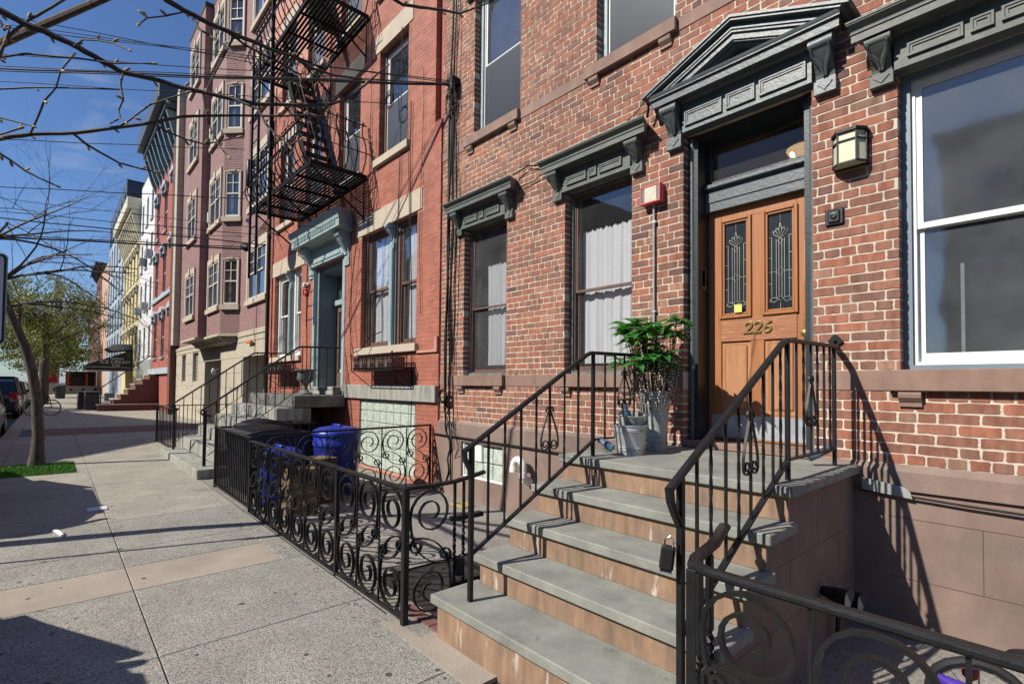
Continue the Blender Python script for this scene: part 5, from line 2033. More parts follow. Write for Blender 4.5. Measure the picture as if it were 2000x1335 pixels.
    m = MB()
    m.box(-10.96, -10.80, yr+0.436, yr+0.444, 1.78, 1.9)
    m.build('letter_plate', 'white', do)
    # steps at the door
    m = MB()
    m.box(-11.45, -9.75, yr-0.22, yr+0.45, 1.365, 1.52, 0.006)
    m.build('door_step', 'greystone', H)
    # emergency light beside door
    L_ = thing('emergency_light', 'small white twin head emergency light beside the pale blue doorway', 'light', (-11.75, yr, 3.75))
    m = MB()
    m.box(-11.95, -11.62, yr-0.06, yr-0.002, 3.78, 3.84, 0.01)
    m.ball((-11.68, yr-0.10, 3.80), 0.045, 8, 6)
    m.build('housing', 'white', L_, smooth=True)
    m = MB()
    m.box(-11.92, -11.70, yr-0.07, yr-0.002, 3.60, 3.72, 0.01)
    m.build('red_sounder', 'redbox', L_)
    m = MB()
    m.tube([(-11.75, yr-0.01, 3.6), (-11.76, yr-0.015, 3.0), (-11.72, yr-0.01, 2.2), (-11.75, yr-0.01, 1.4)], 0.008, 6)
    m.build('cable', 'cable', L_)
    return H
house_224()

def downspout(x, y, z0, z1, label, r=0.05, mat='iron_old'):
    T = thing('downspout', label, 'downspout', (x, y, z0))
    m = MB()
    m.tube([(x, y, z1), (x, y, z0+0.2), (x, y, z0)], r, 10)
    m.build('pipe', mat, T, smooth=True)
    m = MB()
    for z in np.arange(z0+0.5, z1, 1.6):
        m.tube([(x, y, z), (x, y, z+0.05)], r*1.18, 10)
    m.build('bracket', mat, T)
downspout(-14.33, 4.17, 0.1, 9.5, 'black downspout on the left edge of the red brick house')

def stoop_224():
    T = thing('stoop', 'weathered grey stone stoop with iron railings and an urn on its landing', 'stoop', (-11.1, 3.0, 0))
    xl, xr = -12.70, -9.60
    n = 6
    h = 1.36/n
    y = 1.73
    ys = [1.73, 2.05, 2.36, 2.67, 2.98, 3.28]
    for i in range(n):
        z1 = h*(i+1)+(0.0 if i else -0.02)
        m = MB()
        a, b = (xl-0.2, xr+0.25) if i == 0 else (xl, xr)
        if i < n-1:
            m.box(a, b, ys[i], ys[i+1]+0.16, z1-h+0.002 if i else -0.1, z1, 0.01)
            m.build('stone_step', 'greystone', T)
        else:
            m.box(-12.55, -9.58, ys[i], 4.24, z1-0.22, z1, 0.012)
            m.build('landing_slab', 'stepstone', T)
    m = MB()
    m.prism([(ys[1]+0.2, -0.05), (4.2, -0.05), (4.2, 1.12), (3.5, 1.12)], 'x', xl+0.1, -11.6)
    m.build('stoop_body', 'stepstone', T)
    m = MB()
    m.box(-9.95, -9.62, 3.25, 3.6, 0.86, 1.135, 0.01)
    m.box(-10.0, -9.66, 2.95, 3.25, 0.6, 0.9, 0.01)
    m.build('corbel_stone', 'stepstone', T)
stoop_224()

def rails_224():
    for x, lab in ((-9.72, 'long thin black railing on the near side of the grey stone steps'), (-12.55, 'long thin black railing on the far side of the grey stone steps')):
        T = thing('stair_railing', lab, 'railing', (x, 2.0, 0.2))
        y0, z0, yt, zt, ye = 1.88, 1.13, 3.40, 2.26, 4.18
        m = MB()
        path = [(x, y0+0.10, z0-0.10), (x, y0+0.0, z0-0.09), (x, y0-0.05, z0-0.04), (x, y0-0.02, z0), (x, yt-0.02, zt-0.012), (x, yt+0.03, zt), (x, ye, zt+0.02)]
        m.tube(path, 0.017, 8)
        m.build('handrail', 'iron', T, smooth=True)
        m = MB()
        m.bar([(x, 1.95, 0.38), (x, yt, 1.47), (x, ye, 1.47)], 0.025, 0.010)
        m.build('bottom_rail', 'iron', T)
        post(T, x, 1.90, 0.20, 1.12, 0.045, 'newel_post')
        k = 0
        yb = 2.06
        while yb < ye:
            a = 0.38+(yb-1.95)*(1.09/1.45) if yb < yt else 1.47
            b = z0+(yb-y0)*((zt-z0)/(yt-y0)) if yb < yt else zt
            q = MB()
            q.box(x-0.007, x+0.007, yb-0.007, yb+0.007, a, b)
            q.build('baluster', 'iron', T)
            yb += 0.155
            k += 1
        for yc in (2.4, 3.0, 3.8):
            zc = 0.38+(yc-1.95)*(1.09/1.45)+0.15 if yc < yt else 1.6
            for s in (-1, 1):
                q = MB()
                planar(q, [(s*p[0], p[1]) for p in spiral(0.05, 0.10, 0.012, 0.05, PI, 1.4, 18)], (x, yc, zc), (0, 1, 0), 0.005, 0.012)
                q.build('scroll', 'iron', T)
    # landing front rail in front of window, and low area fence on the left
    T = thing('stair_railing', 'black landing railing of house 224 running in front of the doorway and urn', 'railing', (-10.5, 3.4, 1.36))
    m = MB()
    m.bar([(-9.72, 3.42, 2.27), (-9.72, 4.2, 2.28)], 0.02, 0.012)
    m.bar([(-12.5, 3.42, 2.27), (-12.5, 4.2, 2.28)], 0.02, 0.012)
    m.bar([(-12.5, 4.18, 1.45), (-12.5, 4.18, 2.27)], 0.02, 0.012, up=(0, 1, 0))
    m.build('top_rail', 'iron', T)
    A = thing('iron_fence', 'black fence of plain vertical bars at the far side of the grey stone steps', 'fence', (-14.3, 2.0, 0))
    for i in range(13):
        x = -12.95-i*0.21
        q = MB()
        q.box(x-0.008, x+0.008, 1.99, 2.006, 0.10, 0.98)
        q.build('bar', 'iron', A)
    rail_bar(A, (-12.9, 1.998, 0.99), (-15.6, 1.998, 0.99), 0.04)
    rail_bar(A, (-12.9, 1.998, 0.16), (-15.6, 1.998, 0.16), 0.025, name='bottom_rail')
    rail_bar(A, (-15.6, 1.998, 0.99), (-15.6, 4.2, 1.0), 0.03)
    post(A, -15.62, 1.998, 0.0, 1.0, 0.04)
    for i in range(12):
        q = MB()
        y = 2.1+i*0.18
        q.box(-15.607, -15.593, y, y+0.014, 0.1, 0.98)
        q.build('bar', 'iron', A)
rails_224()

def urn():
    T = thing('garden_urn', 'dark weathered cast urn standing on the landing of house 224', 'urn', (-10.35, 3.75, 1.36))
    m = MB()
    m.lathe(-10.35, 3.75, [(0.13, 1.362), (0.13, 1.39), (0.10, 1.41), (0.045, 1.46), (0.04, 1.52), (0.06, 1.55), (0.05, 1.57), (0.13, 1.62), (0.165, 1.68), (0.15, 1.78), (0.175, 1.83), (0.215, 1.845), (0.215, 1.86), (0.17, 1.86), (0.13, 1.78)], 24)
    m.build('bowl', 'urn', T, smooth=True)
    m = MB()
    for s in (-1, 1):
        m.tube([(-10.35+s*0.165, 3.75, 1.70), (-10.35+s*0.25, 3.75, 1.73), (-10.35+s*0.24, 3.75, 1.81), (-10.35+s*0.18, 3.75, 1.80)], 0.012, 6)
    m.build('handle', 'urn', T)
urn()

def planter(x0, x1, label):
    T = thing('window_box', label, 'planter', ((x0+x1)/2, 4.0, 1.8))
    y0, y1, z0, z1 = 3.88, 4.14, 1.80, 2.04
    m = MB()
    for z in (z0, z0+0.05, z1-0.03, z1):
        for a, b in (((x0, y0), (x1, y0)), ((x0, y1), (x1, y1)), ((x0, y0), (x0, y1)), ((x1, y0), (x1, y1))):
            m.bar([(a[0], a[1], z), (b[0], b[1], z)], 0.012, 0.012)
    n = 10
    for i in range(n+1):
        x = x0+(x1-x0)*i/n
        m.box(x-0.006, x+0.006, y0-0.006, y0+0.006, z0, z1+0.03*(i in (0, n)))
    for s in (x0, x1):
        m.box(s-0.006, s+0.006, y1-0.006, y1+0.006, z0, z1)
        m.ball((s, y0, z1+0.045), 0.018, 8, 6)
    for s in (x0+0.02, x1-0.02):
        m.bar([(s, y0, z0), (s, 4.25, z0-0.28)], 0.012, 0.012)
        m.bar([(s, 4.255, z0-0.3), (s, 4.255, z0)], 0.012, 0.012, up=(0, 1, 0))
    m.bar([(x0, 4.255, z0-0.29), (x1, 4.255, z0-0.29)], 0.012, 0.012)
    m.build('wire_frame', 'iron', T)
    m = MB()
    for i in range(1, n, 2):
        xc = x0+(x1-x0)*(i+0.5)/n
        for s in (-1, 1):
            m.tube([(xc+s*0.045, y0-0.004, z0+0.06), (xc, y0-0.004, z0+0.12), (xc+s*0.04, y0-0.004, z1-0.04)], 0.006, 5)
            m.tube([(xc+s*0.03+0.02*math.cos(t), y0-0.004, z0+0.09+0.02*math.sin(t)) for t in [k/8*2*PI for k in range(8)]], 0.005, 5, closed=True)
    m.build('ornament', 'iron', T)
    m = MB()
    m.box(x0+0.02, x1-0.02, y0+0.02, y1-0.02, z0+0.02, z1-0.04)
    m.build('liner', 'brown_frame', T)
planter(-8.55, -7.12, 'black wire window box with brown liner under the right paired window of house 224')
planter(-13.6, -12.25, 'dark wire window box under the white framed window of house 224')

def fire_escape():
    T = thing('fire_escape', 'black iron fire escape with bulging railings across the red brick house', 'fire escape', (-10.5, 4.27, 5.4))
    xl, xr, yo, yi = -12.35, -8.88, 3.22, 4.24
    for lev, z in enumerate((5.42, 8.45, 11.5)):
        P = MB()
        # frame
        for a, b in (((xl, yo), (xr, yo)), ((xl, yi), (xr, yi)), ((xl, yo), (xl, yi)), ((xr, yo), (xr, yi))):
            P.bar([(a[0], a[1], z), (b[0], b[1], z)], 0.012, 0.085)
        for i in range(1, 5):
            x = xl+(xr-xl)*i/5
            P.bar([(x, yo, z-0.035), (x, yi, z-0.035)], 0.012, 0.05)
        P.build('platform_frame', 'iron_old', T)
        n = 15
        for i in range(n):
            y = yo+0.04+(yi-yo-0.08)*i/(n-1)
            q = MB()
            if lev == 1 and i > 6:
                q.bar([(xl, y, z), (-11.9, y, z)], 0.036, 0.007)
                q.build('floor_slat', 'iron_old', T)
                q = MB()
                q.bar([(-10.6, y, z), (xr, y, z)], 0.036, 0.007)
            else:
                q.bar([(xl, y, z), (xr, y, z)], 0.042, 0.012)
            q.build('floor_slat', 'iron_old', T)
        for x in (xl+0.05, -10.6, xr-0.05):
            B = MB()
            B.bar([(x, yo+0.03, z-0.05), (x, yi, z-0.75)], 0.02, 0.03)
            B.tube([(x, yi-0.35*math.cos(t), z-0.12-0.35*math.sin(t)) for t in [i/8*PI/2 for i in range(9)]], 0.010, 6)
            B.bar([(x, yi-0.01, z-0.04), (x, yi-0.01, z-0.85)], 0.03, 0.015, up=(0, 1, 0))
            B.build('bracket', 'iron_old', T)
        # bulging railing
        def prof(t):
            # t 0 floor..1 top : outward offset, height
            hgt = 0.95*t
            off = 0.19*math.sin(PI*min(1, t*1.25))*(1-t*0.25) if t < 0.8 else 0.19*0.0+0.02*(t-0.8)
            return off, hgt
        def bar_at(bx, by, dx, dy, mat='iron_old'):
            pts = []
            for i in range(11):
                t = i/10
                o_, h_ = prof(t)
                pts.append((bx+dx*o_, by+dy*o_, z+h_))
            # curl at the top
            for i in range(1, 9):
                a = i/8*PI*1.6
                pts.append((bx+dx*(0.03*(1-math.cos(a))), by+dy*(0.03*(1-math.cos(a))), z+0.95+0.03*math.sin(a)-0.0))
            q = MB()
            q.bar(pts, 0.017, 0.017, up=(dy if dy else 0, dx if dx else 0, 0) if False else (abs(dy), abs(dx), 0))
            q.build('railing_bar', mat, T)
        nb = 19
        for i in range(nb):
            x = xl+0.1+(xr-xl-0.2)*i/(nb-1)
            bar_at(x, yo, 0, -1)
        for i in range(6):
            y = yo+0.12+(yi-yo-0.2)*i/5
            bar_at(xr, y, 1, 0)
            bar_at(xl, y, -1, 0)
        q = MB()
        for t in (0.38, 0.72, 1.0):
            o_, h_ = prof(t)
            if t == 1.0: o_ = 0.0
            q.bar([(xl-o_, yi, z+h_), (xl-o_, yo-o_, z+h_), (xr+o_, yo-o_, z+h_), (xr+o_, yi, z+h_)], 0.03 if t == 1 else 0.018, 0.012)
        q.build('railing_hoop', 'iron_old', T)
        # scroll frieze along foot of railing
        for i in range(30):
            x = xl+0.1+(xr-xl-0.2)*i/29
            q = MB()
            planar(q, spiral(0, 0.05, 0.008, 0.035, -PI/2, 1.2, 10), (x, yo-0.10, z+0.02), (1, 0, 0), 0.005, 0.012)
            q.build('scroll', 'iron_old', T)
    # stairs between balconies
    for z in (5.42, 8.45):
        xa, xb = -9.95, -11.55
        for yy_ in (3.62, 4.14):
            q = MB()
            q.bar([(xa, yy_, z), (xb, yy_, z+3.03)], 0.012, 0.14, up=(0.88, 0, 0.47))
            q.build('stringer', 'iron_old', T)
            q = MB()
            q.tube([(xa+0.25, yy_, z+0.75), (xb+0.15, yy_, z+3.6)], 0.012, 6)
            for k in range(1, 5):
                t = k/5
                q.tube([(xa+(xb-xa)*t, yy_, z+3.03*t), (xa+0.25+(xb-xa-0.1)*t, yy_, z+0.75+2.85*t)], 0.008, 5)
            q.build('stair_rail', 'iron_old', T)
        for k in range(1, 12):
            t = k/12
            q = MB()
            q.box(xa+(xb-xa)*t-0.09, xa+(xb-xa)*t+0.09, 3.625, 4.135, z+3.03*t-0.012, z+3.03*t+0.012)
            q.build('tread', 'iron_old', T)
    # drop ladder
    q = MB()
    for x in (-12.16, -11.68):
        q.box(x-0.028, x+0.028, 3.12, 3.16, 3.86, 8.9)
    q.build('ladder_rail', 'iron_old', T)
    for i in range(15):
        r = MB()
        z = 4.0+i*0.31
        r.tube([(-12.14, 3.14, z), (-11.70, 3.14, z)], 0.010, 6)
        r.build('rung', 'iron_old', T)
    for x, zt, l in ((-11.2, 7.35, 'cw'), (-12.75, 7.0, 'cw')):
        r = MB()
        r.tube([(x, 3.25, zt-0.95), (x, 3.25, zt-0.90), (x, 3.25, zt-0.35), (x, 3.25, zt-0.3)], [0.03, 0.07, 0.07, 0.03], 12)
        r.tube([(x, 3.25, zt-0.3), (x, 3.25, zt+1.4)], 0.006, 5)
        r.build('counterweight', 'iron', T, smooth=True)
    r = MB()
    r.box(-11.03, -10.97, 3.16, 3.22, 4.9, 11.8)
    r.build('upright', 'iron_old', T)
    # lattice diagonals and slack wires
    rg = random.Random(44)
    r = MB()
    for i in range(16):
        x = rg.uniform(-12.2, -9.2)
        z = rg.uniform(5.6, 9.5)
        r.tube([(x, 3.4+rg.uniform(-.2, .4), z), (x+rg.uniform(-.5, .5), 3.5, z-rg.uniform(.5, 1.6)), (x+rg.uniform(-.9, .9), 3.9, z-rg.uniform(1, 2.4))], 0.006, 5)
    r.build('slack_wire', 'cable', T)
fire_escape()

def wires_224():
    T = thing('service_cables', 'thin black wires hanging down the red brick wall beside the fire escape', 'cable', (-7.8, 4.2, 3.0))
    rg = random.Random(4)
    for k in range(9):
        m = MB()
        x = rg.uniform(-9.6, -6.9)
        zt = rg.uniform(6.0, 9.0)
        zb = rg.uniform(1.6, 4.2)
        if k < 2:
            x, zt, zb = (-7.62, 7.6, 1.35) if k == 0 else (-7.2, 6.2, 0.9)
        pts = []
        a = rg.uniform(0, 6)
        for i in range(14):
            t = i/13
            pts.append((x+0.05*math.sin(t*5+a)+0.25*(t-0.5)*rg.choice([0.2, .3]), 4.235, zt+(zb-zt)*t))
        m.tube(pts, 0.005 if k > 1 else 0.008, 5)
        m.build('cable', 'cable', T)
    m = MB()
    for s in range(3):
        m.tube([(-7.85+0.13*math.cos(t), 4.15+0.01*s, 6.45-0.02*s+0.13*math.sin(t)) for t in [i/16*2*PI for i in range(16)]], 0.006, 5, closed=True)
    m.tube([(-8.05, 4.16, 6.5), (-7.9, 4.2, 6.55), (-7.7, 4.24, 6.5), (-7.65, 4.24, 6.0)], 0.008, 6)
    m.build('cable_coil', 'cable', T)
    m = MB()
    pts = [(-9.15, 4.2, 4.2), (-9.28, 4.18, 3.4), (-9.32, 4.17, 2.9), (-9.2, 4.16, 2.35), (-8.95, 4.10, 2.15), (-8.6, 4.08, 2.2), (-8.35, 4.12, 2.42), (-8.05, 4.18, 2.48)]
    m.tube(pts, 0.009, 6)
    m.build('cable', 'cable', T, smooth=True)
wires_224()

def dish():
    T = thing('satellite_dish', 'white satellite dish below the fire escape balcony', 'satellite dish', (-13.0, 3.7, 5.2))
    m = MB()
    prof = [(0.001, 0.0), (0.12, 0.015), (0.22, 0.05), (0.30, 0.10), (0.305, 0.105), (0.29, 0.11)]
    m.lathe(0, 0, prof, 24, cap=False)
    o = m.build('reflector', 'dish', smooth=True)
    o.parent = T
    m = MB()
    m.tube([(0, -0.3, 0.1), (0, -0.05, 0.42)], 0.012, 6)
    m.box(-0.04, 0.04, -0.08, 0.0, 0.38, 0.46)
    m.tube([(0, 0, 0), (0, 0.1, -0.3)], 0.02, 6)
    o = m.build('feed_arm', 'galvdull')
    o.parent = T
    T.rotation_euler = (rad(58), 0, rad(-15))
dish()

def bins():
    T = thing('wheeled_bin', 'dark grey wheeled garbage cart with ribbed lid behind the plain bar fence', 'garbage cart', (-8.0, 2.4, 0))
    def cart(T, cx, cy, z0, w, d, h, body, lid, ribs=5):
        m = MB()
        t = 0.88
        vs = []
        for zz, k in ((z0+0.06, t), (z0+h, 1.0)):
            vs += [(cx-w/2*k, cy-d/2*k, zz), (cx+w/2*k, cy-d/2*k, zz), (cx+w/2*k, cy+d/2*k, zz), (cx-w/2*k, cy+d/2*k, zz)]
        m.add(vs, [(0, 1, 2, 3), (4, 5, 6, 7), (0, 1, 5, 4), (1, 2, 6, 5), (2, 3, 7, 6), (3, 0, 4, 7)])
        m.box(cx-w/2-0.015, cx+w/2+0.015, cy-d/2-0.015, cy+d/2+0.015, z0+h-0.05, z0+h-0.005, 0.006)
        m.build('cart_body', body, T)
        m = MB()
        n = 8
        sec = [(cy-d/2-0.02+(d+0.04)*i/n, z0+h+0.005+0.075*math.sin(PI*min(1, i/n*1.05))) for i in range(n+1)]
        poly = sec+[(cy+d/2+0.02, z0+h-0.02), (cy-d/2-0.02, z0+h-0.02)]
        m.prism(poly, 'x', cx-w/2-0.02, cx+w/2+0.02)
        for i in range(ribs):
            xx = cx-w/2+w*(i+0.5)/ribs
            m.prism([(a, b+0.018) for a, b in sec[1:-1]]+[(a, b-0.01) for a, b in sec[1:-1][::-1]], 'x', xx-0.025, xx+0.025)
        m.build('lid', lid, T, smooth=False)
        for s in (-1, 1):
            m = MB()
            m.tube([(cx+s*(w/2+0.0), cy+d/2-0.05, z0+0.11), (cx+s*(w/2+0.04), cy+d/2-0.05, z0+0.11)], 0.11, 14)
            m.build('wheel', 'rubber', T)
    cart(T, -7.95, 2.35, 0.02, 0.95, 0.85, 0.86, 'black_bin', 'black_bin', 6)
    T2 = thing('wheeled_bin', 'dark garbage cart standing farthest back behind the plain bar fence', 'garbage cart', (-8.35, 3.3, 0))
    cart(T2, -9.0, 2.6, 0.02, 0.6, 0.7, 0.88, 'black_bin', 'black_bin', 4)
    def blue(cx, cy, label, r=0.30, h=0.86, lid=True, sq=False):
        T = thing('recycling_bin', label, 'recycling bin', (cx, cy, 0))
        m = MB()
        m.lathe(cx, cy, [(r*0.8, 0.02), (r*0.83, 0.03), (r*0.98, h*0.8), (r*0.99, h*0.81), (r*1.03, h*0.82), (r*1.03, h*0.88), (r, h*0.9), (r, h), (r*0.93, h), (r*0.9, h*0.5)], 28)
        m.build('barrel', 'blue_bin', T, smooth=True)
        if lid:
            m = MB()
            m.lathe(cx, cy, [(r*1.06, h-0.02), (r*1.08, h+0.01), (r*1.03, h+0.04), (r*0.8, h+0.08), (r*0.4, h+0.10), (0.01, h+0.105)], 28)
            m.box(cx-0.12, cx+0.12, cy-0.025, cy+0.025, h+0.09, h+0.13, 0.008)
            m.build('lid', 'blue_bin', T, smooth=True)
    blue(-7.15, 3.05, 'blue round recycling bin with a domed lid next to the glass block window', 0.32, 0.88)
    blue(-7.0, 2.22, 'blue recycling bin lowest behind the scroll fence with its lid slightly raised', 0.26, 0.66)
    m = MB()
    m.box(-7.05, -6.68, 2.52, 2.86, 0.02, 0.60, 0.0)
    T = m.build('cardboard_box', 'cardboard', label='brown cardboard boxes stacked between the two blue recycling bins', cat='box')
    m = MB()
    m.box(-6.52, -6.22, 2.10, 2.45, 0.02, 0.56)
    m.build('cardboard_box', 'cardboard', label='tall brown cardboard box standing behind the scroll fence in the near yard', cat='box')
bins()
# branch centre lines (x, y, z, radius) of the near budding tree and cable spans (wall end, pole end, radius)
BR=[[(-4.049,-0.384,3.697,0.0224),(-4.012,-0.262,3.647,0.0217),(-3.991,-0.158,3.609,0.0209),(-3.966,-0.05,3.588,0.0201),(-3.937,0.063,3.55,0.0193),(-3.905,0.18,3.501,0.0184),(-3.89,0.277,3.466,0.0175),(-3.83,0.424,3.459,0.0165),(-3.761,0.58,3.437,0.0155),(-3.685,0.744,3.421,0.0144),(-3.578,0.943,3.4,0.0133),(-3.442,1.171,3.421,0.0122),(-3.358,1.342,3.455,0.011),(-3.327,1.452,3.531,0.0098),(-3.298,1.559,3.653,0.0085),(-3.247,1.688,3.812,0.0072)],[(-4.205,-0.377,2.941,0.0159),(-4.165,-0.253,2.983,0.0152),(-4.116,-0.12,3.034,0.0143),(-4.01,0.077,3.069,0.0135),(-3.924,0.251,3.129,0.0126),(-3.833,0.43,3.189,0.0117),(-3.79,0.556,3.257,0.0107),(-3.744,0.687,3.293,0.0097),(-3.672,0.847,3.323,0.0086),(-3.55,1.061,3.351,0.0075),(-3.482,1.216,3.388,0.0064),(-3.427,1.357,3.407,0.0052)],[(-3.632,0.364,3.941,0.0195),(-3.623,0.452,3.859,0.0184),(-3.607,0.546,3.829,0.0173),(-3.56,0.673,3.788,0.0162),(-3.51,0.804,3.754,0.015),(-3.483,0.909,3.741,0.0138),(-3.449,1.022,3.719,0.0125),(-3.436,1.11,3.725,0.0112),(-3.395,1.232,3.673,0.0099),(-3.342,1.367,3.657,0.0084),(-3.264,1.527,3.665,0.007)],[(-3.557,0.751,3.782,0.0096),(-3.546,0.807,3.757,0.0092),(-3.537,0.861,3.732,0.0088),(-3.483,0.965,3.683,0.0084),(-3.434,1.063,3.642,0.008),(-3.395,1.151,3.598,0.0076),(-3.4,1.191,3.518,0.0072),(-3.353,1.288,3.453,0.0068)],[(-4.018,-0.331,3.244,0.0126),(-3.997,-0.255,3.397,0.0116),(-4.023,-0.229,3.517,0.0106),(-3.999,-0.148,3.639,0.0096),(-3.963,-0.053,3.742,0.0086),(-3.936,0.033,3.847,0.0075)],[(-4.14,-0.324,3.396,0.0087),(-4.138,-0.264,3.44,0.0079),(-4.094,-0.157,3.487,0.0071),(-3.967,0.042,3.491,0.0063),(-3.846,0.236,3.485,0.0055),(-3.746,0.405,3.512,0.0046)],[(-4.039,-0.122,3.012,0.0066),(-3.933,-0.067,3.178,0.006),(-3.837,-0.019,3.235,0.0054),(-3.766,-0.001,3.308,0.0048),(-3.674,0.043,3.361,0.0042)],[(-4.285,-0.331,3.285,0.0067),(-4.26,-0.266,3.306,0.0062),(-4.152,-0.111,3.331,0.0057),(-4.011,0.082,3.345,0.0052),(-3.898,0.243,3.352,0.0046)],[(-3.803,0.271,3.418,0.0069),(-3.789,0.26,3.343,0.0064),(-3.753,0.273,3.241,0.0059),(-3.747,0.253,3.17,0.0054),(-3.717,0.259,3.109,0.0049),(-3.676,0.276,3.081,0.0044)],[(-3.698,0.251,3.096,0.0044),(-3.693,0.228,3.071,0.0044)],[(-3.885,0.064,3.01,0.0081),(-3.872,0.121,2.967,0.0075),(-3.848,0.19,2.927,0.0068),(-3.82,0.266,2.886,0.0061),(-3.762,0.371,2.862,0.0054),(-3.749,0.428,2.859,0.0046)],[(-4.27,-0.3,2.944,0.0075),(-4.259,-0.256,2.923,0.0071),(-4.247,-0.212,2.896,0.0067),(-4.214,-0.144,2.838,0.0063),(-4.16,-0.052,2.786,0.0058),(-4.154,-0.015,2.773,0.0054)],[(-3.843,0.269,3.114,0.0061),(-3.796,0.33,3.177,0.0058),(-3.742,0.398,3.253,0.0054),(-3.682,0.473,3.292,0.005),(-3.614,0.558,3.334,0.0046)],[(-3.793,0.426,3.17,0.0071),(-3.789,0.492,3.14,0.0066),(-3.758,0.587,3.112,0.006),(-3.722,0.687,3.1,0.0055),(-3.629,0.846,3.163,0.0049)],[(-3.826,0.69,3.466,0.0084),(-3.774,0.698,3.322,0.0074),(-3.711,0.717,3.205,0.0065),(-3.631,0.755,3.074,0.0057),(-3.558,0.783,3.0,0.0048)],[(-3.665,0.555,3.865,0.0063),(-3.684,0.462,3.8,0.0057),(-3.702,0.369,3.751,0.0051),(-3.668,0.335,3.683,0.0045)],[(-3.642,0.363,3.716,0.0045),(-3.657,0.344,3.737,0.006)],[(-3.672,0.591,3.862,0.0095),(-3.625,0.617,3.769,0.0083),(-3.55,0.673,3.703,0.0071),(-3.469,0.735,3.64,0.0058),(-3.402,0.782,3.566,0.0046)],[(-3.521,0.792,3.745,0.008),(-3.529,0.74,3.601,0.0069),(-3.529,0.696,3.48,0.0057),(-3.524,0.656,3.366,0.0046)],[(-3.89,0.051,3.528,0.0059),(-3.817,0.087,3.544,0.0055),(-3.724,0.146,3.522,0.0051),(-3.627,0.209,3.488,0.0047),(-3.533,0.271,3.432,0.0043)],[(-3.001,1.501,4.124,0.0132),(-2.933,1.638,4.056,0.0118),(-2.894,1.74,4.073,0.0105),(-2.827,1.873,4.083,0.0091),(-2.782,1.982,4.089,0.0076),(-2.696,2.133,4.186,0.0061)],[(-4.125,-0.295,3.087,0.0058),(-4.086,-0.251,3.073,0.0053),(-4.009,-0.165,3.045,0.0048),(-3.967,-0.117,3.028,0.0043)],[(-4.127,-0.291,2.951,0.0058),(-4.088,-0.249,2.977,0.0058),(-4.019,-0.175,3.01,0.0058)],[(-3.652,0.81,3.42,0.0099),(-3.51,0.941,3.335,0.0088),(-3.462,0.968,3.24,0.0078),(-3.406,1.002,3.172,0.0068),(-3.32,1.072,3.08,0.0058),(-3.256,1.112,3.103,0.0048)],[(-3.938,-0.256,3.553,0.0056),(-3.924,-0.238,3.497,0.0051),(-3.901,-0.214,3.52,0.0047),(-3.917,-0.229,3.455,0.0042)]]
CB=[((-6.036,4.2,5.92),(-20.0,-8.0,7.805),0.012,0.1),((-6.037,4.2,5.935),(-20.0,-8.0,7.865),0.006,0.0),((-6.037,4.2,5.958),(-20.0,-8.0,9.555),0.006,0.1),((-6.036,4.2,5.905),(-20.0,-8.0,7.74),0.008,0.1),((-6.102,4.2,5.979),(-20.0,-8.0,9.45),0.006,0.0),((-7.854,4.2,6.372),(-20.0,-8.0,7.765),0.006,0.1),((-6.049,4.2,5.933),(-20.0,-8.0,8.385),0.006,0.1),((-13.15,3.5,9.227),(-20.0,-8.0,10.355),0.008,0.1),((-15.81,3.9,8.176),(-20.0,-8.0,6.525),0.009,0.0),((-15.688,3.9,6.738),(-20.0,-8.0,5.705),0.011,0.1),((-15.828,3.9,5.347),(-20.0,-8.0,4.785),0.022,0.1),((-14.496,3.9,5.119),(-20.0,-8.0,4.83),0.012,0.0),((-14.523,3.9,5.477),(-20.0,-8.0,5.66),0.009,0.0),((-13.625,3.9,5.028),(-20.0,-8.0,5.63),0.014,0.0),((-12.124,3.9,5.038),(-20.0,-8.0,6.13),0.006,0.1),((-15.493,3.9,5.626),(-20.0,-8.0,4.825),0.006,0.0)]
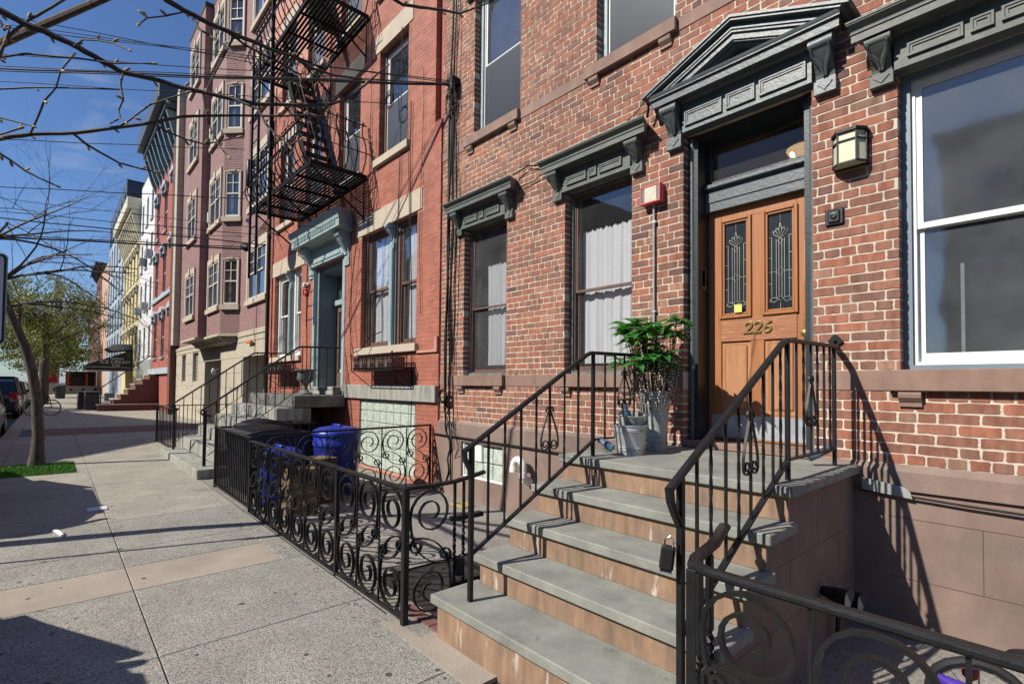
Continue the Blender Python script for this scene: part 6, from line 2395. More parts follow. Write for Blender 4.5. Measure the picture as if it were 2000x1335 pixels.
# ------------------------------------------------------------------ mauve brick apartment house with bay
def simple_window(parent, x0, x1, z0, z1, y, dirx=(1, 0), frame='white', glass='glass', mull=0, meet=True, surround=None, sw=0.14, muntin=True, org=None):
    """window on a wall plane through org with direction dirx (outward normal is to the right-hand of -Y)"""
    ux, uy = dirx
    nx, ny = uy, -ux          # outward normal
    ox, oy = org if org else (0, y)
    def P(u, d, z): return (ox+ux*u+nx*d, oy+uy*u+ny*d, z)
    def bx(m, u0, u1, d0, d1, a, b):
        vs = [P(u, d, z) for u in (u0, u1) for d in (d0, d1) for z in (a, b)]
        m.add(vs, [(0, 1, 3, 2), (4, 6, 7, 5), (0, 4, 5, 1), (2, 3, 7, 6), (0, 2, 6, 4), (1, 5, 7, 3)])
    W = MB()
    if surround:
        bx(W, x0-sw, x0, 0.002, 0.05, z0-0.02, z1+sw*1.6)
        bx(W, x1, x1+sw, 0.002, 0.05, z0-0.02, z1+sw*1.6)
        bx(W, x0, x1, 0.002, 0.05, z1, z1+sw*1.6)
        bx(W, x0-sw-0.04, x1+sw+0.04, 0.002, 0.09, z0-0.17, z0-0.0205)
        xm = (x0+x1)/2
        bx(W, xm-0.10, xm+0.10, 0.0505, 0.08, z1+0.01, z1+sw*2.1)
    else:
        bx(W, x0-0.03, x1+0.03, 0.002, 0.03, z0-0.08, z0-0.001)
    wo = W.build('window', surround or frame, parent)
    f = MB()
    fw = 0.05
    bx(f, x0, x0+fw, -0.04, 0.03, z0, z1)
    bx(f, x1-fw, x1, -0.04, 0.03, z0, z1)
    bx(f, x0+fw, x1-fw, -0.04, 0.029, z0, z0+fw)
    bx(f, x0+fw, x1-fw, -0.04, 0.029, z1-fw, z1)
    zm = z0+(z1-z0)*0.52
    if meet:
        bx(f, x0+fw, x1-fw, -0.03, 0.022, zm-0.02, zm+0.02)
    if mull:
        xm = (x0+x1)/2
        bx(f, xm-0.035, xm+0.035, -0.035, 0.027, z0+fw, z1-fw)
    if muntin:
        parts = [(x0, x1)] if not mull else [(x0, (x0+x1)/2), ((x0+x1)/2, x1)]
        for a, b in parts:
            c = (a+b)/2
            bx(f, c-0.01, c+0.01, 0.0, 0.015, zm+0.02, z1-fw)
            zz = (zm+z1)/2
            bx(f, a+fw, b-fw, 0.0, 0.0145, zz-0.01, zz+0.01)
    f.build('sash_frame', frame, wo)
    g = MB()
    bx(g, x0+fw*0.5, x1-fw*0.5, -0.022, -0.018, zm, z1-fw*0.5)
    g.build('pane', glass, wo)
    g = MB()
    bx(g, x0+fw*0.5, x1-fw*0.5, -0.022, -0.018, z0+fw*0.5, zm)
    g.build('pane', glass, wo)
    b = MB()
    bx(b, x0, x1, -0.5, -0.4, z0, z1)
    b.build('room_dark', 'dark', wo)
    return wo

def wall_plane(mb, p0, p1, z0, z1, holes, depth=0.25):
    """wall from p0 to p1 (xy); holes given as (u0,u1,z0,z1) along it"""
    p0, p1 = Vector((*p0, 0)), Vector((*p1, 0))
    L_ = (p1-p0).length
    u = (p1-p0)/L_
    n = Vector((u.y, -u.x, 0))
    t = MB()
    holed(t, 0, L_, z0, z1, 0, depth, holes)
    mb.add([tuple(p0+u*v[0]-n*v[1]+Vector((0, 0, v[2]))) for v in t.v], t.f)

def mauve_house():
    H = thing('apartment_house', 'mauve brick apartment house with projecting bay above a buff block ground floor', 'building', (-21.4, 4.3, 0))
    Yp = 4.3
    xl, xr = -28.25, -14.72
    top = 14.6
    zb = 3.10
    lv = [4.02, 6.78, 9.56, 12.35]
    wall = MB()
    # main wall right of bay
    hr = [(0.95, 2.4, z, z+1.45) for z in lv]
    wall_plane(wall, (-17.55, Yp), (xr, Yp), zb, top, [(0.98, 2.62, z, z+1.45) for z in lv])
    # angled side of bay
    wall_plane(wall, (-18.02, 3.87), (-17.55, Yp), zb, top, [(0.07, 0.57, z, z+1.40) for z in lv])
    # bay front (right block)
    wall_plane(wall, (-20.0, 3.87), (-18.02, 3.87), zb, top, [(0.33, 1.70, z, z+1.45) for z in lv])
    # return and left block
    wall_plane(wall, (-20.0, 3.62), (-20.0, 3.87), zb, top, [])
    wall_plane(wall, (-22.6, 3.62), (-20.0, 3.62), zb, top-0.1, [(0.55, 1.95, z-0.1, z+1.35) for z in lv])
    wall_plane(wall, (-23.3, Yp), (-22.6, 3.62), zb, top, [])
    wall_plane(wall, (-27.6, Yp), (-23.3, Yp), zb-0.35, top, [(2.0, 2.9, z-0.1, z+1.3) for z in lv])
    wall.quad((xr, Yp, zb), (xr, 12, zb), (xr, 12, top), (xr, Yp, top))
    w = wall.build('wall', 'purple_brick', H)
    for z in lv:
        simple_window(w, 0.98, 2.62, z, z+1.45, 0, (1, 0), mull=1, frame='offwhite', surround='sandstone', org=(-17.55, Yp))
        simple_window(w, 0.07*1.0, 0.57, z, z+1.40, 0, (0.47/0.637, 0.43/0.637), frame='offwhite', surround='sandstone', sw=0.03, org=(-18.02, 3.87))
        simple_window(w, 0.33, 1.70, z, z+1.45, 0, (1, 0), mull=1, frame='offwhite', surround='sandstone', sw=0.12, org=(-20.0, 3.87))
        simple_window(w, 0.55, 1.95, z-0.1, z+1.35, 0, (1, 0), mull=1, frame='offwhite', surround='sandstone', sw=0.12, org=(-22.6, 3.62))
        simple_window(w, 2.0, 2.9, z-0.1, z+1.3, 0, (1, 0), frame='offwhite', surround='sandstone', sw=0.12, org=(-27.6, Yp))
    # buff pilaster at the far end, quoin joints
    q = MB()
    n = 18
    for i in range(n):
        z = zb+0.15+i*0.66
        q.box(-28.2, -27.6, 4.05, Yp+0.3, z+0.006, z+0.654, 0.0)
    q.build('quoin_pilaster', 'buff', H, kind='stuff')
    q = MB()
    q.box(-28.18, -27.62, 4.06, Yp+0.3, zb+0.15, top)
    q.build('pilaster_core', 'beige', H)
    # ground floor of buff blocks as single blocks
    g = MB()
    op = [(-22.2, -19.7, -0.1, 2.56), (-17.0, -14.95, -0.1, 2.42), (-26.75, -25.9, 1.62, 2.80), (-24.45, -23.4, 1.62, 2.80)]
    holed(g, xl+0.1, xr, -0.1, zb-0.001, Yp, Yp+1.5, op)
    gw = g.build('ground_floor_wall', 'beige', H)
    rows = [0.0, 0.47, 0.94, 1.41, 1.88, 2.35, 2.80]
    lib = {}
    for r in range(6):
        z0, z1 = rows[r], rows[r+1]
        x = xl+0.1-(0.45 if r % 2 else 0)
        while x < xr:
            a, b = max(x, xl+0.1), min(x+0.9, xr)
            x += 0.9
            segs = [(a, b)]
            for o in op:
                if o[2] < (z0+z1)/2 < o[3]:
                    ns = []
                    for p, q_ in segs:
                        if o[1] <= p or o[0] >= q_: ns.append((p, q_))
                        else:
                            if o[0] > p: ns.append((p, o[0]))
                            if o[1] < q_: ns.append((o[1], q_))
                    segs = ns
            for p, q_ in segs:
                if q_-p < 0.05: continue
                k = (round(q_-p, 2), round(z1-z0, 2))
                if k not in lib:
                    m = MB()
                    m.box(0, k[0]-0.012, -0.012, 0.05, 0, k[1]-0.012, 0.003)
                    lib[k] = m.mesh('block', M['buff'])
                place('block', lib[k], gw, (p+0.006, Yp, z0+0.006))
    q = MB()
    q.box(xl+0.1, xr, Yp-0.05, Yp+0.03, 2.97, 3.12, 0.01)
    q.box(xl+0.1, xr, Yp-0.022, Yp+0.03, 2.81, 2.965)
    q.build('band_course', 'buff', H)
    # bay underside with rolled mouldings
    q = MB()
    pl = [(-17.45, Yp), (-18.0, 3.80), (-20.05, 3.80), (-20.05, 3.55), (-22.65, 3.55), (-23.45, Yp)]
    q.prism(pl, 'z', 3.03, 3.10)
    pl2 = [(-17.75, Yp), (-18.15, 4.0), (-22.5, 4.0), (-23.1, Yp)]
    q.prism(pl2, 'z', 2.86, 3.03)
    for i in range(9):
        x = -18.2-i*0.5
        q.tube([(x, Yp, 2.84), (x, 4.05, 2.88), (x, 3.85, 3.02)], 0.045, 8)
    q.build('bay_corbel', 'buff', H)
    # garage and door recesses
    q = MB()
    q.box(-17.0, -14.95, Yp+1.2, Yp+1.3, -0.1, 2.42)
    for i in range(5):
        q.box(-16.95, -15.0, Yp+1.17, Yp+1.2, 0.05+i*0.47, 0.05+i*0.47+0.42, 0.01)
    q.build('garage_door', 'galvdull', H)
    q = MB()
    q.box(-22.2, -19.7, Yp+1.2, Yp+1.3, -0.1, 2.56)
    q.build('back_wall', 'beige', H)
    q = MB()
    q.box(-21.9, -20.9, Yp+1.15, Yp+1.2, -0.05, 2.15, 0.01)
    q.build('entrance_door', 'tealdark', H)
    # pierced screen panels
    for a, b in ((-26.75, -25.9), (-24.45, -23.4)):
        q = MB()
        hl = []
        for i in range(3):
            for j in range(8):
                u = a+(b-a)*(i+0.5)/3
                z = 1.62+1.18*(j+0.5)/8
                hl.append((u-0.07, u+0.07, z-0.045, z+0.045))
        holed(q, a, b, 1.62, 2.80, Yp+0.10, Yp+0.16, hl)
        q.build('pierced_screen', 'greystone', H)
    # wall lamp
    q = MB()
    q.ball((-19.95, 4.12, 1.95), 0.10, 8, 6, (0.8, 0.8, 1.3))
    q.box(-20.0, -19.9, 4.15, 4.3, 2.0, 2.05)
    q.build('entry_lamp', 'galvdull', H)
    q = MB()
    q.box(-16.35, -15.85, 4.18, 4.24, 2.72, 2.80, 0.01)
    q.build('small_orange_bracket', 'orange', H)
    q = MB()
    q.box(xl+0.1, xr, 4.6, 12, -0.1, 3.0) if False else q.box(-19.5, -17.2, 5.9, 12, -0.1, 3.0)
    q.box(-27.55, xr, 5.2, 12, 3.2, top-0.05)
    q.build('inner_wall', 'dark', H)
    q = MB()
    q.box(xl, xr, Yp+0.02, 12, top, top+0.2)
    q.prism([(-23.4, Yp+0.01), (-22.6, 3.60), (-19.98, 3.60), (-19.98, Yp+0.01)], 'z', top-0.1, top+0.05)
    q.prism([(-20.0, Yp+0.01), (-20.0, 3.86), (-18.0, 3.86), (-17.5, Yp+0.01)], 'z', top+0.0, top+0.18)
    q.build('roof', 'roof', H)
    for zz in (12.2, 7.0, 9.9):
        q = MB()
        q.box(-19.92, -19.82, 3.80, 3.86, zz, zz+0.35)
        q.build('vent', 'pvc', H)
mauve_house()

# ------------------------------------------------------------------ row of far houses
def far_house(name, label, x0, x1, top, wall, nwin, levels, wh=1.7, ww=0.95, frame='white', hood=None, cornice=None, crn_h=0.9, crn_d=0.6, yf=4.3, glass='glass_dark', side=None):
    H = thing(name, label, 'building', ((x0+x1)/2, yf, 0))
    m = MB()
    hs = []
    dx = (x1-x0)/nwin
    for z in levels:
        for i in range(nwin):
            c = x0+dx*(i+0.5)
            hs.append((c-ww/2, c+ww/2, z, z+wh))
    holed(m, x0, x1, -0.1, top, yf, yf+0.2, hs)
    m.quad((x1, yf, -0.1), (x1, 12, -0.1), (x1, 12, top), (x1, yf, top))
    m.quad((x0, yf, -0.1), (x0, 12, -0.1), (x0, 12, top), (x0, yf, top))
    w = m.build('wall', wall, H)
    m = MB()
    m.box(x0+0.1, x1-0.1, yf+0.5, 12, 0, top-0.1)
    m.build('inner_wall', 'dark', H)
    m = MB()
    m.box(x0, x1, yf, 12, top, top+0.15)
    m.build('roof', 'roof', H)
    lib = None
    for h in hs:
        if lib is None:
            f = MB()
            W_, H_ = h[1]-h[0], h[3]-h[2]
            sash_frame(f, 0, W_, 0, H_, 0.05, 0.12, 0.06)
            f.box(0.06, W_-0.06, 0.06, 0.11, H_*0.48, H_*0.53)
            f.box(-0.08, W_+0.08, -0.08, 0.1, -0.12, -0.002)
            g = MB()
            g.box(0.05, W_-0.05, 0.09, 0.095, 0.05, H_-0.05)
            hd = MB()
            if hood:
                hd.box(-0.15, W_+0.15, -0.05, 0.0, H_+0.02, H_+0.22)
                hd.box(-0.2, W_+0.2, -0.18, 0.0, H_+0.22, H_+0.34)
                hd.prism([(-0.2, H_+0.34), (W_+0.2, H_+0.34), (W_/2, H_+0.55)], 'y', -0.16, 0.0)
                hd.box(-0.15, -0.02, -0.14, 0.0, H_-0.15, H_+0.22)
                hd.box(W_+0.02, W_+0.15, -0.14, 0.0, H_-0.15, H_+0.22)
            lib = (f.mesh('window', M[frame]), g.mesh('pane', M[glass]), hd.mesh('hood', M[hood]) if hood else None)
        wo = place('window', lib[0], w, (h[0], yf, h[2]))
        place('pane', lib[1], wo, (h[0], yf, h[2]))
        if lib[2]:
            place('hood', lib[2], wo, (h[0], yf, h[2]))
    if cornice:
        m = MB()
        m.box(x0-0.1, x1+0.1, yf-crn_d, yf+0.1, top-crn_h*0.15, top+crn_h*0.25, 0.03)
        m.box(x0-0.02, x1+0.02, yf-crn_d*0.7, yf+0.1, top-crn_h*0.3, top-crn_h*0.15)
        m.box(x0, x1, yf-0.08, yf+0.1, top-crn_h, top-crn_h*0.3)
        co = m.build('cornice', cornice, H)
        n = int((x1-x0)/0.9)
        m = MB()
        for i in range(n+1):
            x = x0+0.1+(x1-x0-0.2)*i/n
            m.prism([(yf, top-crn_h*1.25), (yf-crn_d*0.3, top-crn_h*0.9), (yf-crn_d*0.65, top-crn_h*0.35), (yf, top-crn_h*0.35)], 'x', x-0.09, x+0.09)
        m.build('cornice_bracket', cornice if cornice != 'far_slate' else 'tealdark', co)
    return H, w

H, w = far_house('brick_house', 'far red brick Italianate house with pale blue window hoods and a dark bracketed cornice', -36.4, -28.6, 15.1, 'far_red', 3, [2.9, 6.3, 9.6], 2.1, 1.0, 'galvdull', 'bluehood', 'far_slate', 2.1, 0.95)
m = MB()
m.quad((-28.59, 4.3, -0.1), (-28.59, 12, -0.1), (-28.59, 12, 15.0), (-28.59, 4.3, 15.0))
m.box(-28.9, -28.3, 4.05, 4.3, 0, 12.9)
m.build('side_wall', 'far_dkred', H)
m = MB()
m.box(-36.4, -28.9, 4.15, 4.3, 2.0, 2.3)
m.box(-36.4, -28.9, 4.2, 4.3, 6.0, 6.2)
m.build('string_course', 'bluehood', H)
H, w = far_house('house', 'far tall white painted house beyond the red brick one', -43.0, -36.5, 14.7, 'far_white', 3, [3.2, 6.1, 8.8, 11.5], 1.8, 0.8, 'galvdull')
m = MB()
m.box(-42.9, -36.6, 4.27, 4.299, 0, 2.9)
m.build('shopfront', 'galvdull', H)
for i in range(4):
    m = MB()
    x = -41.8+1.5*i
    m.box(x-0.35, x+0.35, 3.95, 4.29, 6.0+(i % 2)*3, 6.45+(i % 2)*3, 0.03)
    m.build('air_conditioner', 'galvdull', H)
far_house('house', 'far cream yellow house with a heavy cream bracketed cornice', -53.3, -43.1, 13.6, 'far_yellow', 5, [3.2, 6.0, 8.8], 1.9, 0.9, 'cream', 'cream', 'cream', 1.9, 0.8)
far_house('building', 'far grey blue building with dark tall windows', -70.0, -53.4, 15.4, 'far_grey', 6, [3.4, 6.4, 9.4, 12.4], 2.4, 1.3, 'far_slate')
H, w = far_house('building', 'far dark slate clad top storeys rising above the cream yellow house', -69.9, -53.5, 18.4, 'far_slate', 6, [15.9], 1.7, 1.1, 'far_slate', yf=4.33)
far_house('house', 'far peach coloured narrow house', -79.5, -70.1, 14.5, 'far_peach', 3, [3.4, 6.6, 9.8], 1.8, 0.9)
far_house('brick_house', 'far dark red brick house with a black cornice', -90.0, -79.6, 15.8, 'far_dkred', 4, [3.4, 6.6, 9.8, 12.6], 1.8, 0.9, cornice='darkpaint', crn_h=0.8, crn_d=0.7)
far_house('brick_house', 'farthest dark brick corner house at the end of the street', -108.0, -90.1, 12.2, 'far_dkred', 6, [3.4, 6.6, 9.6], 1.8, 0.9, cornice='darkpaint', crn_h=1.2, crn_d=1.0)

def awning():
    T = thing('shop_awning', 'black shop awning with white ICE CREAM lettering far down the row', 'awning', (-50.0, 3.0, 2.4))
    m = MB()
    m.prism([(4.29, 3.85), (1.75, 2.72), (1.75, 2.35), (4.29, 2.35)], 'x', -50.5, -45.6)
    m.build('canopy', 'blackplastic', T)
    m = MB()
    m.box(-45.59, -45.58, 1.75, 4.29, 2.56, 2.585)
    m.build('piping', 'white', T)
    text_obj('ICE CREAM', 0.34, 0.002, 'white', T, (-45.57, 3.32, 2.93), rot=(PI/2, 0, PI/2), sx=1.0)
    text_obj('Cafe', 0.24, 0.002, 'white', T, (-45.57, 3.35, 2.70), rot=(PI/2, 0, PI/2), shear=0.3)
    text_obj('Romeo', 0.26, 0.002, 'white', T, (-45.57, 3.40, 3.19), rot=(PI/2, 0, PI/2), shear=0.3)
    m = MB()
    m.prism([(4.28, 3.9), (3.2, 3.75), (2.9, 3.98), (3.3, 4.25), (4.28, 4.3)], 'x', -50.0, -46.5)
    m.build('shop_cornice', 'far_white', T)
awning()

def far_stoop():
    T = thing('stoop', 'far dark brown stoop with pale step edges before the far red house', 'stoop', (-34.5, 3.3, 0))
    n = 7
    y0, z0 = 2.1, 0.35
    poly = [(4.29, -0.05)]
    pts = []
    for i in range(n):
        pts.append((y0+i*0.30, z0+i*0.265))
    poly.append((4.29, pts[-1][1]+0.0))
    for i in range(n-1, -1, -1):
        poly.append((pts[i][0], pts[i][1]))
        if i: poly.append((pts[i][0], pts[i-1][1]))
    poly.append((y0, -0.05))
    m = MB()
    m.prism(poly, 'x', -35.8, -33.4)
    m.build('stoop_body', 'far_dkred', T)
    for i in range(n):
        m = MB()
        m.box(-35.7, -33.5, pts[i][0]-0.04, pts[i][0]+0.30, pts[i][1]+0.001, pts[i][1]+0.05)
        m.build('tread', 'sandstone', T)
    m = MB()
    m.tube([(-33.6, 1.9, 1.25), (-33.6, 3.9, 2.95), (-33.6, 4.25, 2.95)], 0.03, 6)
    m.tube([(-33.6, 1.9, 0.1), (-33.6, 1.9, 1.25)], 0.03, 6)
    m.build('railing', 'iron', T)
    T = thing('garden_wall', 'low dark red brick wall of the far yard beside the sidewalk', 'wall', (-33.0, 3.0, 0))
    m = MB()
    m.box(-33.2, -32.95, 1.75, 4.25, -0.05, 0.38)
    m.box(-33.1, -28.6, 1.75, 2.0, -0.05, 0.38) if False else None
    m.build('brick_body', 'far_dkred', T)
    m = MB()
    m.box(-33.24, -32.9, 1.70, 4.25, 0.38, 0.43)
    m.build('coping', 'greystone', T)
    for i, (x, y) in enumerate(((-34.6, 1.6), (-35.4, 1.35), (-36.6, 1.5), (-37.6, 1.7))):
        lab = ['dark wheeled bin nearest the far dark stoop', 'second dark wheeled bin from the far dark stoop', 'third dark wheeled bin from the far dark stoop', 'farthest dark wheeled bin beyond the far dark stoop'][i]
        T = thing('wheeled_bin', lab, 'garbage cart', (x, y, 0), 'bins by the far dark stoop')
        m = MB()
        m.box(x-0.3, x+0.3, y-0.3, y+0.3, 0.05, 0.95, 0.04)
        m.build('cart_body', 'black_bin', T)
        m = MB()
        m.box(x-0.33, x+0.33, y-0.34, y+0.33, 0.96, 1.04, 0.03)
        m.build('lid', 'black_bin', T)
far_stoop()

# ------------------------------------------------------------------ ground
CURB = -0.78
def ground():
    m = MB()
    m.quad((-600, -600, -0.24), (600, -600, -0.24), (600, 600, -0.24), (-600, 600, -0.24))
    m.build('ground', 'asphalt', kind='structure')
    m = MB()
    xs = [6, 1, 0, -2, -4, -6, -8, -10, -12, -60, -140]
    for i in range(len(xs)-1):
        a, b = xs[i], xs[i+1]
        m.quad((a, CURB-0.16, gz(a)-0.15), (b, CURB-0.16, gz(b)-0.15), (b, -7.6, gz(b)-0.15), (a, -7.6, gz(a)-0.15))
    m.build('road', 'asphalt', kind='structure')
    # concrete base of the sidewalk shows in the joints
    SW = MB()
    for i in range(len(xs)-1):
        a, b = xs[i], xs[i+1]
        SW.quad((a, CURB, gz(a)-0.014), (b, CURB, gz(b)-0.014), (b, 4.7, gz(b)-0.014), (a, 4.7, gz(a)-0.014))
    sw = SW.build('sidewalk', 'darkpaint', kind='structure')
    rg = random.Random(9)
    def slab(x0, x1, y0, y1, mat, jt=0.0032, dz=0.0, name='paving_slab', lift=0.0):
        q = MB()
        x0, x1 = max(x0, x1)-jt, min(x0, x1)+jt
        y0, y1 = y0+jt, y1-jt
        nseg = 1
        vs = []
        e = 0.004
        for (x, y, k) in ((x0, y0, 0), (x1, y0, 0), (x1, y1, 0), (x0, y1, 0)):
            vs.append((x, y, gz(x)-0.006+lift))
        for (x, y) in ((x0-e, y0+e), (x1+e, y0+e), (x1+e, y1-e), (x0-e, y1-e)):
            vs.append((x, y, gz(x)+lift))
        for (x, y) in ((x0, y0), (x1, y0), (x1, y1), (x0, y1)):
            vs.append((x, y, gz(x)-0.05))
        fs = [(4, 5, 6, 7)]+[(i, (i+1) % 4, 4+(i+1) % 4, 4+i) for i in range(4)]+[(8+i, 8+(i+1) % 4, (i+1) % 4, i) for i in range(4)]
        q.add(vs, fs)
        q.build(name, mat, sw)
    # transverse joints
    J = [3.6, 2.4, 1.2, 0.0, -1.22, -2.44, -3.65, -4.88, -6.08, -7.3, -8.55, -9.8, -11.2, -12.65, -14.1, -15.6, -17.2, -19.0]
    for i in range(len(J)-1):
        a, b = J[i], J[i+1]
        far = a < -7
        mt = 'walk' if not far else 'walk_far'
        if abs(a+4.88) < 0.01:
            # the joint strip before the smooth patch
            for (y0, y1) in ((CURB+0.16, 0.51), (0.51, 1.60)):
                slab(a, -5.50, y0, y1, 'walk_smooth')
                slab(-5.50, b, y0, y1, 'walk')
            slab(a, b, 1.60, 1.79, 'walk')
            continue
        if abs(a+11.2) < 0.01 or abs(a+9.8) < 0.01:
            slab(a, b, CURB+0.16, 0.51, mt) if abs(a+9.8) < 0.01 else None
            if abs(a+11.2) < 0.01:
                slab(a, b, 0.36, 0.51, mt, 0.0)
            slab(a, b, 0.51, 1.79, mt)
            continue
        slab(a, b, CURB+0.16, 0.51, mt)
        slab(a, b, 0.51, 1.79, mt)
        if a <= -12.6:
            slab(a, b, 1.79, 2.6 if a > -15 else 4.3, mt)
    # red paver band across the sidewalk
    k = 0
    for i in range(16):
        y0 = CURB+0.35+i*0.30
        for j in range(4):
            x0 = -19.1-j*0.62
            q = MB()
            q.box(x0-0.61, x0, y0+0.005, y0+0.295, gz(x0)-0.05, gz(x0)+0.002, 0.004)
            q.build('paver', 'paver', sw)
    xx = -21.7
    while xx > -125:
        st = 1.6 if xx > -40 else 6.0
        for y0, y1 in ((CURB+0.16, 0.9), (0.9, 2.5), (2.5, 4.3)):
            slab(xx, xx-st, y0, y1, 'walk_far')
        xx -= st
    # kerb stones
    C = thing('kerb', 'grey stone kerb along the parked cars', 'kerb', (-10, CURB, 0))
    C['kind'] = 'structure'
    del C['category']
    x = 4.0
    while x > -110:
        st = 1.8 if x > -30 else 8
        q = MB()
        q.box(x-st+0.006, x, CURB-0.16, CURB+0.155, -0.3, gz(x)+0.002, 0.012)
        q.build('kerb_stone', 'walk_far', C)
        x -= st
    # yard of 226 with a sunken stair well beside the stoop, yard right
    Yd = MB()
    pit = (-3.95, -3.0, 2.0, 2.95)
    def patch(x0, x1, y0, y1):
        Yd.quad((x0, y0, gz(x0)+0.004), (x1, y0, gz(x1)+0.004), (x1, y1, gz(x1)+0.004), (x0, y1, gz(x0)+0.004))
    patch(-3.95, -2.70, 1.79, 2.02)
    for a, b in ((-6.55, -5.2), (-5.2, -3.95)):
        for c, d in ((1.79, 3.0), (3.0, 4.3)):
            patch(a, b, c, d)
    patch(-3.95, -2.70, 3.0, 4.3)
    yd = Yd.build('yard_paving', 'yard', kind='structure')
    q = MB()
    for (a, b) in (((-3.95, 2.02), (-2.78, 2.02)), ((-3.95, 2.02), (-3.95, 3.0)), ((-3.95, 3.0), (-2.78, 3.0))):
        q.quad((a[0], a[1], -0.02), (b[0], b[1], -0.02), (b[0], b[1], -0.9), (a[0], a[1], -0.9))
    q.quad((-3.95, 2.02, -0.9), (-2.78, 2.02, -0.9), (-2.78, 3.0, -0.9), (-3.95, 3.0, -0.9))
    q.quad((-2.745, 2.02, 0.0), (-2.745, 3.0, 0.0), (-2.745, 3.0, -0.9), (-2.745, 2.02, -0.9))
    q.build('stair_well', 'base_stucco', kind='structure')
    for (a, b, c, d) in ((-12.65, -6.55, 1.79, 4.3), (-15.6, -12.65, 2.6, 4.3)):
        q = MB()
        q.quad((a, c, 0.085 if a < -10 else gz(a)+0.004), (b, c, gz(b)+0.004), (b, d, gz(b)+0.004), (a, d, gz(a)+0.004))
        q.build('yard_paving', 'yard', kind='structure')
    q = MB()
    q.quad((-1.2, 1.79, -0.045), (3.6, 1.79, -0.055), (3.6, 4.3, -0.055), (-1.2, 4.3, -0.045))
    q.build('yard_paving', 'yard', kind='structure')
    # open concrete apron under the steps
    q = MB()
    q.box(-3.3, -2.2, 1.70, 1.93, -0.1, gz(-2.7)+0.006)
    q.build('apron', 'walk_smooth', kind='structure')
    # red brick edging under the fence return
    q = MB()
    for i in range(3):
        q.box(-3.32+i*0.2, -3.13+i*0.2, 1.90, 1.99, -0.08, -0.012, 0.003)
    q.build('edging_brick', 'paver', kind='structure')
    # far sidewalk over the road
    q = MB()
    q.box(-140, 40, -12.6, -7.6, -0.3, 0.0)
    q.build('opposite_sidewalk', 'walk_far', kind='structure')
    # gum spots and fine debris
    q = MB()
    for i in range(70):
        x, y = rg.uniform(-11, -2), rg.uniform(-0.4, 1.7)
        r_ = rg.uniform(0.008, 0.022)
        n_ = 8
        q.add([(x+r_*rg.uniform(.8, 1.2)*math.cos(2*PI*k/n_), y+r_*math.sin(2*PI*k/n_), gz(x)+0.0012) for k in range(n_)], [tuple(range(n_))])
    q.build('gum_spots', 'gum', sw, kind='stuff', fix=False)
    q = MB()
    for i in range(420):
        t = rg.random()
        if t < 0.55: x, y = rg.uniform(-8.6, -3.0), 1.70+abs(rg.gauss(0, 0.09))*(-1 if rg.random() < 0.7 else 1)
        elif t < 0.8: x, y = rg.uniform(-6.5, -2.9), rg.uniform(1.85, 4.2)
        else: x, y = rg.uniform(-1.0, 1.0), rg.uniform(3.2, 4.2)
        if -3.97 < x < -2.7 and 2.0 < y < 3.0: continue
        a_ = rg.uniform(0, PI)
        s_ = rg.uniform(0.005, 0.016)
        c_, d_ = math.cos(a_)*s_, math.sin(a_)*s_
        z_ = gz(x)+0.007 if x < -2 else -0.04
        q.add([(x-c_, y-d_, z_), (x+d_*0.5, y-c_*0.5, z_+0.004), (x+c_, y+d_, z_+0.002), (x-d_*0.5, y+c_*0.5, z_+0.005)], [(0, 1, 2, 3)])
    q.build('dry_debris', 'debris', sw, kind='stuff', fix=False)
    # litter
    q = MB()
    q.tube([(-7.22, 0.06, 0.03), (-7.12, 0.09, 0.034), (-6.98, 0.12, 0.032), (-6.88, 0.13, 0.03)], [0.008, 0.022, 0.02, 0.006], 8)
    q.build('crumpled_paper', 'white', label='small crumpled white paper lying on the sidewalk near the round shadow', cat='litter')
    q = MB()
    q.box(-8.15, -7.95, 0.36, 0.55, gz(-8)+0.001, gz(-8)+0.012)
    q.build('flattened_wrapper', 'dish', label='flat pale wrapper lying on the sidewalk beside the long joint', cat='litter')
    q = MB()
    sash_frame(q, -5.30, -4.95, 0, 0, 0, 0, 0) if False else None
    for a, b, c, d in ((-5.62, -5.60, 3.95, 4.13), (-5.34, -5.32, 3.95, 4.13), (-5.60, -5.34, 3.95, 3.97), (-5.60, -5.34, 4.11, 4.13)):
        q.box(a, b, c, d, 0.01, 0.022)
    q.build('yellow_frame', 'yellow', label='small yellow plastic frame lying on the yard paving under the basement window', cat='frame')
ground()

def tree_pit():
    q = MB()
    x0, x1, y0, y1 = -12.64, -11.22, -0.60, 0.355
    q.quad((x0, y0, 0.082), (x1, y0, 0.075), (x1, y1, 0.075), (x0, y1, 0.082))
    q.quad((x0-3, -0.62, 0.083), (x1, -0.62, 0.075), (x1, y1, 0.075), (x0-3, -0.6, 0.082)) if False else None
    q.build('grass_bed', 'grass', kind='structure')
    g = MB()
    rg = random.Random(6)
    for i in range(9000):
        x, y = rg.uniform(x0, x1), rg.uniform(y0, y1)
        a = rg.uniform(0, 2*PI)
        dx, dy = math.cos(a)*0.006, math.sin(a)*0.006
        h = rg.uniform(0.015, 0.035)
        g.add([(x-dx, y-dy, 0.08), (x+dx, y+dy, 0.08), (x+rg.uniform(-.01, .01), y+rg.uniform(-.01, .01), 0.08+h)], [(0, 1, 2)])
    g.build('artificial_grass', 'grass', kind='stuff', label='bright green artificial grass round the near tree trunk', fix=False)
tree_pit()

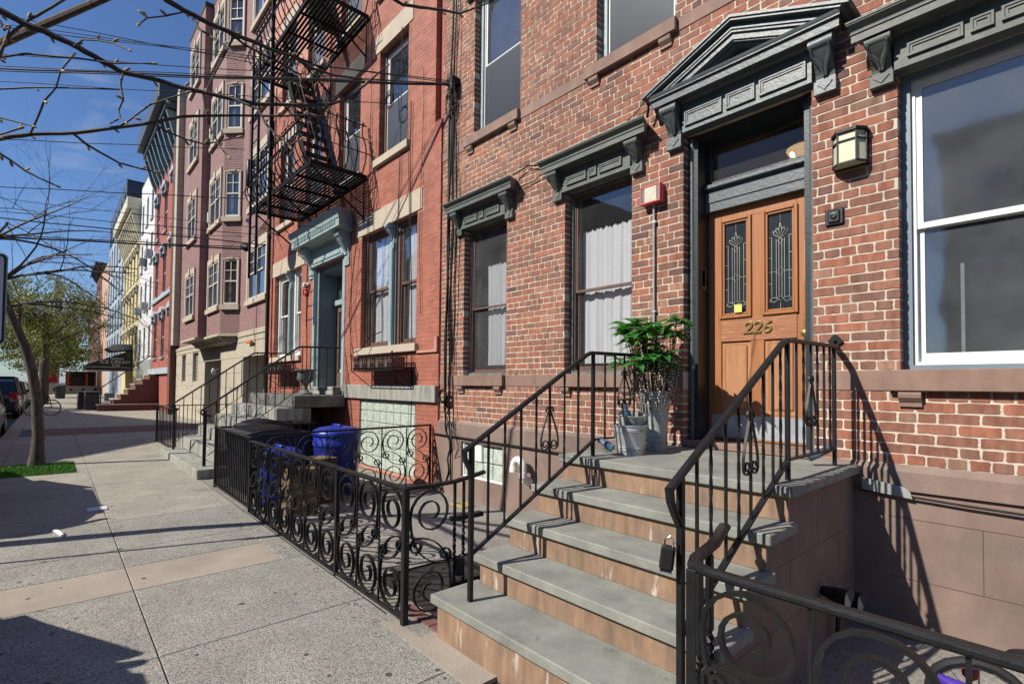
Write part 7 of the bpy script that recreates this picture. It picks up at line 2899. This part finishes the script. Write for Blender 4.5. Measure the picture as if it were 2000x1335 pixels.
# ------------------------------------------------------------------ trees
def tree_limb(mb, p, d, L_, r, rng, depth, maxd, spread=0.6, up=0.15, n=6, tw=None):
    pts = [p.copy()]
    rr = [r]
    c = p.copy()
    dd = d.normalized()
    for i in range(n):
        dd = (dd+Vector((rng.uniform(-1, 1), rng.uniform(-1, 1), rng.uniform(-1, 1)))*0.16+Vector((0, 0, up*0.3))).normalized()
        c = c+dd*(L_/n)
        pts.append(c.copy())
        rr.append(r*(1-0.62*(i+1)/n))
    mb.tube(pts, rr, 6 if r > 0.02 else 4)
    tips = [pts[-1]]
    if depth < maxd:
        k = 3 if depth < maxd-1 else 4
        for j in range(k):
            i = rng.randint(max(1, n//3), n)
            ax = Vector((rng.uniform(-1, 1), rng.uniform(-1, 1), rng.uniform(-0.4, 1))).normalized()
            nd = (dd+ax*spread*1.6).normalized()
            tips += tree_limb(mb, pts[i], nd, L_*rng.uniform(0.55, 0.8), rr[i]*0.62, rng, depth+1, maxd, spread, up, max(4, n-1))
    return tips

def crown(T, centre, size, nclump, per, lsz, mat, seed, name='crown', flat=0.8):
    rng = random.Random(seed)
    vs, fs = [], []
    cl = []
    for i in range(nclump):
        while True:
            q = Vector((rng.uniform(-1, 1), rng.uniform(-1, 1), rng.uniform(-1, 1)))
            if 0.25 < q.length < 1.0: break
        cl.append((Vector((centre[0]+q.x*size[0], centre[1]+q.y*size[1], centre[2]+q.z*size[2])), rng.uniform(0.10, 0.24)*max(size)))
    for c, r in cl:
        for k in range(per):
            q = Vector((rng.gauss(0, 0.5), rng.gauss(0, 0.5), rng.gauss(0, 0.4)*flat))*r
            p = c+q
            a = Vector((rng.uniform(-1, 1), rng.uniform(-1, 1), rng.uniform(-1, 1))).normalized()*lsz*rng.uniform(0.6, 1.3)
            b = a.orthogonal().normalized()*lsz*0.55
            o = len(vs)
            vs += [tuple(p-a), tuple(p+b), tuple(p+a), tuple(p-b)]
            fs.append((o, o+1, o+2, o+3))
    m = MB()
    m.v, m.f = vs, fs
    return m.build(name, mat, T, kind=None, fix=False)

def near_tree():
    T = thing('street_tree', 'slender bare street tree with arching twigs in the green turf bed at the kerb', 'tree', (-12.5, -0.16, 0.08))
    P = [(-12.5, -0.16, 0.02), (-12.5, -0.15, 0.3), (-12.5, -0.142, 0.611), (-12.5, -0.178, 1.25), (-12.5, -0.258, 1.796), (-12.5, -0.346, 2.155), (-12.5, -0.452, 2.464), (-12.48, -0.589, 2.854), (-12.45, -0.68, 3.3), (-12.4, -0.8, 4.0)]
    m = MB()
    m.tube(P, [0.135, 0.098, 0.084, 0.077, 0.072, 0.066, 0.062, 0.056, 0.048, 0.038], 12)
    m.build('trunk', 'bark', T, smooth=True)
    rng = random.Random(12)
    for i in range(15):
        b = MB()
        k = [6, 7, 7, 8, 8, 9, 9, 9, 8, 8, 9, 7, 9, 8, 9][i]
        a = [0.2, 1.2, -0.6, 2.4, 0.6, 1.6, -0.2, 3.4, 0.9, 1.4, 1.1, 1.9, 0.4, 1.0, 2.0][i]
        d = Vector((math.cos(a)*0.8, math.sin(a), rng.uniform(0.2, 0.9)))
        tree_limb(b, Vector(P[k]), d, rng.uniform(1.4, 2.1), 0.022, rng, 0, 3, 0.55, -0.25, 7)
        b.build('branch', 'twig', T)
near_tree()

def leafy_tree(x, y, h, label, seed, size=(3.2, 3.2, 2.4), r=0.22, nc=60, per=200, lsz=0.10, mat='leaf_spring'):
    T = thing('street_tree', label, 'tree', (x, y, 0))
    rng = random.Random(seed)
    m = MB()
    m.tube([(x, y, -0.1), (x+0.05, y, h*0.25), (x-0.05, y+0.05, h*0.5), (x, y, h*0.75)], [r*1.2, r, r*0.8, r*0.4], 10)
    m.build('trunk', 'bark', T, smooth=True)
    b = MB()
    for i in range(6):
        a = i*PI/3+rng.uniform(-.3, .3)
        tree_limb(b, Vector((x, y, h*0.42+0.05*i*h)), Vector((math.cos(a), math.sin(a), 0.9)), size[0]*0.75, r*0.4, rng, 0, 2, 0.5, 0.1, 6)
    b.build('limbs', 'bark', T)
    crown(T, (x, y, h*0.72), size, nc, per, lsz, mat, seed)
    crown(T, (x, y, h*0.70), tuple(s*0.85 for s in size), nc//3, per, lsz, 'leaf_dark', seed+50, 'inner_crown')
leafy_tree(-46, -0.35, 8.0, 'leafy spring green street tree whose dark trunk stands behind the parked bicycle', 21, (4.6, 3.4, 3.0), 0.24, 85, 90, 0.085)
leafy_tree(-62, -0.4, 7.4, 'leafy green street tree farther down the row of parked cars', 22, (4.8, 3.6, 3.2), 0.25, 70, 80, 0.10)
leafy_tree(-80, -0.4, 8.4, 'farthest leafy green tree at the end of the sidewalk', 23, (5.0, 4.2, 3.6), 0.28, 80, 110, 0.14)
leafy_tree(-38, -9.4, 7.6, 'leafy green tree on the opposite side of the street', 24, (4.5, 3.6, 3.0), 0.28, 80, 110, 0.12)

def overhead_branches():
    T = thing('street_tree', 'budding street tree whose thin branches cross the sky above the sidewalk', 'tree', (-7.05, -0.62, 0))
    m = MB()
    m.tube([(-7.05, -0.62, -0.05), (-7.05, -0.64, 1.5), (-6.9, -0.80, 3.0), (-6.6, -1.0, 4.4), (-6.4, -1.1, 6.0)], [0.12, 0.085, 0.07, 0.05, 0.02], 12)
    m.build('trunk', 'bark', T, smooth=True)
    rng = random.Random(77)
    for k, L_ in enumerate(BR):
        b = MB()
        pts = [Vector(p[:3]) for p in L_]
        rr = [p[3]*0.88 for p in L_]
        # resample with slight irregularity
        P, Q = [], []
        for i in range(len(pts)-1):
            for t in (0, 0.34, 0.67):
                P.append(pts[i].lerp(pts[i+1], t)+Vector((rng.uniform(-1, 1), rng.uniform(-1, 1), rng.uniform(-1, 1)))*rr[i]*0.18)
                Q.append((rr[i]+(rr[i+1]-rr[i])*t)*rng.uniform(0.94, 1.07))
        P.append(pts[-1]); Q.append(rr[-1])
        b.tube(P, Q, 8)
        b.build('branch', 'twig', T, smooth=True)
        bd = MB()
        L0 = len(pts)
        ends = [(pts[-1], (pts[-1]-pts[-2]).normalized())]
        for i in range(1, L0-1):
            if rng.random() < 0.75:
                side = Vector((rng.uniform(-.3, .3), rng.uniform(-.3, .3), rng.choice([-1, 1]))).normalized()
                ends.append((pts[i]+side*rr[i], ((pts[i+1]-pts[i]).normalized()+side).normalized()))
        for p, d in ends:
            s = rng.uniform(1.0, 1.7)
            bd.tube([p-d*0.002, p+d*0.006*s, p+d*0.013*s, p+d*0.021*s, p+d*0.026*s], [0.0022*s, 0.0045*s, 0.0055*s, 0.004*s, 0.0006], 6)
        bd.build('buds', 'bud', T, smooth=True, kind='stuff')
    # limbs from trunk to the first branches
    for L_ in (BR[0], BR[1], BR[2]):
        e = L_[0][:3]
        b = MB()
        b.tube([(-6.75, -0.9, 3.7), (Vector((-6.75, -0.9, 3.7))+Vector(e))/2+Vector((0, -0.1, 0.15)), e], [0.045, 0.030, L_[0][3]*0.9], 8)
        b.build('limb', 'bark', T, smooth=True)

# ------------------------------------------------------------------ overhead cables and utility pole
def cables():
    T = thing('utility_pole', 'wooden utility pole across the street carrying the service cables', 'utility pole', (-20, -8, 0))
    m = MB()
    m.tube([(-20, -8, -0.2), (-20, -8, 11.2)], [0.17, 0.12], 12)
    m.build('pole', 'bark', T, smooth=True)
    m = MB()
    m.box(-21.2, -18.8, -8.15, -8.05, 10.2, 10.32)
    m.box(-20.9, -19.1, -8.15, -8.05, 7.7, 7.8)
    m.build('crossarm', 'bark', T)
    names = ['thickest cable of the upper bundle ending at the brick wall clamp', 'thin upper cable just below the thickest one of the wall bundle', 'highest thin cable reaching the wall clamp',
             'second thick cable of the wall bundle', 'second highest thin cable reaching the wall clamp', 'thin cable ending at the coil on the red brick wall',
             'thin cable rising from the wall clamp through the middle of the bundle', 'topmost cable passing behind the high branches to the fire escape', 'cable sagging below the long horizontal branch',
             'single cable crossing in front of the mauve brick windows', 'thickest black cable crossing the mauve building low down', 'cable running just above the thickest low cable',
             'highest cable of the low group by the mauve building', 'second cable of the low group with the splice case', 'very thin lowest rising cable over the white house', 'very thin cable between the low group cables']
    for i, (a, b, r, e) in enumerate(CB):
        A, B_ = Vector(a), Vector(b)
        L_ = (B_-A).length
        pts = []
        n = 24
        for k in range(n+1):
            t = k/n
            p = A.lerp(B_, t)
            p.z -= 0.05*math.sin(t*PI)+0.008*math.sin(t*37+i*2)
            pts.append(tuple(p))
        m = MB()
        m.tube(pts, r, 6)
        m.build('overhead_cable', 'cable', label='black overhead line, '+names[i], cat='cable', group='cables crossing the street overhead', smooth=True)
    q = MB()
    q.tube([(-15.60, 3.85, 5.36), (-15.45, 3.85, 5.33), (-15.2, 3.85, 5.26), (-15.05, 3.85, 5.24)], [0.03, 0.10, 0.12, 0.03], 8)
    q.build('splice_case', 'cable', label='black cable splice case hanging in front of the mauve brick bay', cat='splice case')
cables()

# ------------------------------------------------------------------ cars and street things
def car(x, y, label, paint='carblack', L_=4.6, W=1.85, Hh=1.7, rz=0.0, suv=True):
    """car pointing along -x; local frame: x forward negative, rear at +x"""
    T = thing('parked_car', label, 'car', (x, y, gz(x)-0.15), 'cars parked along the kerb')
    hw = W/2
    xs = [-L_/2, -L_/2+0.25, -L_/2+1.1, -L_/2+1.75, -L_/2+2.6, L_/2-0.75, L_/2-0.25, L_/2]
    # side outline of lower body
    body = MB()
    sec = []
    prof = [(-L_/2, 0.45, 0.62, 0.90), (-L_/2+0.15, 0.30, 0.80, 0.96), (-L_/2+1.15, 0.26, 0.98, 1.0), (-L_/2+1.6, 0.25, 1.02, 1.0), (0, 0.25, 1.03, 1.0), (L_/2-0.5, 0.27, 1.05, 1.0), (L_/2-0.1, 0.35, 1.04, 0.95), (L_/2, 0.50, 0.85, 0.90)]
    vs = []
    for (px, zb, zt, k) in prof:
        w = hw*k
        vs += [(px, -w*0.94, zb), (px, -w, zb+0.18), (px, -w, zt-0.14), (px, -w*0.93, zt), (px, w*0.93, zt), (px, w, zt-0.14), (px, w, zb+0.18), (px, w*0.94, zb)]
    fs = []
    n = len(prof)
    for i in range(n-1):
        for k in range(8):
            l = (k+1) % 8
            fs.append((i*8+k, i*8+l, (i+1)*8+l, (i+1)*8+k))
    fs += [tuple(range(8)), tuple((n-1)*8+k for k in range(8))]
    body.add(vs, fs)
    def loc(mb, name, mat, par, smooth=False):
        o = mb.build(name, mat, smooth=smooth)
        o.parent = par
        return o
    b = loc(body, 'body', paint, T, True)
    g = MB()
    rear = L_/2-0.12 if suv else L_/2-0.75
    cab = [(-L_/2+1.05, 1.0, 1.0), (-L_/2+1.40, 1.22, 0.93), (-L_/2+1.75, Hh-0.18, 0.85), (-L_/2+2.15, Hh-0.04, 0.80), (0.3, Hh, 0.79), (rear-0.75, Hh-0.05, 0.80), (rear-0.35, Hh-0.20, 0.84), (rear, 1.04, 0.93)]
    vs = []
    for (px, z, k) in cab:
        vs += [(px, -hw*k, z), (px, hw*k, z)]
    base = [(c_[0], 1.0) for c_ in cab]
    m_ = len(vs)
    for px, z in base:
        vs += [(px, -hw*0.96, z), (px, hw*0.96, z)]
    fs = []
    for i in range(len(cab)-1):
        fs.append((2*i, 2*i+1, 2*i+3, 2*i+2))
        fs.append((2*i, 2*i+2, m_+2*i+2, m_+2*i))
        fs.append((2*i+1, 2*i+3, m_+2*i+3, m_+2*i+1))
    e_ = 2*(len(cab)-1)
    fs.append((e_, e_+1, m_+e_+1, m_+e_))
    g.add(vs, fs)
    loc(g, 'glasshouse', 'carglass', T)
    r = MB()
    r.box(-L_/2+2.15, rear-0.75, -hw*0.79, hw*0.79, Hh-0.03, Hh+0.03, 0.025)
    for s in (-1, 1):
        for (xa, za, xb, zb_) in ((-L_/2+1.15, 1.0, -L_/2+1.95, Hh-0.03), (-0.2, 1.0, -0.2, Hh-0.02), (0.95, 1.0, 0.95, Hh-0.02), (rear, 1.04, rear-0.43, Hh-0.03)):
            r.tube([(xa, s*hw*0.965, za), (xb, s*hw*0.81, zb_)], 0.045, 6)
    loc(r, 'roof', paint, T)
    for (wx) in (-L_/2+0.85, L_/2-0.9):
        for s in (-1, 1):
            t = MB()
            t.tube([(wx, s*(hw-0.22), 0.33), (wx, s*(hw+0.0), 0.33), (wx, s*(hw+0.012), 0.33)], [0.33, 0.33, 0.29], 20)
            o = loc(t, 'tyre', 'rubber', T)
            t = MB()
            t.tube([(wx, s*(hw+0.0), 0.33), (wx, s*(hw+0.022), 0.33)], [0.20, 0.17], 16)
            loc(t, 'rim', 'carsilver', o)
    for s in (-1, 1):
        t = MB()
        t.box(L_/2-0.22, L_/2-0.02, s*hw*0.66, s*hw*0.945, 0.80, 1.12, 0.03)
        loc(t, 'tail_light', 'taillight', T)
        t = MB()
        t.box(-L_/2-0.0, -L_/2+0.2, s*hw*0.55, s*hw*0.9, 0.62, 0.78, 0.02)
        loc(t, 'headlight', 'chrome', T)
        t = MB()
        t.box(-L_/2+1.55, -L_/2+1.72, s*hw*1.0, s*hw*1.16, 1.0, 1.14, 0.03)
        loc(t, 'wing_mirror', paint, T)
    t = MB()
    t.box(L_/2-0.06, L_/2+0.03, -0.26, 0.26, 0.72, 0.84, 0.005)
    loc(t, 'number_plate', 'dish', T)
    t = MB()
    t.box(L_/2-0.1, L_/2+0.04, -hw*0.92, hw*0.92, 0.34, 0.52, 0.03)
    t.box(-L_/2-0.04, -L_/2+0.1, -hw*0.88, hw*0.88, 0.34, 0.5, 0.03)
    loc(t, 'bumper', 'blackplastic', T)
    return T
car(-3.95, -1.97, 'dark parked car closest to the steps of house 226 beside the kerb', 'carblack', 4.5, 1.85, 1.6)
car(-9.75, -1.93, 'silver parked car next to the tree bed with green turf', 'carsilver', 4.6, 1.85, 1.62)
car(-20.6, -1.92, 'black parked hatchback with red tail lamp at the left edge', 'carblack', 4.4, 1.85, 1.62)
car(-33.0, -1.95, 'dark grey parked sport utility car seen from behind beyond the slender tree', 'cargrey', 4.7, 1.9, 1.8)
car(-39.5, -1.95, 'third dark car in line past the slender tree', 'carblack', 4.5, 1.85, 1.6)
car(-46.5, -1.95, 'silver car farther along the kerb under the leafy tree', 'carsilver', 4.5, 1.85, 1.55)
car(-15.0, -1.95, 'dark grey parked car just ahead of the tree bed', 'cargrey', 4.4, 1.8, 1.5)

def bicycle():
    T = thing('bicycle', 'parked bicycle with white rimmed wheel leaning by the dark tree trunk', 'bicycle', (-30.0, -0.25, 0.08))
    z = 0.085
    for cx, cy in ((-30.3, -0.55), (-30.0, 0.05)):
        m = MB()
        dx, dy = 0.0, 0.0
        m.tube([(cx+0.15*math.cos(t), cy+0.30*math.cos(t), z+0.34+0.34*math.sin(t)) for t in [i/24*2*PI for i in range(24)]], 0.018, 6, closed=True)
        w = m.build('tyre', 'rubber', T)
        m = MB()
        m.tube([(cx+0.14*math.cos(t), cy+0.28*math.cos(t), z+0.34+0.315*math.sin(t)) for t in [i/24*2*PI for i in range(24)]], 0.012, 5, closed=True)
        for i in range(10):
            t = i*PI/5
            m.tube([(cx, cy, z+0.34), (cx+0.14*math.cos(t), cy+0.28*math.cos(t), z+0.34+0.31*math.sin(t))], 0.003, 3)
        m.build('rim', 'white', w)
    m = MB()
    a, b = Vector((-30.3, -0.55, z+0.34)), Vector((-30.0, 0.05, z+0.34))
    c = a.lerp(b, 0.45)+Vector((0, 0, -0.05))
    s = a.lerp(b, 0.35)+Vector((0, 0, 0.45))
    h = a.lerp(b, 0.85)+Vector((0, 0, 0.48))
    for p, q in ((a, c), (c, s), (a, s), (s, h), (c, h), (h, b)):
        m.tube([p, q], 0.016, 6)
    m.build('frame', 'iron', T)
    m = MB()
    m.ball(s+Vector((0, 0, 0.08)), 0.08, 8, 5, (1, 1.3, 0.4))
    m.build('saddle', 'rubber', T)
    m = MB()
    m.tube([h+Vector((-0.25, 0.1, 0.12)), h+Vector((0, 0, 0.08)), h+Vector((0.25, -0.1, 0.12))], 0.014, 6)
    m.build('handlebar', 'iron', T)
bicycle()

def far_things():
    m = MB()
    m.prism([(-0.2, 0.0), (4.6, 0.0), (4.6, 0.9), (-0.2, 0.9)], 'x', -79.3, -78.7)
    T = thing('barrier', 'low beige concrete barrier with round holes closing the far end of the sidewalk', 'barrier', (-79, 2.0, 0))
    q = MB()
    hl = [(0.2+0.0, 0.75, 0.35, 0.75), (1.6, 1.85, 0.45, 0.70), (2.7, 2.95, 0.45, 0.70), (3.8, 4.05, 0.45, 0.70)]
    t = MB()
    holed(t, -0.2, 5.0, 0.0, 0.95, 0, 0.3, hl)
    q.add([(-78.7-v[1], v[0], v[2]) for v in t.v], t.f)
    q.box(-79.1, -78.7, -0.2, 5.0, 0.9505, 0.99)
    q.build('barrier_wall', 'beige', T)
    q = MB()
    q.box(-79.3, -79.05, -0.2, 5.0, 0.0, 0.94)
    q.build('barrier_core', 'dark', T)
    T = thing('patio_umbrella', 'closed red patio umbrella beyond the beige barrier', 'umbrella', (-84, 0.1, 0))
    q = MB()
    q.lathe(-84, 0.1, [(0.10, 3.6), (0.28, 2.6), (0.55, 1.5), (0.45, 1.3)], 12)
    q.build('canopy', 'redplastic', T, smooth=True)
    q = MB()
    q.tube([(-84, 0.1, 0), (-84, 0.1, 3.7)], 0.04, 6)
    q.build('pole', 'iron', T)
    T = thing('dining_shed', 'small dark outdoor dining shed with red posts at the far end', 'shed', (-88, 3.2, 0))
    q = MB()
    for y in (1.6, 3.4, 5.0):
        q.box(-86.1, -85.9, y-0.1, y+0.1, 0, 2.6)
    q.build('post', 'redplastic', T)
    q = MB()
    q.box(-89, -85.7, 1.4, 5.2, 2.6, 2.8)
    q.build('roof', 'iron', T)
    q = MB()
    q.box(-89, -88.8, 1.4, 5.2, 0, 2.6)
    q.build('back_panel', 'dark', T)
    T = thing('litter_bin', 'dark street litter bin near the far tree trunks', 'litter bin', (-58, 0.6, 0))
    q = MB()
    q.lathe(-58, 0.6, [(0.28, 0.07), (0.33, 0.2), (0.36, 1.1), (0.38, 1.15), (0.30, 1.22), (0.1, 1.25)], 18)
    q.build('drum', 'black_bin', T, smooth=True)
    q = MB()
    q.box(-50.3, -49.7, 3.0, 3.6, 0.06, 0.7, 0.04)
    q.build('blue_box', 'casing', label='pale blue box standing by the far bins', cat='box')
    T = thing('chimney', 'tall plain brick chimney stack rising behind the far trees', 'chimney', (-118, -1.0, 0))
    q = MB()
    q.box(-118.6, -117.6, 0.15, 1.05, 0, 18.4)
    q.build('stack', 'beige', T)
    q = MB()
    q.box(-118.65, -117.55, 0.10, 1.10, 18.4, 18.7)
    q.build('cap', 'beige', T)
    # parking sign close to the camera
    T = thing('parking_sign', 'white parking sign with black border cut off at the left edge', 'sign', (-5.95, -0.62, 0))
    q = MB()
    pts = []
    cxy = Vector((-6.35, -0.53, 2.30))
    u = Vector((0.10, 0.995, 0)).normalized()
    n = Vector((0.995, -0.10, 0)).normalized()
    def rrect(w, h, r):
        o = []
        for (sx, sy, a0) in ((1, 1, 0), (-1, 1, 90), (-1, -1, 180), (1, -1, 270)):
            for k in range(5):
                a = rad(a0+k*22.5)
                o.append((sx*(w-r)+r*math.cos(a), sy*(h-r)+r*math.sin(a)))
        return o
    def plate(w, h, r, d0, d1, name, mat, par):
        m = MB()
        P = rrect(w, h, r)
        vs = [cxy+u*a+Vector((0, 0, b))+n*d for d in (d0, d1) for a, b in P]
        k = len(P)
        m.add(vs, [tuple(range(k)), tuple(range(k, 2*k))]+[(i, (i+1) % k, k+(i+1) % k, k+i) for i in range(k)])
        return m.build(name, mat, par)
    plate(0.225, 0.40, 0.04, -0.004, 0.0, 'plate', 'galvdull', T)
    plate(0.215, 0.39, 0.035, 0.0, 0.002, 'border', 'iron', T)
    plate(0.200, 0.375, 0.03, 0.002, 0.004, 'face', 'dish', T)
    q = MB()
    q.tube([(-6.36, -0.55, -0.05), (-6.36, -0.55, 2.75)], 0.022, 8)
    q.build('post', 'galvdull', T)
    T = thing('street_sign', 'small blue street sign glimpsed in the green foliage', 'sign', (-52, -0.7, 0))
    q = MB()
    q.box(-52.03, -51.97, -1.0, -0.3, 3.6, 4.3, 0.01)
    q.build('plate', 'casing', T)
    q = MB()
    q.tube([(-52.06, -0.65, 0), (-52.06, -0.65, 4.4)], 0.03, 6)
    q.build('post', 'galvdull', T)
far_things()

# ------------------------------------------------------------------ houses across the street (seen in the window panes, shade the far sidewalk)
def opposite():
    def h(x0, x1, top, wall, label, n, lv, gable=None):
        H = thing('brick_house', label, 'building', ((x0+x1)/2, -12.6, 0))
        m = MB()
        hs = []
        dx = (x1-x0)/n
        for z in lv:
            for i in range(n):
                c = x0+dx*(i+.5)
                hs.append((c-0.5, c+0.5, z, z+1.8))
        t = MB()
        holed(t, x0, x1, -0.1, top, 0, 0.25, hs)
        m.add([(v[0], -12.6-v[1], v[2]) for v in t.v], t.f)
        m.quad((x0, -12.6, -0.1), (x0, -22, -0.1), (x0, -22, top), (x0, -12.6, top))
        m.quad((x1, -12.6, -0.1), (x1, -22, -0.1), (x1, -22, top), (x1, -12.6, top))
        w = m.build('wall', wall, H)
        m = MB()
        m.box(x0+0.05, x1-0.05, -22, -13.1, 0, top-0.05)
        m.build('inner_wall', 'dark', H)
        f = MB()
        sash_frame(f, 0, 1, 0, 1.8, 0.05, 0.1, 0.06)
        f.box(0.06, 0.94, 0.06, 0.09, 0.88, 0.93)
        fm = f.mesh('window', M['white'])
        g = MB()
        g.box(0.04, 0.96, 0.03, 0.035, 0.04, 1.76)
        gm = g.mesh('pane', M['glass_dark'])
        for q in hs:
            wo = place('window', fm, w, (q[0], -12.85, q[2]))
            place('pane', gm, wo, (q[0], -12.85, q[2]))
        r = MB()
        if gable:
            r.prism([(x0, top+0.001), (x1, top+0.001), (gable[0], gable[1])], 'y', -22, -12.6)
        else:
            r.box(x0-0.1, x1+0.1, -22, -12.2, top+0.001, top+0.35, 0.05)
        r.build('roof', 'roof', H)
    h(6, 16, 10.5, 'far_red', 'red brick house across the street opposite the steps to the right', 4, [1, 4, 7])
    h(-3, 5.8, 9.6, 'far_dkred', 'dark brick house directly across the street from door 226', 4, [1, 4, 7])
    h(-17.2, -7.5, 9.4, 'far_peach', 'peach coloured house across the street near the tree bed', 4, [1, 4, 6.9])
    h(-38.5, -17.2, 11.5, 'far_dkred', 'unseen wide dark gabled house, shaped to shade the far sidewalk from across the street', 7, [1, 4, 7], (-24.5, 15.2))  # out of view; gable height and slope set for the sidewalk shade
    h(-62, -42.0, 10.0, 'far_red', 'red brick house across the street beyond the gabled one', 7, [1, 4, 7])
    h(-95, -64, 9.0, 'far_grey', 'grey house across the street at the far end', 9, [1, 4, 7])
opposite()
def opp_tree():
    T = thing('street_tree', 'bare tree across the street mirrored in the window panes', 'tree', (-0.9, -9.3, 0))
    m = MB()
    m.tube([(-0.9, -9.3, -0.1), (-0.9, -9.3, 3.0)], [0.2, 0.14], 10)
    m.build('trunk', 'bark', T)
    rng = random.Random(91)
    for i in range(7):
        a = i*0.9
        b = MB()
        tree_limb(b, Vector((-0.9, -9.3, 2.2+0.15*i)), Vector((math.cos(a)*.6, math.sin(a)*.6, 1)), 3.4, 0.08, rng, 0, 3, 0.5, 0.2, 7)
        b.build('branch', 'bark', T)
opp_tree()
overhead_branches()
